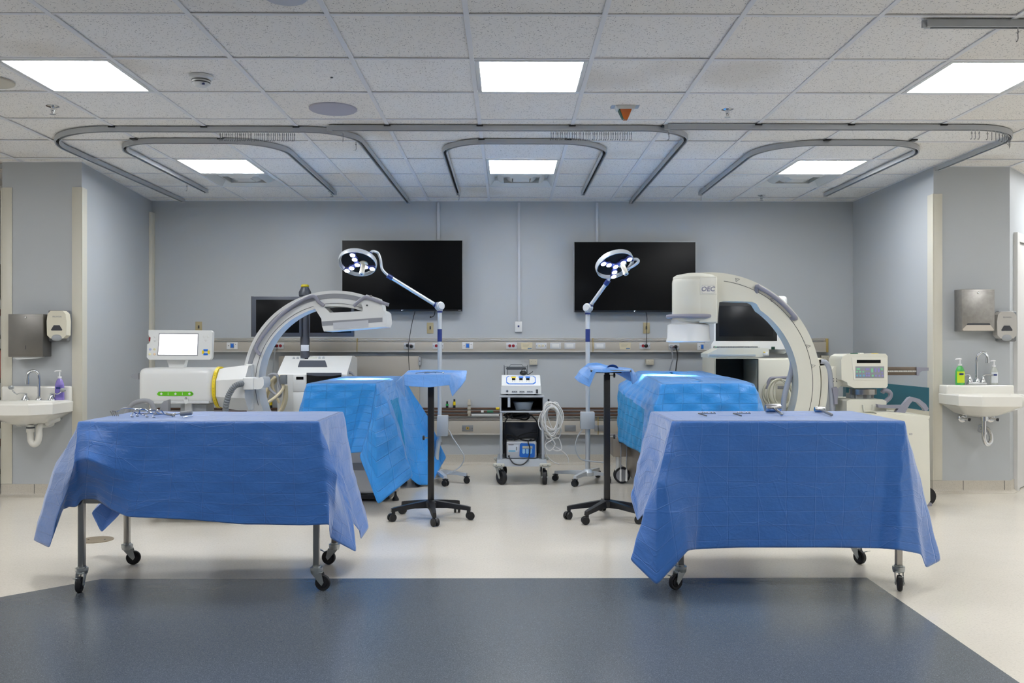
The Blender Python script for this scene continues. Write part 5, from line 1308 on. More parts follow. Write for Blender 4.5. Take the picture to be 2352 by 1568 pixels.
b = MB(); b.cyl((e.x+.25,D-.03,.05),(e.x+.25,D+.07,.05), .048, m=M_rubber); mk('wheel', b, t)

# teal padded bench behind the right arm
t = thing('padded_bench', 'teal padded backrest of a cream bench against the right alcove wall', 'bench', (W(2050,0,7.2).x,7.2,0))
b = MB(); pprism(b, [(1944,872),(2134,890),(2134,944),(1944,916)], 7.16, 7.23, .012, mat('teal_vinyl','14586a',.35,coat=.2,var=.04), 3); mk('backrest', b, t)
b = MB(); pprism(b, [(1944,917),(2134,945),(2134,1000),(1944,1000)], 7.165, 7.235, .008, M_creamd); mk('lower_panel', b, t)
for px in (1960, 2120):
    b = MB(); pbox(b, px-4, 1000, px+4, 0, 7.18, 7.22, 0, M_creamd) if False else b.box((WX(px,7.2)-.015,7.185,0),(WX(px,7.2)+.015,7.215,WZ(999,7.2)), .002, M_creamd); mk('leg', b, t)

# ================================================================== left monitor workstation
D = 8.15
t = thing('monitor_workstation', 'white imaging workstation with two dark monitors on a grey pole, left bay', 'workstation', (WX(715,8.35),8.35,0))
x0, x1 = WX(637,D), WX(797,D); zt0 = WZ(860,D); zt1 = WZ(817,8.45)
b = MB(); prof = [(D,.14),(D,zt0),(D+.015,zt0+.02),(D+.28,zt1+.0),(D+.36,zt1),(D+.55,zt1-.02),(D+.55,.14)]
b.prism([(x0,y,z) for y,z in prof], (x1-x0,0,0), .05, M_white, 4, .5); wb = mk('cabinet', b, t)
def slope(px, py0, py1, w, m, h, nm):
    """patch on the sloping top; py0/py1 mark its lower and upper edge"""
    def P(px_, py_):
        # intersect the view line with the slope plane
        dz = (zt1-zt0-.02)/.265; d_ = D
        for _ in range(20): z_ = WZ(py_, d_); d_ = D+.015+max(0, (z_-(zt0+.02)))/dz
        return W(px_, py_, d_)
    n_ = V((0,-(zt1-zt0-.02),.265)).normalized()
    q = [P(px,py0), P(px+w,py0), P(px+w-h,py1), P(px+h,py1)]
    b = MB(); b.prism([p-n_*.002 for p in q], n_*.005, 0, m); return mk(nm, b, wb)
slope(684, 843, 828, 68, M_slate, 5, 'display')
for px in (675, 684, 693): slope(px-3, 823.5, 819.5, 6, M_greycab, 1, 'button')
slope(700, 824, 818, 8, M_black, 0, 'button'); slope(711, 822.5, 820, 18, mat('pale_strip','c9cbbf',.5), 0, 'label_strip'); slope(731, 823, 819, 6, M_greycab, 1, 'button'); slope(740, 823, 819, 6, M_greycab, 1, 'button')
b = MB(); pbox(b, 673, 860, 701, 899, D-.004, D+.01, .003, M_whitem); dr = mk('door', b, wb)
b = MB(); pbox(b, 680, 865, 697, 871.5, D-.006, D, .001, M_screen); mk('window', b, dr)
b = MB(); pbox(b, 673, 901, 701, 960, D-.004, D+.01, .003, M_whitem); mk('door', b, wb)
b = MB(); pbox(b, 704, 858, 784, 960, D-.003, D+.01, .001, M_screen); pr = mk('bay', b, wb); 
b = MB(); pprism(b, [(704,856),(784,856),(784,861),(760,863.5),(728,863.5),(704,861)], D-.012, D, .002, M_slate); mk('bay_lip', b, wb)
b = MB(); b.tube([W(795,856,D+.1), W(806,856,D+.1), W(812,862,D+.1), W(813,880,D+.1)], .012, 10, M_greyp, 5); mk('side_handle', b, t)
b = MB(); b.box((x0+.03,D+.04,.10),(x1-.03,D+.5,.14), .01, M_greycab); mk('base', b, t)
for x in (x0+.06, x1-.06):
    for y in (D+.08, D+.46):
        b = MB(); b.cyl((x-.015,y,.05),(x+.015,y,.05), .049, m=M_rubber); mk('wheel', b, t)
DP = 8.42
M_pole = mat('slate_pole','4a4c55',.4)
cpx = WX(700.5,DP); 
b = MB(); b.cyl((cpx,DP,zt1-.02),(cpx,DP,WZ(678,DP)), .042, m=M_pole, n=32); b.lathe([(.044,0),(.056,.01),(.057,.045),(.05,.06),(.036,.085),(.036,.09)], (cpx,DP,WZ(682,DP)), n=32, m=M_dark); pl = mk('pole', b, t)
b = MB(); b.lathe([(.036,0),(.038,.004),(.038,.012),(.032,.022),(.001,.023)], (cpx,DP,WZ(659,DP)), n=32, m=mat('amber_yellow','b8a814',.3)); mk('beacon_cap', b, t)
b = MB(); pbox(b, 691, 792, 709, 806, DP-.044, DP-.03, .001, mat('paper_label','c9ced6',.6)); mk('label_plate', b, pl)
for (a, c_, w_) in ((577,692,0),(709,812,1)):
    b = MB(); pbox(b, a, 680.5, c_, 773, DP-.075, DP-.02, .006, mat('slate_bezel','3e434e',.4)); mo = mk('monitor', b, t)
    b = MB(); pbox(b, a+(11 if not w_ else 3), 688, c_-5, 764, DP-.0765, DP-.06, .001, M_screen); mk('screen', b, mo)
    if not w_:
        b = MB(); pbox(b, a-1, 680, a+5, 773, DP-.07, DP+.0, .003, mat('taupe_edge','6b6764',.5)); mk('hinge_cover', b, mo)
    b = MB(); [pbox(b, (a+c_)/2-8+q*4, 767.6, (a+c_)/2-5.4+q*4, 769.6, DP-.0762, DP-.07, 0, M_ink) for q in range(6)]; mk('caption', b, mo)
b = MB(); b.box((cpx-.12,DP-.02,WZ(735,DP)),(cpx+.12,DP+.03,WZ(715,DP)), .004, M_dark); mk('monitor_bracket', b, t)
# cable bundle hanging on the left of it
b = MB()
rnd = random.Random(4)
for k in range(7):
    o_ = rnd.uniform(-6, 6); b.tube([W(650+o_*.3,863,8.02+.02*k), W(634+o_,868,8.00+.015*k), W(614+o_*.8,900,8.00+.015*k), W(606+o_,930,8.00), W(616+o_,958,8.00), W(640+o_*.5,950,8.00+.01*k), W(655+o_*.5,920,8.01+.015*k), W(656+o_*.3,885,8.00+.01*k)], .0125, 8, M_cable, 5)
b.tube([W(656,862,8.00), W(648,872,7.97), W(650,892,7.95), W(630,914,7.92), W(604,930,7.90)], .0135, 8, M_cable, 5)
b.tube([W(632,862,8.02), W(626,880,8.00), W(632,905,8.00), W(642,925,8.00)], .012, 8, M_cable, 5)
cb = mk('cable_bundle', b, t)
b = MB(); b.tube([W(x,y,7.96) for x,y in ((618,862),(628,859),(637,863),(641,880),(645,902),(642,910),(632,905),(620,893),(616,878),(615,868),(618,862))], .0135, 10, M_greyp, 5); mk('cable_hanger', b, t)
b = MB(); pbox(b, 643, 861, 657, 882, 7.93, 7.98, .004, mat('mid_grey_clip','6c7278',.5)); mk('cable_clip', b, t)

# ================================================================== right imaging workstation
D = 8.0
t = thing('imaging_workstation', 'cream imaging workstation with framed black screen and keyboard behind the right arm', 'workstation', (WX(1735,8.3),8.3,0))
b = MB(); pbox(b, 1784, 679, 1810, 812, D+.06, D+.4, .03, M_white, 3); mk('rear_cabinet', b, t)
b = MB(); pprism(b, [(1640,686),(1786,686),(1790,690),(1792,778),(1808,788),(1810,802),(1634,802),(1634,790),(1640,782)], D-.02, D+.3, .012, M_white, 3); fr = mk('monitor_frame', b, t)
b = MB(); pbox(b, 1644, 691, 1785, 783, D-.0225, D-.01, .002, M_black); sc2 = mk('screen_bezel', b, fr)
b = MB(); pbox(b, 1652, 702, 1776, 772, D-.0245, D-.02, .001, mat('grey_black_glass','15171a',.25,spec=.3)); mk('screen', b, fr)
b = MB(); pbox(b, 1772, 796, 1780, 802, D-.026, D-.01, .001, mat('dark_green_window','0f3a2c',.3)); disc('lock', fr, 1641, 797, D-.02, 3, M_steel); mk('indicator_window', b, fr)
b = MB(); pprism(b, [(1625,812),(1652,799),(1765,799),(1767,806),(1766,816),(1738,821),(1626,821)], D-.32, D-.05, .006, M_cream); kb = mk('keyboard_shelf', b, t)
b = MB(); A = W(1632,810.5,D-.325); pbox(b, 1630, 813.5, 1736, 818, D-.326, D-.31, .001, mat('shelf_lip_grey','a9b2b6',.4)); mk('shelf_lip', b, kb)
b = MB(); pbox(b, 1753, 808, 1764, 815, D-.328, D-.315, .001, M_whitem); pbox(b, 1753.5, 808, 1758, 810, D-.3295, D-.32, 0, M_yellow); mk('warning_label', b, kb)
b = MB(); zk = WZ(799,D-.32)+.001; xk0, xk1 = WX(1650,D-.3), WX(1745,D-.3)
b.box((xk0,D-.30,zk-.004),(xk1,D-.13,zk+.004), .002, mat('keyboard_plate','9aa0a0',.5)); kk = mk('keyboard', b, t)
KD = mat('dark_keys','54585c',.5); KL = mat('light_green_keys','6fbf8f',.5)
b = MB()
for r_ in range(5):
    for k in range(16):
        b.box((xk0+.008+k*.0212,D-.292+r_*.033,zk+.004),(xk0+.024+k*.0212,D-.268+r_*.033,zk+.012), .001, KL if (k < 5 and r_ > 2) else KD, seg=1)
o_ = mk('keys', b, kk); o_['kind'] = 'stuff'
# body below: open bay at left, closed column at right
M_bay = mat('dark_teal_bay','27343a',.6)
b = MB(); pbox(b, 1740, 822, 1836, 1060, D+.0, D+.5, .02, M_cream, 3); mk('side_cabinet', b, t)
b = MB(); xa, xb_ = WX(1644,D), WX(1742,D); z1_ = WZ(822,D); 
b.box((xa-.012,D,.12),(xa,D+.5,z1_), .002, M_cream); b.box((xa,D+.48,.12),(xb_,D+.5,z1_), .002, M_bay); b.box((xb_-.006,D+.002,.12),(xb_,D+.48,z1_-.007), 0, M_bay); b.box((xa+.0002,D+.002,.5),(xa+.004,D+.48,z1_-.007), 0, M_bay); b.box((xa,D,z1_-.006),(xb_,D+.5,z1_), 0, M_cream); b.box((xa,D,.12),(xb_,D+.48,.50), .004, M_cream); mk('open_bay', b, t)
b = MB(); b.box((xa+.03,D+.15,.501),(xa+.27,D+.42,.68), .008, mat('grey_recorder','6a7072',.5)); mk('recorder', b, t)
b = MB(); b.box((xa-.03,D-.02,.08),(WX(1838,D),D+.52,.12), .01, M_cream); mk('base', b, t)
b = MB(); pbox(b, 1782, 880, 1812, 921, D-.006, D+.01, .004, M_creamd); pbox(b, 1786, 886, 1806, 893, D-.008, D, .001, M_greyp); mk('side_hatch', b, t)
for x in (xa+.03, WX(1825,D)):
    for y in (D+.05, D+.45):
        b = MB(); b.cyl((x-.015,y,.04),(x+.015,y,.04), .039, m=M_rubber); mk('wheel', b, t)
b = MB(); b.tube(hpath([(1762,893),(1764,880),(1770,869),(1782,868),(1810,867),(1818,870),(1826,888),(1828,894)], D-.08), .014, 10, M_mauve, 4); mk('cable_hanger', b, t)
b = MB(); coil(b, W(1792,870,D-.09), .13, .14, 6, .0075, mat('pale_cable','c9c7b4',.5), 5, -.1); mk('cable_coil', b, t)
# ================================================================== back wall fittings
YW = 9.02
def raceway(name, px0, px1, py0, py1, label, seams, endcap=None):
    d = YW-.075
    t = thing(name, label, 'raceway', (WX((px0+px1)/2,YW),YW,WZ((py0+py1)/2,d)))
    b = MB(); pbox(b, px0, py0+9, px1, py1, d, YW+.001, .003, M_raceway); mk('front_panel', b, t)
    b = MB()
    for k in range(3): pbox(b, px0, py0+k*3, px1, py0+k*3+2.2, d+.02-.006*k, YW+.001, .002, M_racel)
    mk('top_strip', b, t)
    b = MB(); pbox(b, px0, py1-2.5, px1, py1+.5, d-.004, d+.01, .001, M_racel); mk('bottom_strip', b, t)
    for s in seams:
        b = MB(); pbox(b, s-.8, py0, s+.8, py1, d-.006, d+.03, .001, mat('brass_joint','b09a5e',.35,metal=.5)); mk('joint_strip', b, t)
    return t, d
M_plate = mat('pale_grey_plate','c6c8ca',.4); M_wplate = mat('white_plate','dcdcda',.35); M_tan = mat('tan_plate','b0a27c',.4)
tr_, dR = raceway('wall_raceway', 360, 1898, 776, 808, 'long beige service raceway across the back wall under the televisions', [820, 1362])
b = MB(); pbox(b, 1898, 777, 1903, 809, dR-.008, YW-.002, .002, mat('brass_joint')); mk('end_cap', b, tr_)
tl_, dL = raceway('wall_raceway', 700, 1500, 957, 998, 'lower beige service raceway near the floor behind the centre cart', [1374])
def outlet(px, py, kind, label, d):
    nm = {'red':'red_outlet','blue':'circuit_switch','blank':'blank_plate','ivory':'outlet_plate','low':'oxygen_outlet','lowblank':'blank_plate'}[kind]
    t = thing(nm, label, 'wall outlet' if kind in ('red','ivory','low') else ('switch' if kind == 'blue' else 'plate'), W(px,py,d))
    w, h = (12.5, 7) if kind != 'blue' else (12.5, 8)
    b = MB(); pbox(b, px-w, py-h, px+w, py+h, d-.006, d-.0002, .002, {'red':M_plate,'blue':M_wplate,'blank':M_plate,'ivory':M_plate,'low':mat('grey_gas_plate','8b8d8f',.4,metal=.4),'lowblank':mat('grey_gas_plate')}[kind]); mk('cover_plate', b, t)
    if kind == 'red':
        for dx in (-4, 4.2): disc('socket', t, px+dx, py, d-.006, 3.4, M_red, .006)
    if kind == 'ivory':
        for dx in (-4.5, 4.5):
            disc('socket', t, px+dx, py, d-.006, 3.4, mat('ivory_socket','ddd6bc',.4), .003)
            b = MB(); pbox(b, px+dx-1.2, py-1, px+dx-.6, py+1, d-.011, d-.008, 0, M_ink); pbox(b, px+dx+.6, py-1, px+dx+1.2, py+1, d-.011, d-.008, 0, M_ink); mk('slot', b, t)
    if kind == 'blue':
        b = MB(); pbox(b, px-4.5, py-5.5, px+4.5, py+5.5, d-.009, d-.004, .001, mat('grey_switch_frame','8f96a2',.4)); mk('switch_frame', b, t)
        b = MB(); pbox(b, px-3, py-4.2, px+3, py+4.2, d-.014, d-.008, .002, M_blueb); mk('rocker', b, t)
        disc('screw', t, px+8, py-3, d-.006, .9, M_ink); disc('screw', t, px-8, py, d-.006, .9, M_ink)
    if kind == 'blank':
        b = MB(); pbox(b, px-8, py-4, px+8, py+4, d-.009, d-.005, .001, M_wplate); mk('blank_cover', b, t)
    if kind == 'low':
        disc('gas_port', t, px, py, d-.006, 3.6, mat('brass_ring','c9a44a',.3,metal=.6), .006); disc('port_core', t, px, py, d-.012, 1.6, M_ink, .002)
    for dx in (-10.5, 10.5):
        if kind in ('red','ivory','low'): disc('screw', t, px+dx, py, d-.006, .8, M_ink, .002)
    return t
LB = {'blue': {533:'blue rocker switch plate on the raceway right of the left console display',1074:'blue rocker switch plate on the raceway left of the centre',1614:'blue rocker switch plate on the raceway beside the right screen'}}
for px in (533,1074,1614): outlet(px, 793.5 if px < 1600 else 796, 'blue', LB['blue'][px], dR)
for px, lab in ((640,'red outlet pair on the raceway behind the left arched arm'),(940,'red outlet pair with a black plug under the left television'),(1006,'red outlet pair behind the left surgical lamp pole'),(1175,'red outlet pair above the wire basket at room centre'),(1481,'red outlet pair with television cord below the right television')): outlet(px, 794, 'red', lab, dR)
outlet(1548, 796, 'red', 'outlet plate with grey and black plugs left of the cream x-ray cup', dR)
outlet(1243, 794, 'ivory', 'ivory double socket plate on the raceway right of the paper note', dR)
outlet(1276, 794, 'blank', 'blank cover plate on the raceway, left one right of ivory socket', dR); outlet(1309, 794, 'blank', 'blank cover plate on the raceway just left of right lamp pole', dR); outlet(1378, 794, 'blank', 'blank cover plate on the raceway just right of right lamp pole', dR)
outlet(1074, 983, 'low', 'grey gas outlet plate with brass ring on the lower raceway', dL)
outlet(1310, 983, 'lowblank', 'grey blank plate on lower raceway left of the right lamp control box', dL); outlet(1378, 983, 'lowblank', 'grey blank plate on lower raceway right of the right lamp control box', dL)
for px, lab in ((1210,'pale paper note taped to the raceway at room centre'),(1436,'pale paper note taped to the raceway right of right lamp pole')):
    b = MB(); pprism(b, [(px-14,787),(px+13,786),(px+12,803),(px-12,802)], dR-.0015, dR-.0003, 0, mat('manila_note','cdc2a4',.8))
    for k in range(3): pbox(b, px-9, 790+k*2.6, px+7-2*k, 790.7+k*2.6, dR-.0022, dR-.001, 0, mat('faint_ink','a0998a',.8))
    pbox(b, px+2, 799, px+11, 801.5, dR-.0022, dR-.001, 0, mat('blue_ink','5a7a9a',.8))
    top('paper_note', b, lab, 'note', W(px,794,dR))
# wall plates above the raceway
for px, py, mm, lab, tog in ((988,753,M_tan,'tan switch plate under the left television',1),(1485,753,M_tan,'tan switch plate under the right television',1),(456,751,M_tan,'tan switch plate behind the white left console display',1)):
    t = thing('switch_plate', lab, 'switch', W(px,py,YW))
    b = MB(); pbox(b, px-7.5, py-12.5, px+7.5, py+12.5, YW-.008, YW+.001, .002, mm); mk('cover_plate', b, t)
    b = MB(); pbox(b, px-1.5, py-4, px+1.5, py+3, YW-.016, YW-.007, .001, M_ink); mk('toggle', b, t)
t = thing('data_outlet', 'white data jack plate below the centre wall conduit', 'wall outlet', W(1190.5,750,YW))
b = MB(); pbox(b, 1183, 738, 1199, 762, YW-.03, YW+.001, .002, M_wplate); mk('cover_plate', b, t)
b = MB(); pbox(b, 1189, 747, 1193, 751, YW-.0315, YW-.025, 0, M_navy); mk('jack', b, t)
for px, y1, lab in ((1007,551,'thin white conduit from ceiling to left television'),(1192,738,'thin white conduit from ceiling to centre data jack'),(1371,555,'thin white conduit from ceiling to right television')):
    b = MB(); A = W(px-3.2,y1,YW); B_ = W(px+3.2,464,YW); b.box((A.x,YW-.018,A.z+.002),(B_.x,YW+.001,CEIL-.014), .003, mat('conduit_white','c8cbd0',.4)); top('cable_conduit', b, lab, 'conduit', (A.x,YW,A.z))
for px, py, lab in ((1225,831,'small beige junction box on the wall above the centre cart'),(1493,831,'small beige junction box on wall above the right azure drape'),(1896,822,'small beige junction box under the right end of the raceway')):
    b = MB(); pbox(b, px-9, py-6, px+9, py+7, YW-.045, YW+.001, .004, mat('beige_box','b9b3a2',.5)); pbox(b, px-5, py-1, px-4, py+0, YW-.046, YW-.04, 0, M_ink); pbox(b, px+4, py-1, px+5, py, YW-.046, YW-.04, 0, M_ink); top('junction_box', b, lab, 'junction box', W(px,py,YW))
# screws left on the wall
for px, py in ((1163,829),(1199,829),(1206,829)):
    b = MB(); b.cyl(W(px,py,YW-.012), W(px,py,YW+.001), .004, n=8, m=M_steel); top('wall_screw', b, 'small bare screw in the wall above the wire basket', 'screw', W(px,py,YW), 'wall screws above the basket')
# wire basket
t = thing('wire_rack', 'grey wire rack on the back wall behind the top of the centre cart', 'rack', W(1185,845,YW)); dB = 8.9
b = MB(); M_wire = mat('grey_wire','5c6066',.4,metal=.6)
def wtube(pts, d=dB, r=.003): b.tube([W(x,y,d) for x,y in pts], r, 6, M_wire)
wtube([(1158.5,862),(1158,838)]); wtube([(1211,862),(1211.5,838)]); wtube([(1166,862),(1166,842)], dB-.05); wtube([(1204,862),(1204,846)], dB-.05)
wtube([(1158,842),(1170,842),(1173,837),(1199,837),(1202,842),(1211,842)]); wtube([(1170,842),(1202,842)], dB-.02)
wtube([(1158,862),(1211,862)]); 
for x,y in ((1158.5,842),(1211,842),(1158.5,862),(1211,862)): b.tube([W(x,y,dB), W(x,y,YW-.001)], .003, 6, M_wire)
mk('wire_frame', b, t)
b = MB(); pprism(b, [(1164,843),(1207,843),(1209,846),(1207,849),(1164,849),(1162,846)], dB-.06, dB-.05, .001, M_wire); mk('crossbar', b, t)
# pipes
tp = []
for py, y_, lab in ((938,8.97,'topmost brown copper pipe along the back wall'),(945,8.955,'middle brown copper pipe along the back wall'),(953,8.94,'lowest brown copper pipe along the back wall, white tape wrapped on it')):
    t = thing('copper_pipe', lab, 'pipe', (WX(900,y_),y_,WZ(py,y_)), 'copper pipes along the back wall'); 
    b = MB(); b.cyl((WX(362,y_),y_,WZ(py,y_)), (WX(1500,y_),y_,WZ(py,y_)), .011, n=12, m=M_copper); mk('pipe', b, t)
    def wrap(p0, p1, mm): 
        b = MB(); b.cyl((WX(p0,y_),y_,WZ(py,y_)), (WX(p1,y_),y_,WZ(py,y_)), .0125, n=12, m=mm); mk('wrap', b, t)
    if py == 938: wrap(1139,1147,M_yellow)
    if py == 945: wrap(1119,1133,mat('green_tape','1f6e4c',.5)); wrap(1105,1111,M_whitem)
    if py == 953: wrap(1083,1146,mat('crinkled_white_tape','c4c4c0',.5,bump=.6,bscale=90))
for px, lab in ((1077.5,'slotted beige pipe bracket left of the centre cart'),(585,'slotted beige pipe bracket behind the left x-ray arm')):
    b = MB(); pbox(b, px-3, 917, px+3, 955, 8.965-.045, 8.965-.035, .001, mat('beige_strut','b5ae9e',.5)); pbox(b, px-2.4, 919, px+2.4, 952, 8.965-.035, YW+.001, 0, mat('beige_strut'))
    for y in (924,934,944): pbox(b, px-4, y, px+3.6, y+6, 8.965-.055, 8.965-.04, .001, mat('beige_strut'))
    top('pipe_bracket', b, lab, 'bracket', W(px,936,YW))
for px, py, mm, lab in ((1027,934,mat('valve_green','1fa04a',.4),'small green and black valve on top of the copper pipes'),(1043.5,929,M_yellow,'small yellow and black valve on top of the copper pipes'),(1260,929,M_yellow,'small yellow and black valve behind the white cable coil'),(622,929,M_yellow,'small yellow and black valve behind left cable bundle')):
    t = thing('pipe_valve', lab, 'valve', W(px,py,8.96))
    c = W(px,py,8.96); zb = WZ(938,8.96)+.009
    b = MB(); b.cyl((c.x,8.965,zb-.0),(c.x,8.965,zb+.03 if py > 930 else zb+.028), .012, m=M_black); b.cyl((c.x,8.965,c.z+.028),(c.x,8.965,c.z+.055), .009, m=M_black); mk('stem', b, t)
    b = MB(); b.cyl((c.x,8.965,max(c.z-.006, zb+.02)),(c.x,8.965,c.z+.03), .0135, m=mm); mk('collar', b, t)
# beige wall cover panel with hinge
t = thing('wall_panel', 'large flat beige panel on the wall behind the left operating table', 'panel', W(880,880,YW))
b = MB(); pbox(b, 640, 818, 963, 932, YW-.06, YW+.001, .004, M_raceway); mk('panel_board', b, t)
b = MB(); pbox(b, 961, 820, 966, 839, YW-.075, YW+.001, .002, M_greycab); disc('screw', t, 964, 829, YW-.075, 1.2, M_ink); mk('hinge', b, t)
# ------------------------------------------------------------------ televisions
M_tv = mat('tv_panel', '030406', .2, spec=.18)
def tv(x0, y0, x1, y1, lab, cord):
    d = YW-.13
    t = thing('television', lab, 'television', W((x0+x1)/2,(y0+y1)/2,YW))
    b = MB(); pbox(b, x0, y0, x1, y1, d, d+.045, .004, M_black); f_ = mk('casing', b, t)
    b = MB(); pbox(b, x0+1.5, y0+1.5, x1-1.5, y1-4, d-.001, d+.01, 0, M_tv); mk('screen', b, t)
    b = MB()
    for a in ((x0,y0,x1,y0+1),(x0,y0,x0+1,y1),(x1-1,y0,x1,y1)): pbox(b, *a, d-.002, d+.004, 0, M_alum)
    mk('trim', b, t)
    xm = (x0+x1)/2
    b = MB(); pbox(b, xm-2.5, y1-3.6, xm+2.5, y1-2.4, d-.0025, d, 0, M_alum); disc('power_lamp', t, xm-1, y1-2, d-.0025, .8, mat('small_white_led','dfe6ff',.4,emit=1), .001); pbox(b, x1-10.5, y1-3.2, x1-4.5, y1-1.6, d-.0025, d, 0, M_greyp); mk('logo', b, t)
    b = MB(); b.box((W(xm-40,0,d).x,d+.045,WZ(y0+110,d)),(W(xm+40,0,d).x,YW+.001,WZ(y0+40,d)), .004, M_black); mk('wall_mount', b, t)
    b = MB(); b.tube([W(x,y,dd) for x,y,dd in cord], .0035, 6, M_black, 6); c_ = mk('power_cord', b, t)
tv(785,551,1063,714.5,'wall mounted black television on the left behind the long lamp arm',[(954,712,8.93),(948,735,8.93),(944,755,8.94),(940,780,8.925),(938,796,8.92),(939,830,8.9),(940,855,8.9),(938,880,8.9)])
tv(1318,554.5,1598.5,716.5,'wall mounted black television on the right behind the tilted lamp head',[(1483,714,8.93),(1486,730,8.93),(1485,755,8.97),(1485,775,8.93),(1484,792,8.925)])
b = MB(); b.tube([W(999,714,8.93), W(998,722,8.93), W(994,727,8.93), W(989,728,8.94)], .004, 6, M_black, 4); b.ball(W(989,728,8.94), .009, M_black, 8); top('loose_cable', b, 'short black cable end dangling below the left television', 'cable', W(999,714,8.93))
# plugs and their leads
for px, py, mm, path, lab in ((632,794,M_black,None,'round black plug in the raceway behind left arched arm'),(936,793,M_black,None,'black plug, left one, under the left television'),(945,795,M_black,None,'black plug, right one, under the left television'),(1484,794,M_black,None,'black television plug in the raceway on right'),
        (1542,796,M_greyp,[(1542,798,8.92),(1545,820,8.92),(1542,835,8.88),(1538,852,8.7),(1536,872,8.6)],'grey plug and lead left of the black one near the cream x-ray cup'),(1552,796,M_black,[(1553,798,8.92),(1556,815,8.92),(1554,835,8.88),(1552,853,8.7),(1550,872,8.6)],'black plug and lead just right of the grey plug'),(632.5,800,M_greycab,[(632,801,8.92),(629,830,8.9),(627,850,8.9),(626,868,8.8)],'thin grey lead hanging from the raceway behind left arm')):
    t = thing('power_plug', lab, 'plug', W(px,py,dR))
    b = MB(); b.lathe([(.017,0),(.018,.008),(.013,.03),(.006,.036)], W(px,py,dR-.0055), (0,-1,0), 16, mm); mk('plug_body', b, t)
    if path: b = MB(); b.tube([W(*p) for p in path], .0055, 8, mm, 6); mk('lead', b, t)

# ================================================================== centre cart
D = 7.72
t = thing('equipment_cart', 'grey two-tier equipment cart at room centre carrying a generator', 'cart', (WX(1199,8.0),8.0,0))
def xz(px, py, d=D): p = W(px, py, d); return p.x, p.z
xa, zt_ = xz(1148,908); xb_, _ = xz(1250,908); DB_ = D+.42
_, z_sh = xz(0,912); _, z_md = xz(0,947); _, z_b1 = xz(0,1056); _, z_b0 = xz(0,1071)
b = MB(); b.box((xa,D,z_sh-.004),(xb_,DB_,z_sh+.012), .004, M_greycab); mk('top_shelf', b, t)
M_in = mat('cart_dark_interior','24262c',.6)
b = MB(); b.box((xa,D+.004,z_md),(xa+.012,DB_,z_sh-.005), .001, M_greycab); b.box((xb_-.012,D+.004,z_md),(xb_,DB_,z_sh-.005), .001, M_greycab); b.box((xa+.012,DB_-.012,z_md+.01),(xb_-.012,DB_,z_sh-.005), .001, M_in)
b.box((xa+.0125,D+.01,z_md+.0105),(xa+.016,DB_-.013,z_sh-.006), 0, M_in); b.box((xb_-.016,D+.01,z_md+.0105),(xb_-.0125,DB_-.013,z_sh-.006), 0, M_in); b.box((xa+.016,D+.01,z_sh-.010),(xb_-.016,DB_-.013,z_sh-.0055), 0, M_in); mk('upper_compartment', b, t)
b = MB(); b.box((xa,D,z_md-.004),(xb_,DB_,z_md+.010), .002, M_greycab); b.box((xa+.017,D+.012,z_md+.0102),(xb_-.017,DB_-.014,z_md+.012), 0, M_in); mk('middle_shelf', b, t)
for x in (xa, xb_-.022):
    for y in (D+.005, DB_-.04):
        b = MB(); b.box((x,y,z_b1),(x+.022,y+.035,z_md-.004), .003, M_greycab); mk('upright', b, t)
b = MB(); b.box((xa+.023,DB_-.012,z_b1+.002),(xb_-.023,DB_-.004,z_md-.12), .001, mat('slate_back_panel','4b4f58',.5)); b.box((xa+.004,D+.045,z_b1+.004),(xa+.010,DB_-.045,z_md-.11), 0, M_in); b.box((xb_-.010,D+.045,z_b1+.004),(xb_-.004,DB_-.045,z_md-.11), 0, M_in); mk('back_panel', b, t)
x0c, _ = xz(1140,0); x1c, _ = xz(1257,0)
b = MB(); b.prism([(x0c,D-.03,z_b0),(x1c,D-.03,z_b0),(x1c-.008,D-.02,z_b1+.0),(x0c+.008,D-.02,z_b1)], (0,DB_-D+.05,0), .004, M_greycab); mk('bottom_shelf', b, t)
for sx, px in ((-1,1146),(1,1252)):
    for y in (D-.02, DB_):
        x, _ = xz(px, 0); 
        if y > D: x = x-sx*.0
        b = MB(); b.cbox((x,y,z_b0+.012),(.10,.05,.028), .01, M_beige if False else mat('pale_bumper','b7b6aa',.5)); bp_ = mk('bumper', b, t)
        for q in (-.022,.022):
            b = MB(); b.cyl((x+q,y-.026,z_b0+.012),(x+q,y-.024,z_b0+.012), .004, n=8, m=M_ink); mk('screw', b, bp_)
        b = MB(); r_ = .062; ang = .35*sx*-1+PI/2+.25; d_ = V((math.cos(ang),math.sin(ang),0)); s_ = V((-d_.y,d_.x,0))
        wc = V((x+.012*sx*-1+.01,y+.02,r_+.0005))
        b.lathe([(.01,-.018),(r_*.6,-.015),(r_*.64,-.018),(r_*.93,-.018),(r_,-.012),(r_,.012),(r_*.93,.018),(r_*.64,.018),(r_*.6,.015),(.01,.018)], wc, s_, 32, M_rubber); wh = mk('wheel', b, t)
        b = MB()
        for q in (-1,1):
            o_ = s_*q*.024; b.prism([V((x,y,z_b0-.005))+o_-d_*.018, V((x,y,z_b0-.005))+o_+d_*.02, wc+o_+d_*.014, wc+o_-V((0,0,.016)), wc+o_-d_*.014], s_*.002*q, 0, M_zinc)
        b.cbox((x,y,z_b0-.006),(.055,.055,.008), .002, M_zinc, (0,0,ang)); b.cyl(wc-s_*.028, wc+s_*.028, .008, n=8, m=M_zinc); mk('fork', b, wh)
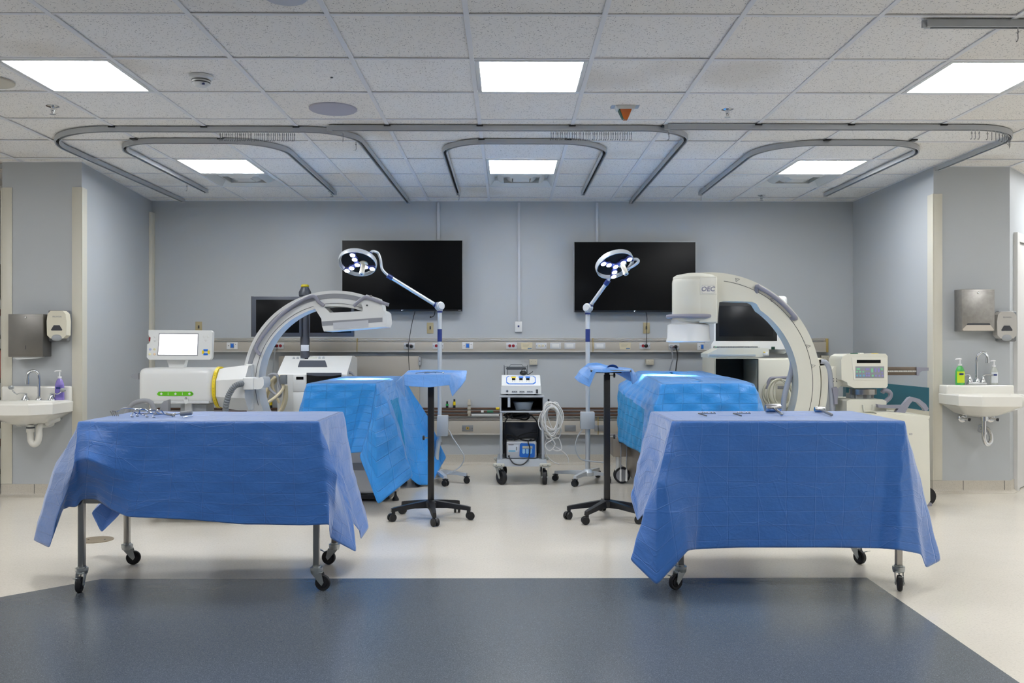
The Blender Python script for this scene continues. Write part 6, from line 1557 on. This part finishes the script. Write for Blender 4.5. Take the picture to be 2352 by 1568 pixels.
# generator on top
t = thing('electrosurgical_generator', 'white generator with blue-outlined panel on top of the centre cart', 'medical device', W(1197,900,7.9))
zt2 = z_sh+.012
x0g, x1g = WX(1151,D+.02), WX(1243,D+.02); zg0 = zt2+.012; zg1 = WZ(885.5,D+.02); zg2 = WZ(862,D+.22)
b = MB(); b.prism([(x0g,D+.03,zg0),(x1g,D+.03,zg0),(x1g+.0,D+.03,zg1-.01),(x1g-.012,D+.03,zg1),(x0g+.012,D+.03,zg1),(x0g,D+.03,zg1-.01)], (0,.33,0), .006, M_whitem); lo = mk('lower_casing', b, t)
b = MB(); b.prism([(x0g+.004,D+.045,zg1),(x0g+.004,D+.17,zg2),(x0g+.004,D+.36,zg2),(x0g+.004,D+.36,zg1)], (x1g-x0g-.008,0,0), .012, M_whitem, 3); up_ = mk('upper_casing', b, t)
n_ = V((0,-(zg2-zg1),.125)).normalized(); sl = V((0,.125,zg2-zg1)); xc = (x0g+x1g)/2; base_ = V((xc,D+.045,zg1))
def onS(u, v, h): return base_+V((u,0,0))+sl*v+n_*h
def rr_(w, v0, v1, k=.02): return [(-w+k,v0),(w-k,v0),(w,v0+.15),(w,v1-.15),(w-k,v1),(-w+k,v1),(-w,v1-.15),(-w,v0+.15)]
b = MB(); b.prism([onS(u,v,.0005) for u,v in rr_(.128,.12,.95)], n_*.003, 0, M_blueb); bo = mk('blue_outline', b, t)
b = MB(); b.prism([onS(u,v,.003) for u,v in rr_(.122,.18,.90)], n_*.0015, 0, M_white); mk('control_panel', b, bo)
for u, mm in ((-.064,M_yellow),(0,M_blueb),(.060,M_blueb)):
    b = MB(); b.prism([onS(u+a,v,.0045) for a,v in ((-.02,.72),(.02,.72),(.02,.86),(-.02,.86))], n_*.001, 0, mm); mk('colour_bar', b, bo)
    b = MB(); b.prism([onS(u+a,v,.0045) for a,v in ((-.015,.50),(.015,.50),(.015,.70),(-.015,.70))], n_*.0015, 0, M_screen); mk('readout', b, bo)
    for q in (-.01, .01):
        b = MB(); b.cyl(onS(u+q,.40,.004), onS(u+q,.40,.006), .004, n=10, m=M_greycab); mk('button', b, bo)
for px, w_, hh in ((1171.5,5.6,2.6),(1184.5,4.6,2.6),(1199,6,2.4)): pass
for px, w_, mm in ((1182,6.5,M_greycab),(1199,6.2,M_greycab),(1217,7.0,M_greycab)):
    b = MB(); pbox(b, px-w_, 897, px+w_, 901.5, D+.0285, D+.032, .001, mm); so = mk('socket_plate', b, lo)
    for q in (-.6, 0, .6): disc('socket', so, px+q*w_, 899.2, D+.0285, 1.1, M_ink, .002, 10)
disc('power_socket', lo, 1165, 898, D+.03, 3.4, M_greycab, .002); disc('socket', lo, 1165, 898, D+.028, 2.0, M_ink, .001)
b = MB(); pbox(b, 1231, 894, 1236, 903, D+.026, D+.031, .001, M_ink); mk('power_switch', b, lo)
for x in (x0g+.05, x1g-.05):
    for y in (D+.06,D+.32):
        b = MB(); b.cyl((x,y,zt2+.0002),(x,y,zg0+.002), .009, n=12, m=M_black); mk('foot', b, t)
# black foot switch behind on the generator
t = thing('foot_switch', 'small black rounded device with thin lead lying on top of the generator', 'device', (WX(1201,D+.25),D+.25,zg2))
b = MB(); b.ball((WX(1202,D+.24),D+.24,zg2+.021), .034, M_black, 18, (1.0,1.0,.62)); mk('body', b, t)
b = MB(); c = V((WX(1202,D+.24),D+.24,zg2)); b.tube([c+V((-.02,-.0,.03)), c+V((-.005,0,.058)), c+V((.025,0,.055)), c+V((.035,0,.01)), c+V((.05,-.02,.012)), c+V((.085,-.02,.035))], .0028, 6, M_black, 6); mk('lead', b, t)
# basin, box and cords in the cart
t = thing('plastic_basin', 'small translucent grey plastic basin on the cart middle shelf', 'basin', (WX(1200,D+.12),D+.12,z_md+.012))
c = V((WX(1202,D+.14),D+.14,z_md+.0125)); b = MB()
def oval(rx, ry, z): return [c+V((rx*math.cos(a),ry*math.sin(a),z+ (.003*math.sin(3*a)))) for a in [2*PI*k/36 for k in range(36)]]
b.loft([oval(.066,.05,.0), oval(.068,.052,.003), oval(.088,.062,.066), oval(.092,.066,.068), oval(.086,.06,.066), oval(.065,.049,.005)], mat('frosted_grey_plastic','9ba7b2',.3), caps=True); mk('bowl', b, t)
b = MB(); c2 = W(1169,0,D+.1); b.box((c2.x-.011,D+.006,WZ(935,D)),(c2.x+.011,D+.008,z_sh-.002), .0005, mat('paper_strip','b9c1cc',.6)); top('paper_strip', b, 'narrow pale strip of paper hanging in the cart upper compartment', 'paper', (c2.x,D+.007,z_sh))
t = thing('suction_unit', 'grey box with blue front panel on the cart bottom shelf', 'medical device', W(1197,1040,7.85)); DS = D+.05
x0s, x1s = WX(1163,DS), WX(1232.5,DS); zs1 = WZ(1014,DS)
b = MB(); b.box((x0s,DS,z_b1+.002),(x1s,DS+.28,zs1), .012, mat('putty_grey','b9babc',.4), seg=3); ub = mk('casing', b, t)
b = MB(); pprism(b, [(1194,1020),(1197,1017.5),(1226,1018.5),(1229,1021),(1228.5,1048),(1225,1050.5),(1196,1049.5),(1193,1047)], DS-.008, DS+.002, .002, mat('vivid_blue','1766c0',.35)); bp_ = mk('blue_panel', b, t)
b = MB(); pbox(b, 1200, 1024, 1223, 1030, DS-.0095, DS-.007, .0005, mat('cream_readout','b9b8a4',.4)); mk('readout', b, bp_)
for k in range(3):
    b = MB(); pprism(b, [(1200+k*8,1031),(1206+k*8,1031),(1206+k*8,1040),(1203+k*8,1042.5),(1200+k*8,1040)], DS-.0095, DS-.007, .0005, mat('pale_cyan_key','8fc0e0',.4)); mk('key', b, bp_)
b = MB(); pbox(b, 1167, 1022, 1191, 1038, DS-.001, DS+.002, .0005, mat('pale_panel','ccd2da',.4)); pa = mk('info_panel', b, t)
b = MB(); pbox(b, 1168, 1034, 1184, 1037, DS-.002, DS, 0, mat('cyan_strip','6cb0d0',.4)); pbox(b, 1168, 1020.5, 1180, 1022, DS-.002, DS, 0, M_ink); pbox(b, 1185, 1026, 1188, 1034, DS-.002, DS, 0, M_greyp); mk('printing', b, pa)
disc('jack', t, 1169, 1047, DS, 2.2, M_black, .012)
b = MB(); b.tube([W(x,y,DS+dy) for x,y,dy in ((1169,1048,-.03),(1173,1056,-.07),(1182,1065,-.09),(1198,1067,-.09),(1211,1058,-.08),(1216,1044,-.05),(1217,1028,-.04),(1213,1014,-.02),(1220,1009,.05))], .0055, 8, M_black, 6); mk('power_cord', b, t)
t = thing('black_cord_bundle', 'tangle of black cables piled in the cart above the suction box', 'cables', W(1195,960,7.9))
b = MB(); rnd = random.Random(9)
for k in range(8):
    cx_ = 1193+rnd.uniform(-6,8); yy = 953+rnd.uniform(-3,5); dd = D+.12+.02*k; rx = rnd.uniform(16,30); ry = rnd.uniform(3,8)
    b.tube([W(cx_+rx*math.cos(a), yy+ry*math.sin(a)+2*math.sin(3*a+k), dd) for a in [2*PI*j/14 for j in range(15)]], .007, 7, M_black, 3)
mk('cable_pile', b, t)
b = MB(); b.tube([W(x,y,D+.1) for x,y in ((1175,952),(1162,965),(1158,985),(1159,1010),(1160,1035),(1163,1052))], .006, 7, M_black, 5); b.tube([W(x,y,D+.1) for x,y in ((1222,955),(1234,970),(1236,995),(1232,1020),(1235,1045))], .006, 7, M_black, 5); mk('cable', b, t)
b = MB(); b.tube([W(x,y,D+.08) for x,y in ((1234,994),(1215,994),(1195,1000),(1180,1008),(1165,1008),(1160,1003),(1166,998),(1180,1001),(1200,1010),(1222,1012),(1230,1008),(1220,1004),(1200,1006),(1180,1010))], .006, 7, M_black, 5); mk('cable', b, t)
# white cable coil hanging on the right side
t = thing('cable_coil', 'large tangled coil of white cable hanging at the cart right side', 'cable', W(1255,935,7.75))
M_wc = mat('white_cable','d4d3d0',.4)
b = MB(); rnd = random.Random(12)
for k in range(15):
    cx_ = 1268+rnd.uniform(-5,5); rx = rnd.uniform(13,26); y0 = rnd.uniform(922,938); y1 = rnd.uniform(985,1008); dd = 7.70+rnd.uniform(0,.10)
    b.tube([W(cx_+rx*math.cos(a)+4*math.sin(2*a+k), (y0+y1)/2+(y1-y0)/2*math.sin(a), dd+.02*math.sin(a+k)) for a in [2*PI*j/16+k for j in range(17)]], .0052, 7, M_wc, 3)
b.tube([W(x,y,7.76) for x,y in ((1258,985),(1254,1010),(1250,1022),(1256,1045),(1270,1060),(1285,1066))], .005, 7, M_wc, 6)
b.tube([W(x,y,7.74) for x,y in ((1262,1000),(1275,1020),(1262,1035),(1252,1022),(1265,1012),(1282,1005),(1290,1030),(1278,1035),(1268,1030))], .005, 7, M_wc, 6)
b.tube([W(x,y,7.8) for x,y in ((1262,1005),(1268,1020),(1290,1035),(1303,1048),(1306,1062))], .005, 7, M_wc, 6)
mk('loops', b, t)

# ================================================================== sinks and dispensers
def sink(cx, yw, label, zdeck, zrim, hw, dep, splash, pipes):
    t = thing('wall_sink', label, 'sink', (cx,yw,zrim))
    def ol(w, f, bk, z, ch=.12):
        """octagonal outline: half width w, front at yw-f, back at yw-bk"""
        p = [(-w,-bk),(w,-bk),(w,-(f-ch)),(w-ch,-f),(-(w-ch),-f),(-w,-(f-ch))]
        out = []
        n = len(p)
        for i in range(n):
            a = V((*p[i],0)); c_ = V((*p[(i+1) % n],0))
            for k in range(6): out.append(a.lerp(c_, k/6))
        return [V((cx+q.x, yw+q.y, z)) for q in out]
    b = MB()
    f = b.loft([ol(.06,.20,.09,zrim-.19,.05), ol(.16,.30,.02,zrim-.16,.09), ol(hw-.045,dep-.035,.002,zrim-.105,.11), ol(hw-.004,dep-.004,.002,zrim-.085,.12), ol(hw,dep,.002,zrim-.012,.12), ol(hw-.008,dep-.008,.004,zrim,.12), ol(hw-.035,dep-.03,.14,zrim-.002,.10), ol(hw-.05,dep-.045,.15,zrim-.02,.10), ol(.15,.30,.19,zrim-.12,.08), ol(.04,.22,.16,zrim-.135,.03)], M_porc)
    bs = mk('basin', b, t)
    b = MB(); b.box((cx-hw+.004,yw-.135,zrim-.02),(cx+hw-.004,yw-.002,zdeck), .012, M_porc, seg=3)
    if splash: b.box((cx-hw+.004,yw-.05,zrim-.03),(cx+hw-.004,yw-.002,splash), .014, M_porc, seg=3)
    mk('backsplash', b, t)
    b = MB()
    for k in (-1,0,1): b.box((cx+k*.02-.006,yw-.1375,zrim-.018+.002),(cx+k*.02+.006,yw-.134,zrim-.012+.002), 0, M_ink)
    mk('overflow_slot', b, bs)
    return t
# left sink
cxs = WX(90,7.1)-.012; ys = YL
t = sink(cxs, ys, 'white wall sink on the left pillar with white drain pipes and lever taps', WZ(919,6.98), WZ(921,6.98)-.0, .275, .45, WZ(886,7.08), 0)
zd = WZ(919,6.98)
b = MB(); c = V((WX(88,7.02),ys-.09,zd)); b.lathe([(.024,0),(.022,.01),(.013,.02),(.0125,.03)], c, n=20, m=M_chrome); top_ = WZ(851,7.02)
hgt = top_-zd
b.tube([c+V((0,0,.02)), c+V((0,0,hgt*.75)), c+V((-.008,-.01,hgt*.93)), c+V((-.03,-.035,hgt)), c+V((-.052,-.06,hgt*.92)), c+V((-.056,-.066,hgt*.70))], .0115, 12, M_chrome, 8); b.cyl(c+V((-.056,-.066,hgt*.72)), c+V((-.056,-.067,hgt*.55)), .0145, m=M_chrome); mk('faucet', b, t)
for px, sx, lp in ((57,-1,[(57,903),(45,903),(38,905),(30,898),(28,892)]),(117,1,[(117,903),(128,904),(134,904),(142,898)])):
    b = MB(); c = V((WX(px,7.02),ys-.09,zd)); b.lathe([(.032,0),(.03,.008),(.014,.03),(.012,.045),(.014,.052),(.004,.056)], c, n=24, m=M_chrome); tp_ = mk('tap', b, t)
    b = MB(); q = [W(x,y,ys-.1-.01*k) for k,(x,y) in enumerate(lp)]; b.tube(q, .0045, 8, M_chrome, 5); b.ball(q[-1]+V((.008*sx,0,.008)), .024, M_alum, 16, (1.0,.25,.7)); mk('lever', b, tp_)
M_pvc = mat('white_pvc','d6d4cc',.4)
b = MB(); dd = ys-.24
b.tube([W(70,975,dd), W(70,1000,dd), W(72,1014,dd), W(79,1020,dd), W(87,1014,dd), W(90,1000,dd), W(90,984,dd+.02), W(95,977,dd+.05), W(112,974,ys-.1), W(118,972,ys-.002)], .024, 14, M_pvc, 6); b.cyl(W(70,983,dd), W(70,980,dd), .030, m=M_ink); b.cyl(W(70,992,dd), W(70,984,dd), .030, m=M_pvc); b.cyl(W(70,972,dd), W(70,965,dd), .03, m=M_porc); mk('drain_pipe', b, t)
b = MB(); b.cyl(W(50,973,ys-.05), W(42,973,ys-.25), .020, m=M_pvc); mk('supply_pipe', b, t); b = MB(); b.cyl(W(108,972,ys-.2), W(134,962,ys-.06), .019, m=M_pvc); b.cyl(W(134,962,ys-.06), W(140,960,ys-.002), .012, m=M_chrome); mk('supply_pipe', b, t)
# right sink
cxs = WX(2249,7.16)-.012; ys = YR
zd = WZ(884,7.16); t = sink(cxs, ys, 'white wall sink on the right pillar with chrome gooseneck faucet', zd, WZ(906,6.95), .275, .45, 0, 0)
for px in ():
    pass
c = V((cxs,ys-.075,zd)); b = MB(); b.box((c.x-.075,c.y-.022,zd),(c.x+.075,c.y+.022,zd+.022), .008, M_chrome, seg=3); fb = mk('faucet_base', b, t)
hgt = WZ(809,7.16)-zd
b = MB(); b.lathe([(.026,.02),(.02,.045),(.012,.06)], c, n=20, m=M_chrome); b.tube([c+V((0,0,.03)), c+V((-.0,0,hgt*.72)), c+V((.006,-.008,hgt*.9)), c+V((.03,-.03,hgt)), c+V((.05,-.055,hgt*.93)), c+V((.053,-.062,hgt*.78))], .011, 12, M_chrome, 8); b.cyl(c+V((.053,-.062,hgt*.82)), c+V((.053,-.062,hgt*.68)), .0145, m=M_chrome); mk('faucet', b, t)
for s in (-1, 1):
    b = MB(); q = c+V((s*.052,0,.02)); b.lathe([(.021,0),(.02,.012),(.012,.035),(.010,.042)], q, n=20, m=M_chrome); b.tube([q+V((0,0,.035)), q+V((0,0,.05)), q+V((s*.02,-.01,.062)), q+V((s*.075,-.03,.056))] if s < 0 else [q+V((0,0,.035)), q+V((0,0,.05)), q+V((s*.02,-.01,.062)), q+V((s*.065,-.03,.06))], .0065, 10, M_chrome, 5); mk('tap', b, t)
b = MB(); dd = ys-.22
b.cyl(W(2261,966,dd), W(2261,956,dd), .026, m=M_chrome); b.tube([W(2260,958,dd), W(2260,985,dd), W(2260,1005,dd), W(2264,1017,dd), W(2270,1020,dd), W(2276,1012,dd+.02), W(2275,998,dd+.05), W(2268,985,dd+.1), W(2258,982,ys-.04), W(2254,984,ys-.002)], .0165, 12, M_chrome, 6); b.cyl(W(2260,992,dd), W(2260,997,dd), .021, m=M_chrome); b.cyl(W(2254,984,ys-.012), W(2254,984,ys-.001), .034, m=M_chrome); mk('drain_trap', b, t)
for px in (2212, 2277):
    b = MB(); b.lathe([(.034,0),(.034,.003),(.022,.01),(.02,.012)], W(px-2,960,ys-.001), (0,-1,0), 24, M_chrome); b.cyl(W(px-2,960,ys-.005), W(px-2,960,ys-.08), .012, m=M_chrome); b.cyl(W(px-2,960,ys-.075), W(px+12,963,ys-.11), .009, m=M_chrome); b.cyl(W(px+12,963,ys-.11), W(px+17,964,ys-.115), .012, m=M_ink); mk('stop_valve', b, t)

def towel(x0, y0, x1, y1, yw, dp, label, mouth, mm):
    t = thing('paper_towel_dispenser', label, 'towel dispenser', W((x0+x1)/2,(y0+y1)/2,yw))
    d = yw-dp
    b = MB(); pbox(b, x0, y0, x1, y1, d, yw+.001, .004, mm); cs = mk('casing', b, t)
    b = MB(); pbox(b, x0+1, y0+5, x1-1, y1-3, d-.003, d+.001, .002, mm); do = mk('door', b, t)
    b = MB(); b.lathe([(.008,0),(.008,.004),(.005,.006)], W((x0+x1)/2,y0+8,d-.003), (0,-1,0), 16, M_chrome); mk('lock', b, do)
    if mouth == 'low':
        b = MB(); pbox(b, (x0+x1)/2-.6, y1-26, (x0+x1)/2+.8, y1-17, d-.004, d, 0, M_ink); mk('slot', b, do)
        b = MB(); pprism(b, [(x0+6,y1-1),(x1-8,y1-5),(x1-4,y1+1),(x1-14,y1+4),(x0+20,y1+6)], d+.02, d+.07, 0, M_whitem); mk('paper_towel', b, t)
    else:
        b = MB(); pprism(b, [(x0+12,y1-14),(x1-10,y1-14),(x1-2,y1-3),(x1-4,y1-1),(x0+4,y1-1),(x0+2,y1-4)], d-.005, d, .001, mat('pale_opening','c9c0b4',.5)); mk('mouth', b, t)
        b = MB(); pprism(b, [(x0+14,y1-18),(x1-12,y1-18),(x1-10,y1-14),(x0+12,y1-14)], d-.006, d, .001, M_ink); mk('tear_edge', b, t)
towel(18.5, 721, 99, 819, YL, .13, 'dull dark steel paper towel dispenser above the left sink', 'low', mat('dull_dark_steel','7d7a76',.38,metal=.85,var=.12,vscale=10))
towel(2209, 664, 2285, 760, YR, .12, 'shiny scuffed steel paper towel dispenser above the right sink', 'mouth', mat('scuffed_steel','9d9a96',.36,metal=.85,var=.25,vscale=30))
def soap(x0, y0, x1, y1, yw, label, mm, side, flip):
    t = thing('soap_dispenser', label, 'soap dispenser', W((x0+x1)/2,(y0+y1)/2,yw)); d = yw-.11
    w = x1-x0; h = y1-y0; dk = mat('dispenser_back','77797c',.45)
    b = MB(); pbox(b, x0+.06*w, y0+.0*h, x1+.05*w if not flip else x1, y1-.0*h, yw-.05, yw+.001, .012, dk, 3); mk('back_plate', b, t)
    b = MB(); pprism(b, [(x0+.2*w,y0+.02*h),(x1-.2*w,y0+.02*h),(x1-.05*w,y0+.12*h),(x1,y0+.35*h),(x1-.02*w,y0+.8*h),(x1-.18*w,y0+.9*h),(x0+.18*w,y0+.9*h),(x0+.02*w,y0+.8*h),(x0,y0+.35*h),(x0+.05*w,y0+.12*h)], d, yw-.04, .012, mm, 3); bd_ = mk('body', b, t)
    cx_ = (x0+x1)/2
    b = MB(); pprism(b, [(cx_-.28*w,y0+.62*h),(cx_-.14*w,y0+.48*h),(cx_+.14*w,y0+.48*h),(cx_+.28*w,y0+.62*h),(cx_+.26*w,y0+.65*h),(cx_-.26*w,y0+.65*h)], d-.002, d+.004, .001, M_ink); mk('window', b, bd_)
    b = MB(); c = W(cx_,y0+.88*h,d); b.ball(c+V((0,.004,0)), .042, mat('push_pad','9a9ea2',.3), 24, (1.0,.35,.62)); mk('push_pad', b, t)
    b = MB(); b.text('PROVON', W(cx_+1,y0+.21*h,d-.0008), .017, M_greyp, .0004); mk('brand_text', b, bd_)
soap(107, 712, 153, 784, YL, 'cream soap dispenser beside the dark towel dispenser, left pillar', mat('ivory_soap_case','d8d3c0',.35), 1, False)
soap(2290, 714, 2336, 784, YR-.0, 'grey soap dispenser beside the shiny towel dispenser, right pillar', mat('grey_soap_case','b7b4ae',.35), 1, True)

def bottle(c, h, r, liquid, capm, labm, label, flat=.6, nm='soap_bottle'):
    t = thing(nm, label, 'bottle', c)
    def ov(rr, z, f=flat): return [c+V((rr*math.cos(a), rr*f*math.sin(a), z)) for a in [2*PI*k/28 for k in range(28)]]
    b = MB(); b.loft([ov(r*.92,.0), ov(r,.004), ov(r*1.0,h*.35), ov(r*.95,h*.52), ov(r*.62,h*.66), ov(r*.34,h*.70,1), ov(r*.34,h*.72,1)], liquid); mk('bottle_body', b, t)
    b = MB(); b.cyl(c+V((0,0,h*.715)), c+V((0,0,h*.78)), r*.40, m=capm); b.cyl(c+V((0,0,h*.78)), c+V((0,0,h*.94)), r*.12, m=capm, n=10); b.tube([c+V((.012,0,h*.95)), c+V((0,0,h*.965)), c+V((-r*.85,-.004,h*.955)), c+V((-r*.95,-.004,h*.935))], r*.15, 8, capm, 4); mk('pump', b, t)
    b = MB(); b.loft([[c+V((r*1.01*s*math.sin(a), -r*1.02*flat*math.cos(a) , z)) for a, s in [(q*.19,1) for q in range(-5,6)]] for z in (h*.08, h*.3, h*.5)], labm, caps=False, closed=False) if False else b.grid([[c+V((r*1.015*math.sin(a), -r*1.02*flat*math.cos(a), z)) for a in [q*.19 for q in range(-5,6)]] for z in (h*.08, h*.3, h*.5)], labm); lb = mk('label', b, t)
    b = MB(); q = c+V((0,-r*1.03*flat-.0005,h*.40)); b.cbox(q, (r*.9,.0008,h*.07), 0, M_navy); mk('label_band', b, lb)
    return t
def bz(px, d, z): return V((WX(px,d), d, z+.0006))
zl = WZ(919,6.98); bottle(bz(137,7.05,zl), .235, .036, mat('purple_liquid','8c7cc8',.15,coat=.5), mat('pump_white','e4e4e6',.3), mat('lilac_label','7468b4',.4), 'purple liquid soap pump bottle at the right of left sink')
bottle(bz(2205,7.15,zd), .215, .037, mat('green_liquid','3da84a',.15,coat=.5), mat('pump_white'), mat('lime_label','c6dc28',.4), 'green and yellow soap pump bottle left of the right faucet')
bottle(bz(2283,7.17,zd), .20, .031, mat('clear_gel','b4b8b2',.1,coat=.6), mat('pump_white'), mat('white_label','d4d8dc',.4), 'clear gel pump bottle right of the right faucet')
EXPO=1.38
# ================================================================== light and camera
def spot(name, loc, to, energy, size, blend=.5, rad=.06):
    l = bpy.data.lights.new(name, 'SPOT'); l.energy = energy; l.spot_size = size; l.spot_blend = blend; l.shadow_soft_size = rad; l.color = (1,.98,.95)
    o = bpy.data.objects.new(name, l); COL.objects.link(o); o.location = loc
    o.rotation_euler = (Vector(to)-Vector(loc)).to_track_quat('-Z','Y').to_euler(); return o
for nm, loc, to in LAMPS: spot(nm, loc, to, 480, math.radians(27), .9)
w = bpy.data.worlds.new('world'); SC.world = w; w.use_nodes = True
w.node_tree.nodes['Background'].inputs[0].default_value = (.5,.55,.6,1); w.node_tree.nodes['Background'].inputs[1].default_value = .05
cam = bpy.data.cameras.new('camera'); co = bpy.data.objects.new('camera', cam); COL.objects.link(co)
co.location = (0,0,CAMH); co.rotation_euler = (PI/2, 0, -TH)
cam.sensor_width = 36; cam.lens = 36*F/2352; cam.shift_x = -3.4/2352; cam.shift_y = 10/2352; cam.clip_start = .05
SC.camera = co
SC.view_settings.view_transform = 'Standard'; SC.view_settings.look = 'None'; SC.view_settings.gamma = 1; SC.view_settings.use_curve_mapping = False
SC.view_settings.exposure = EXPO
for o in list(COL.objects):
    if '_o' in o.keys(): del o['_o']
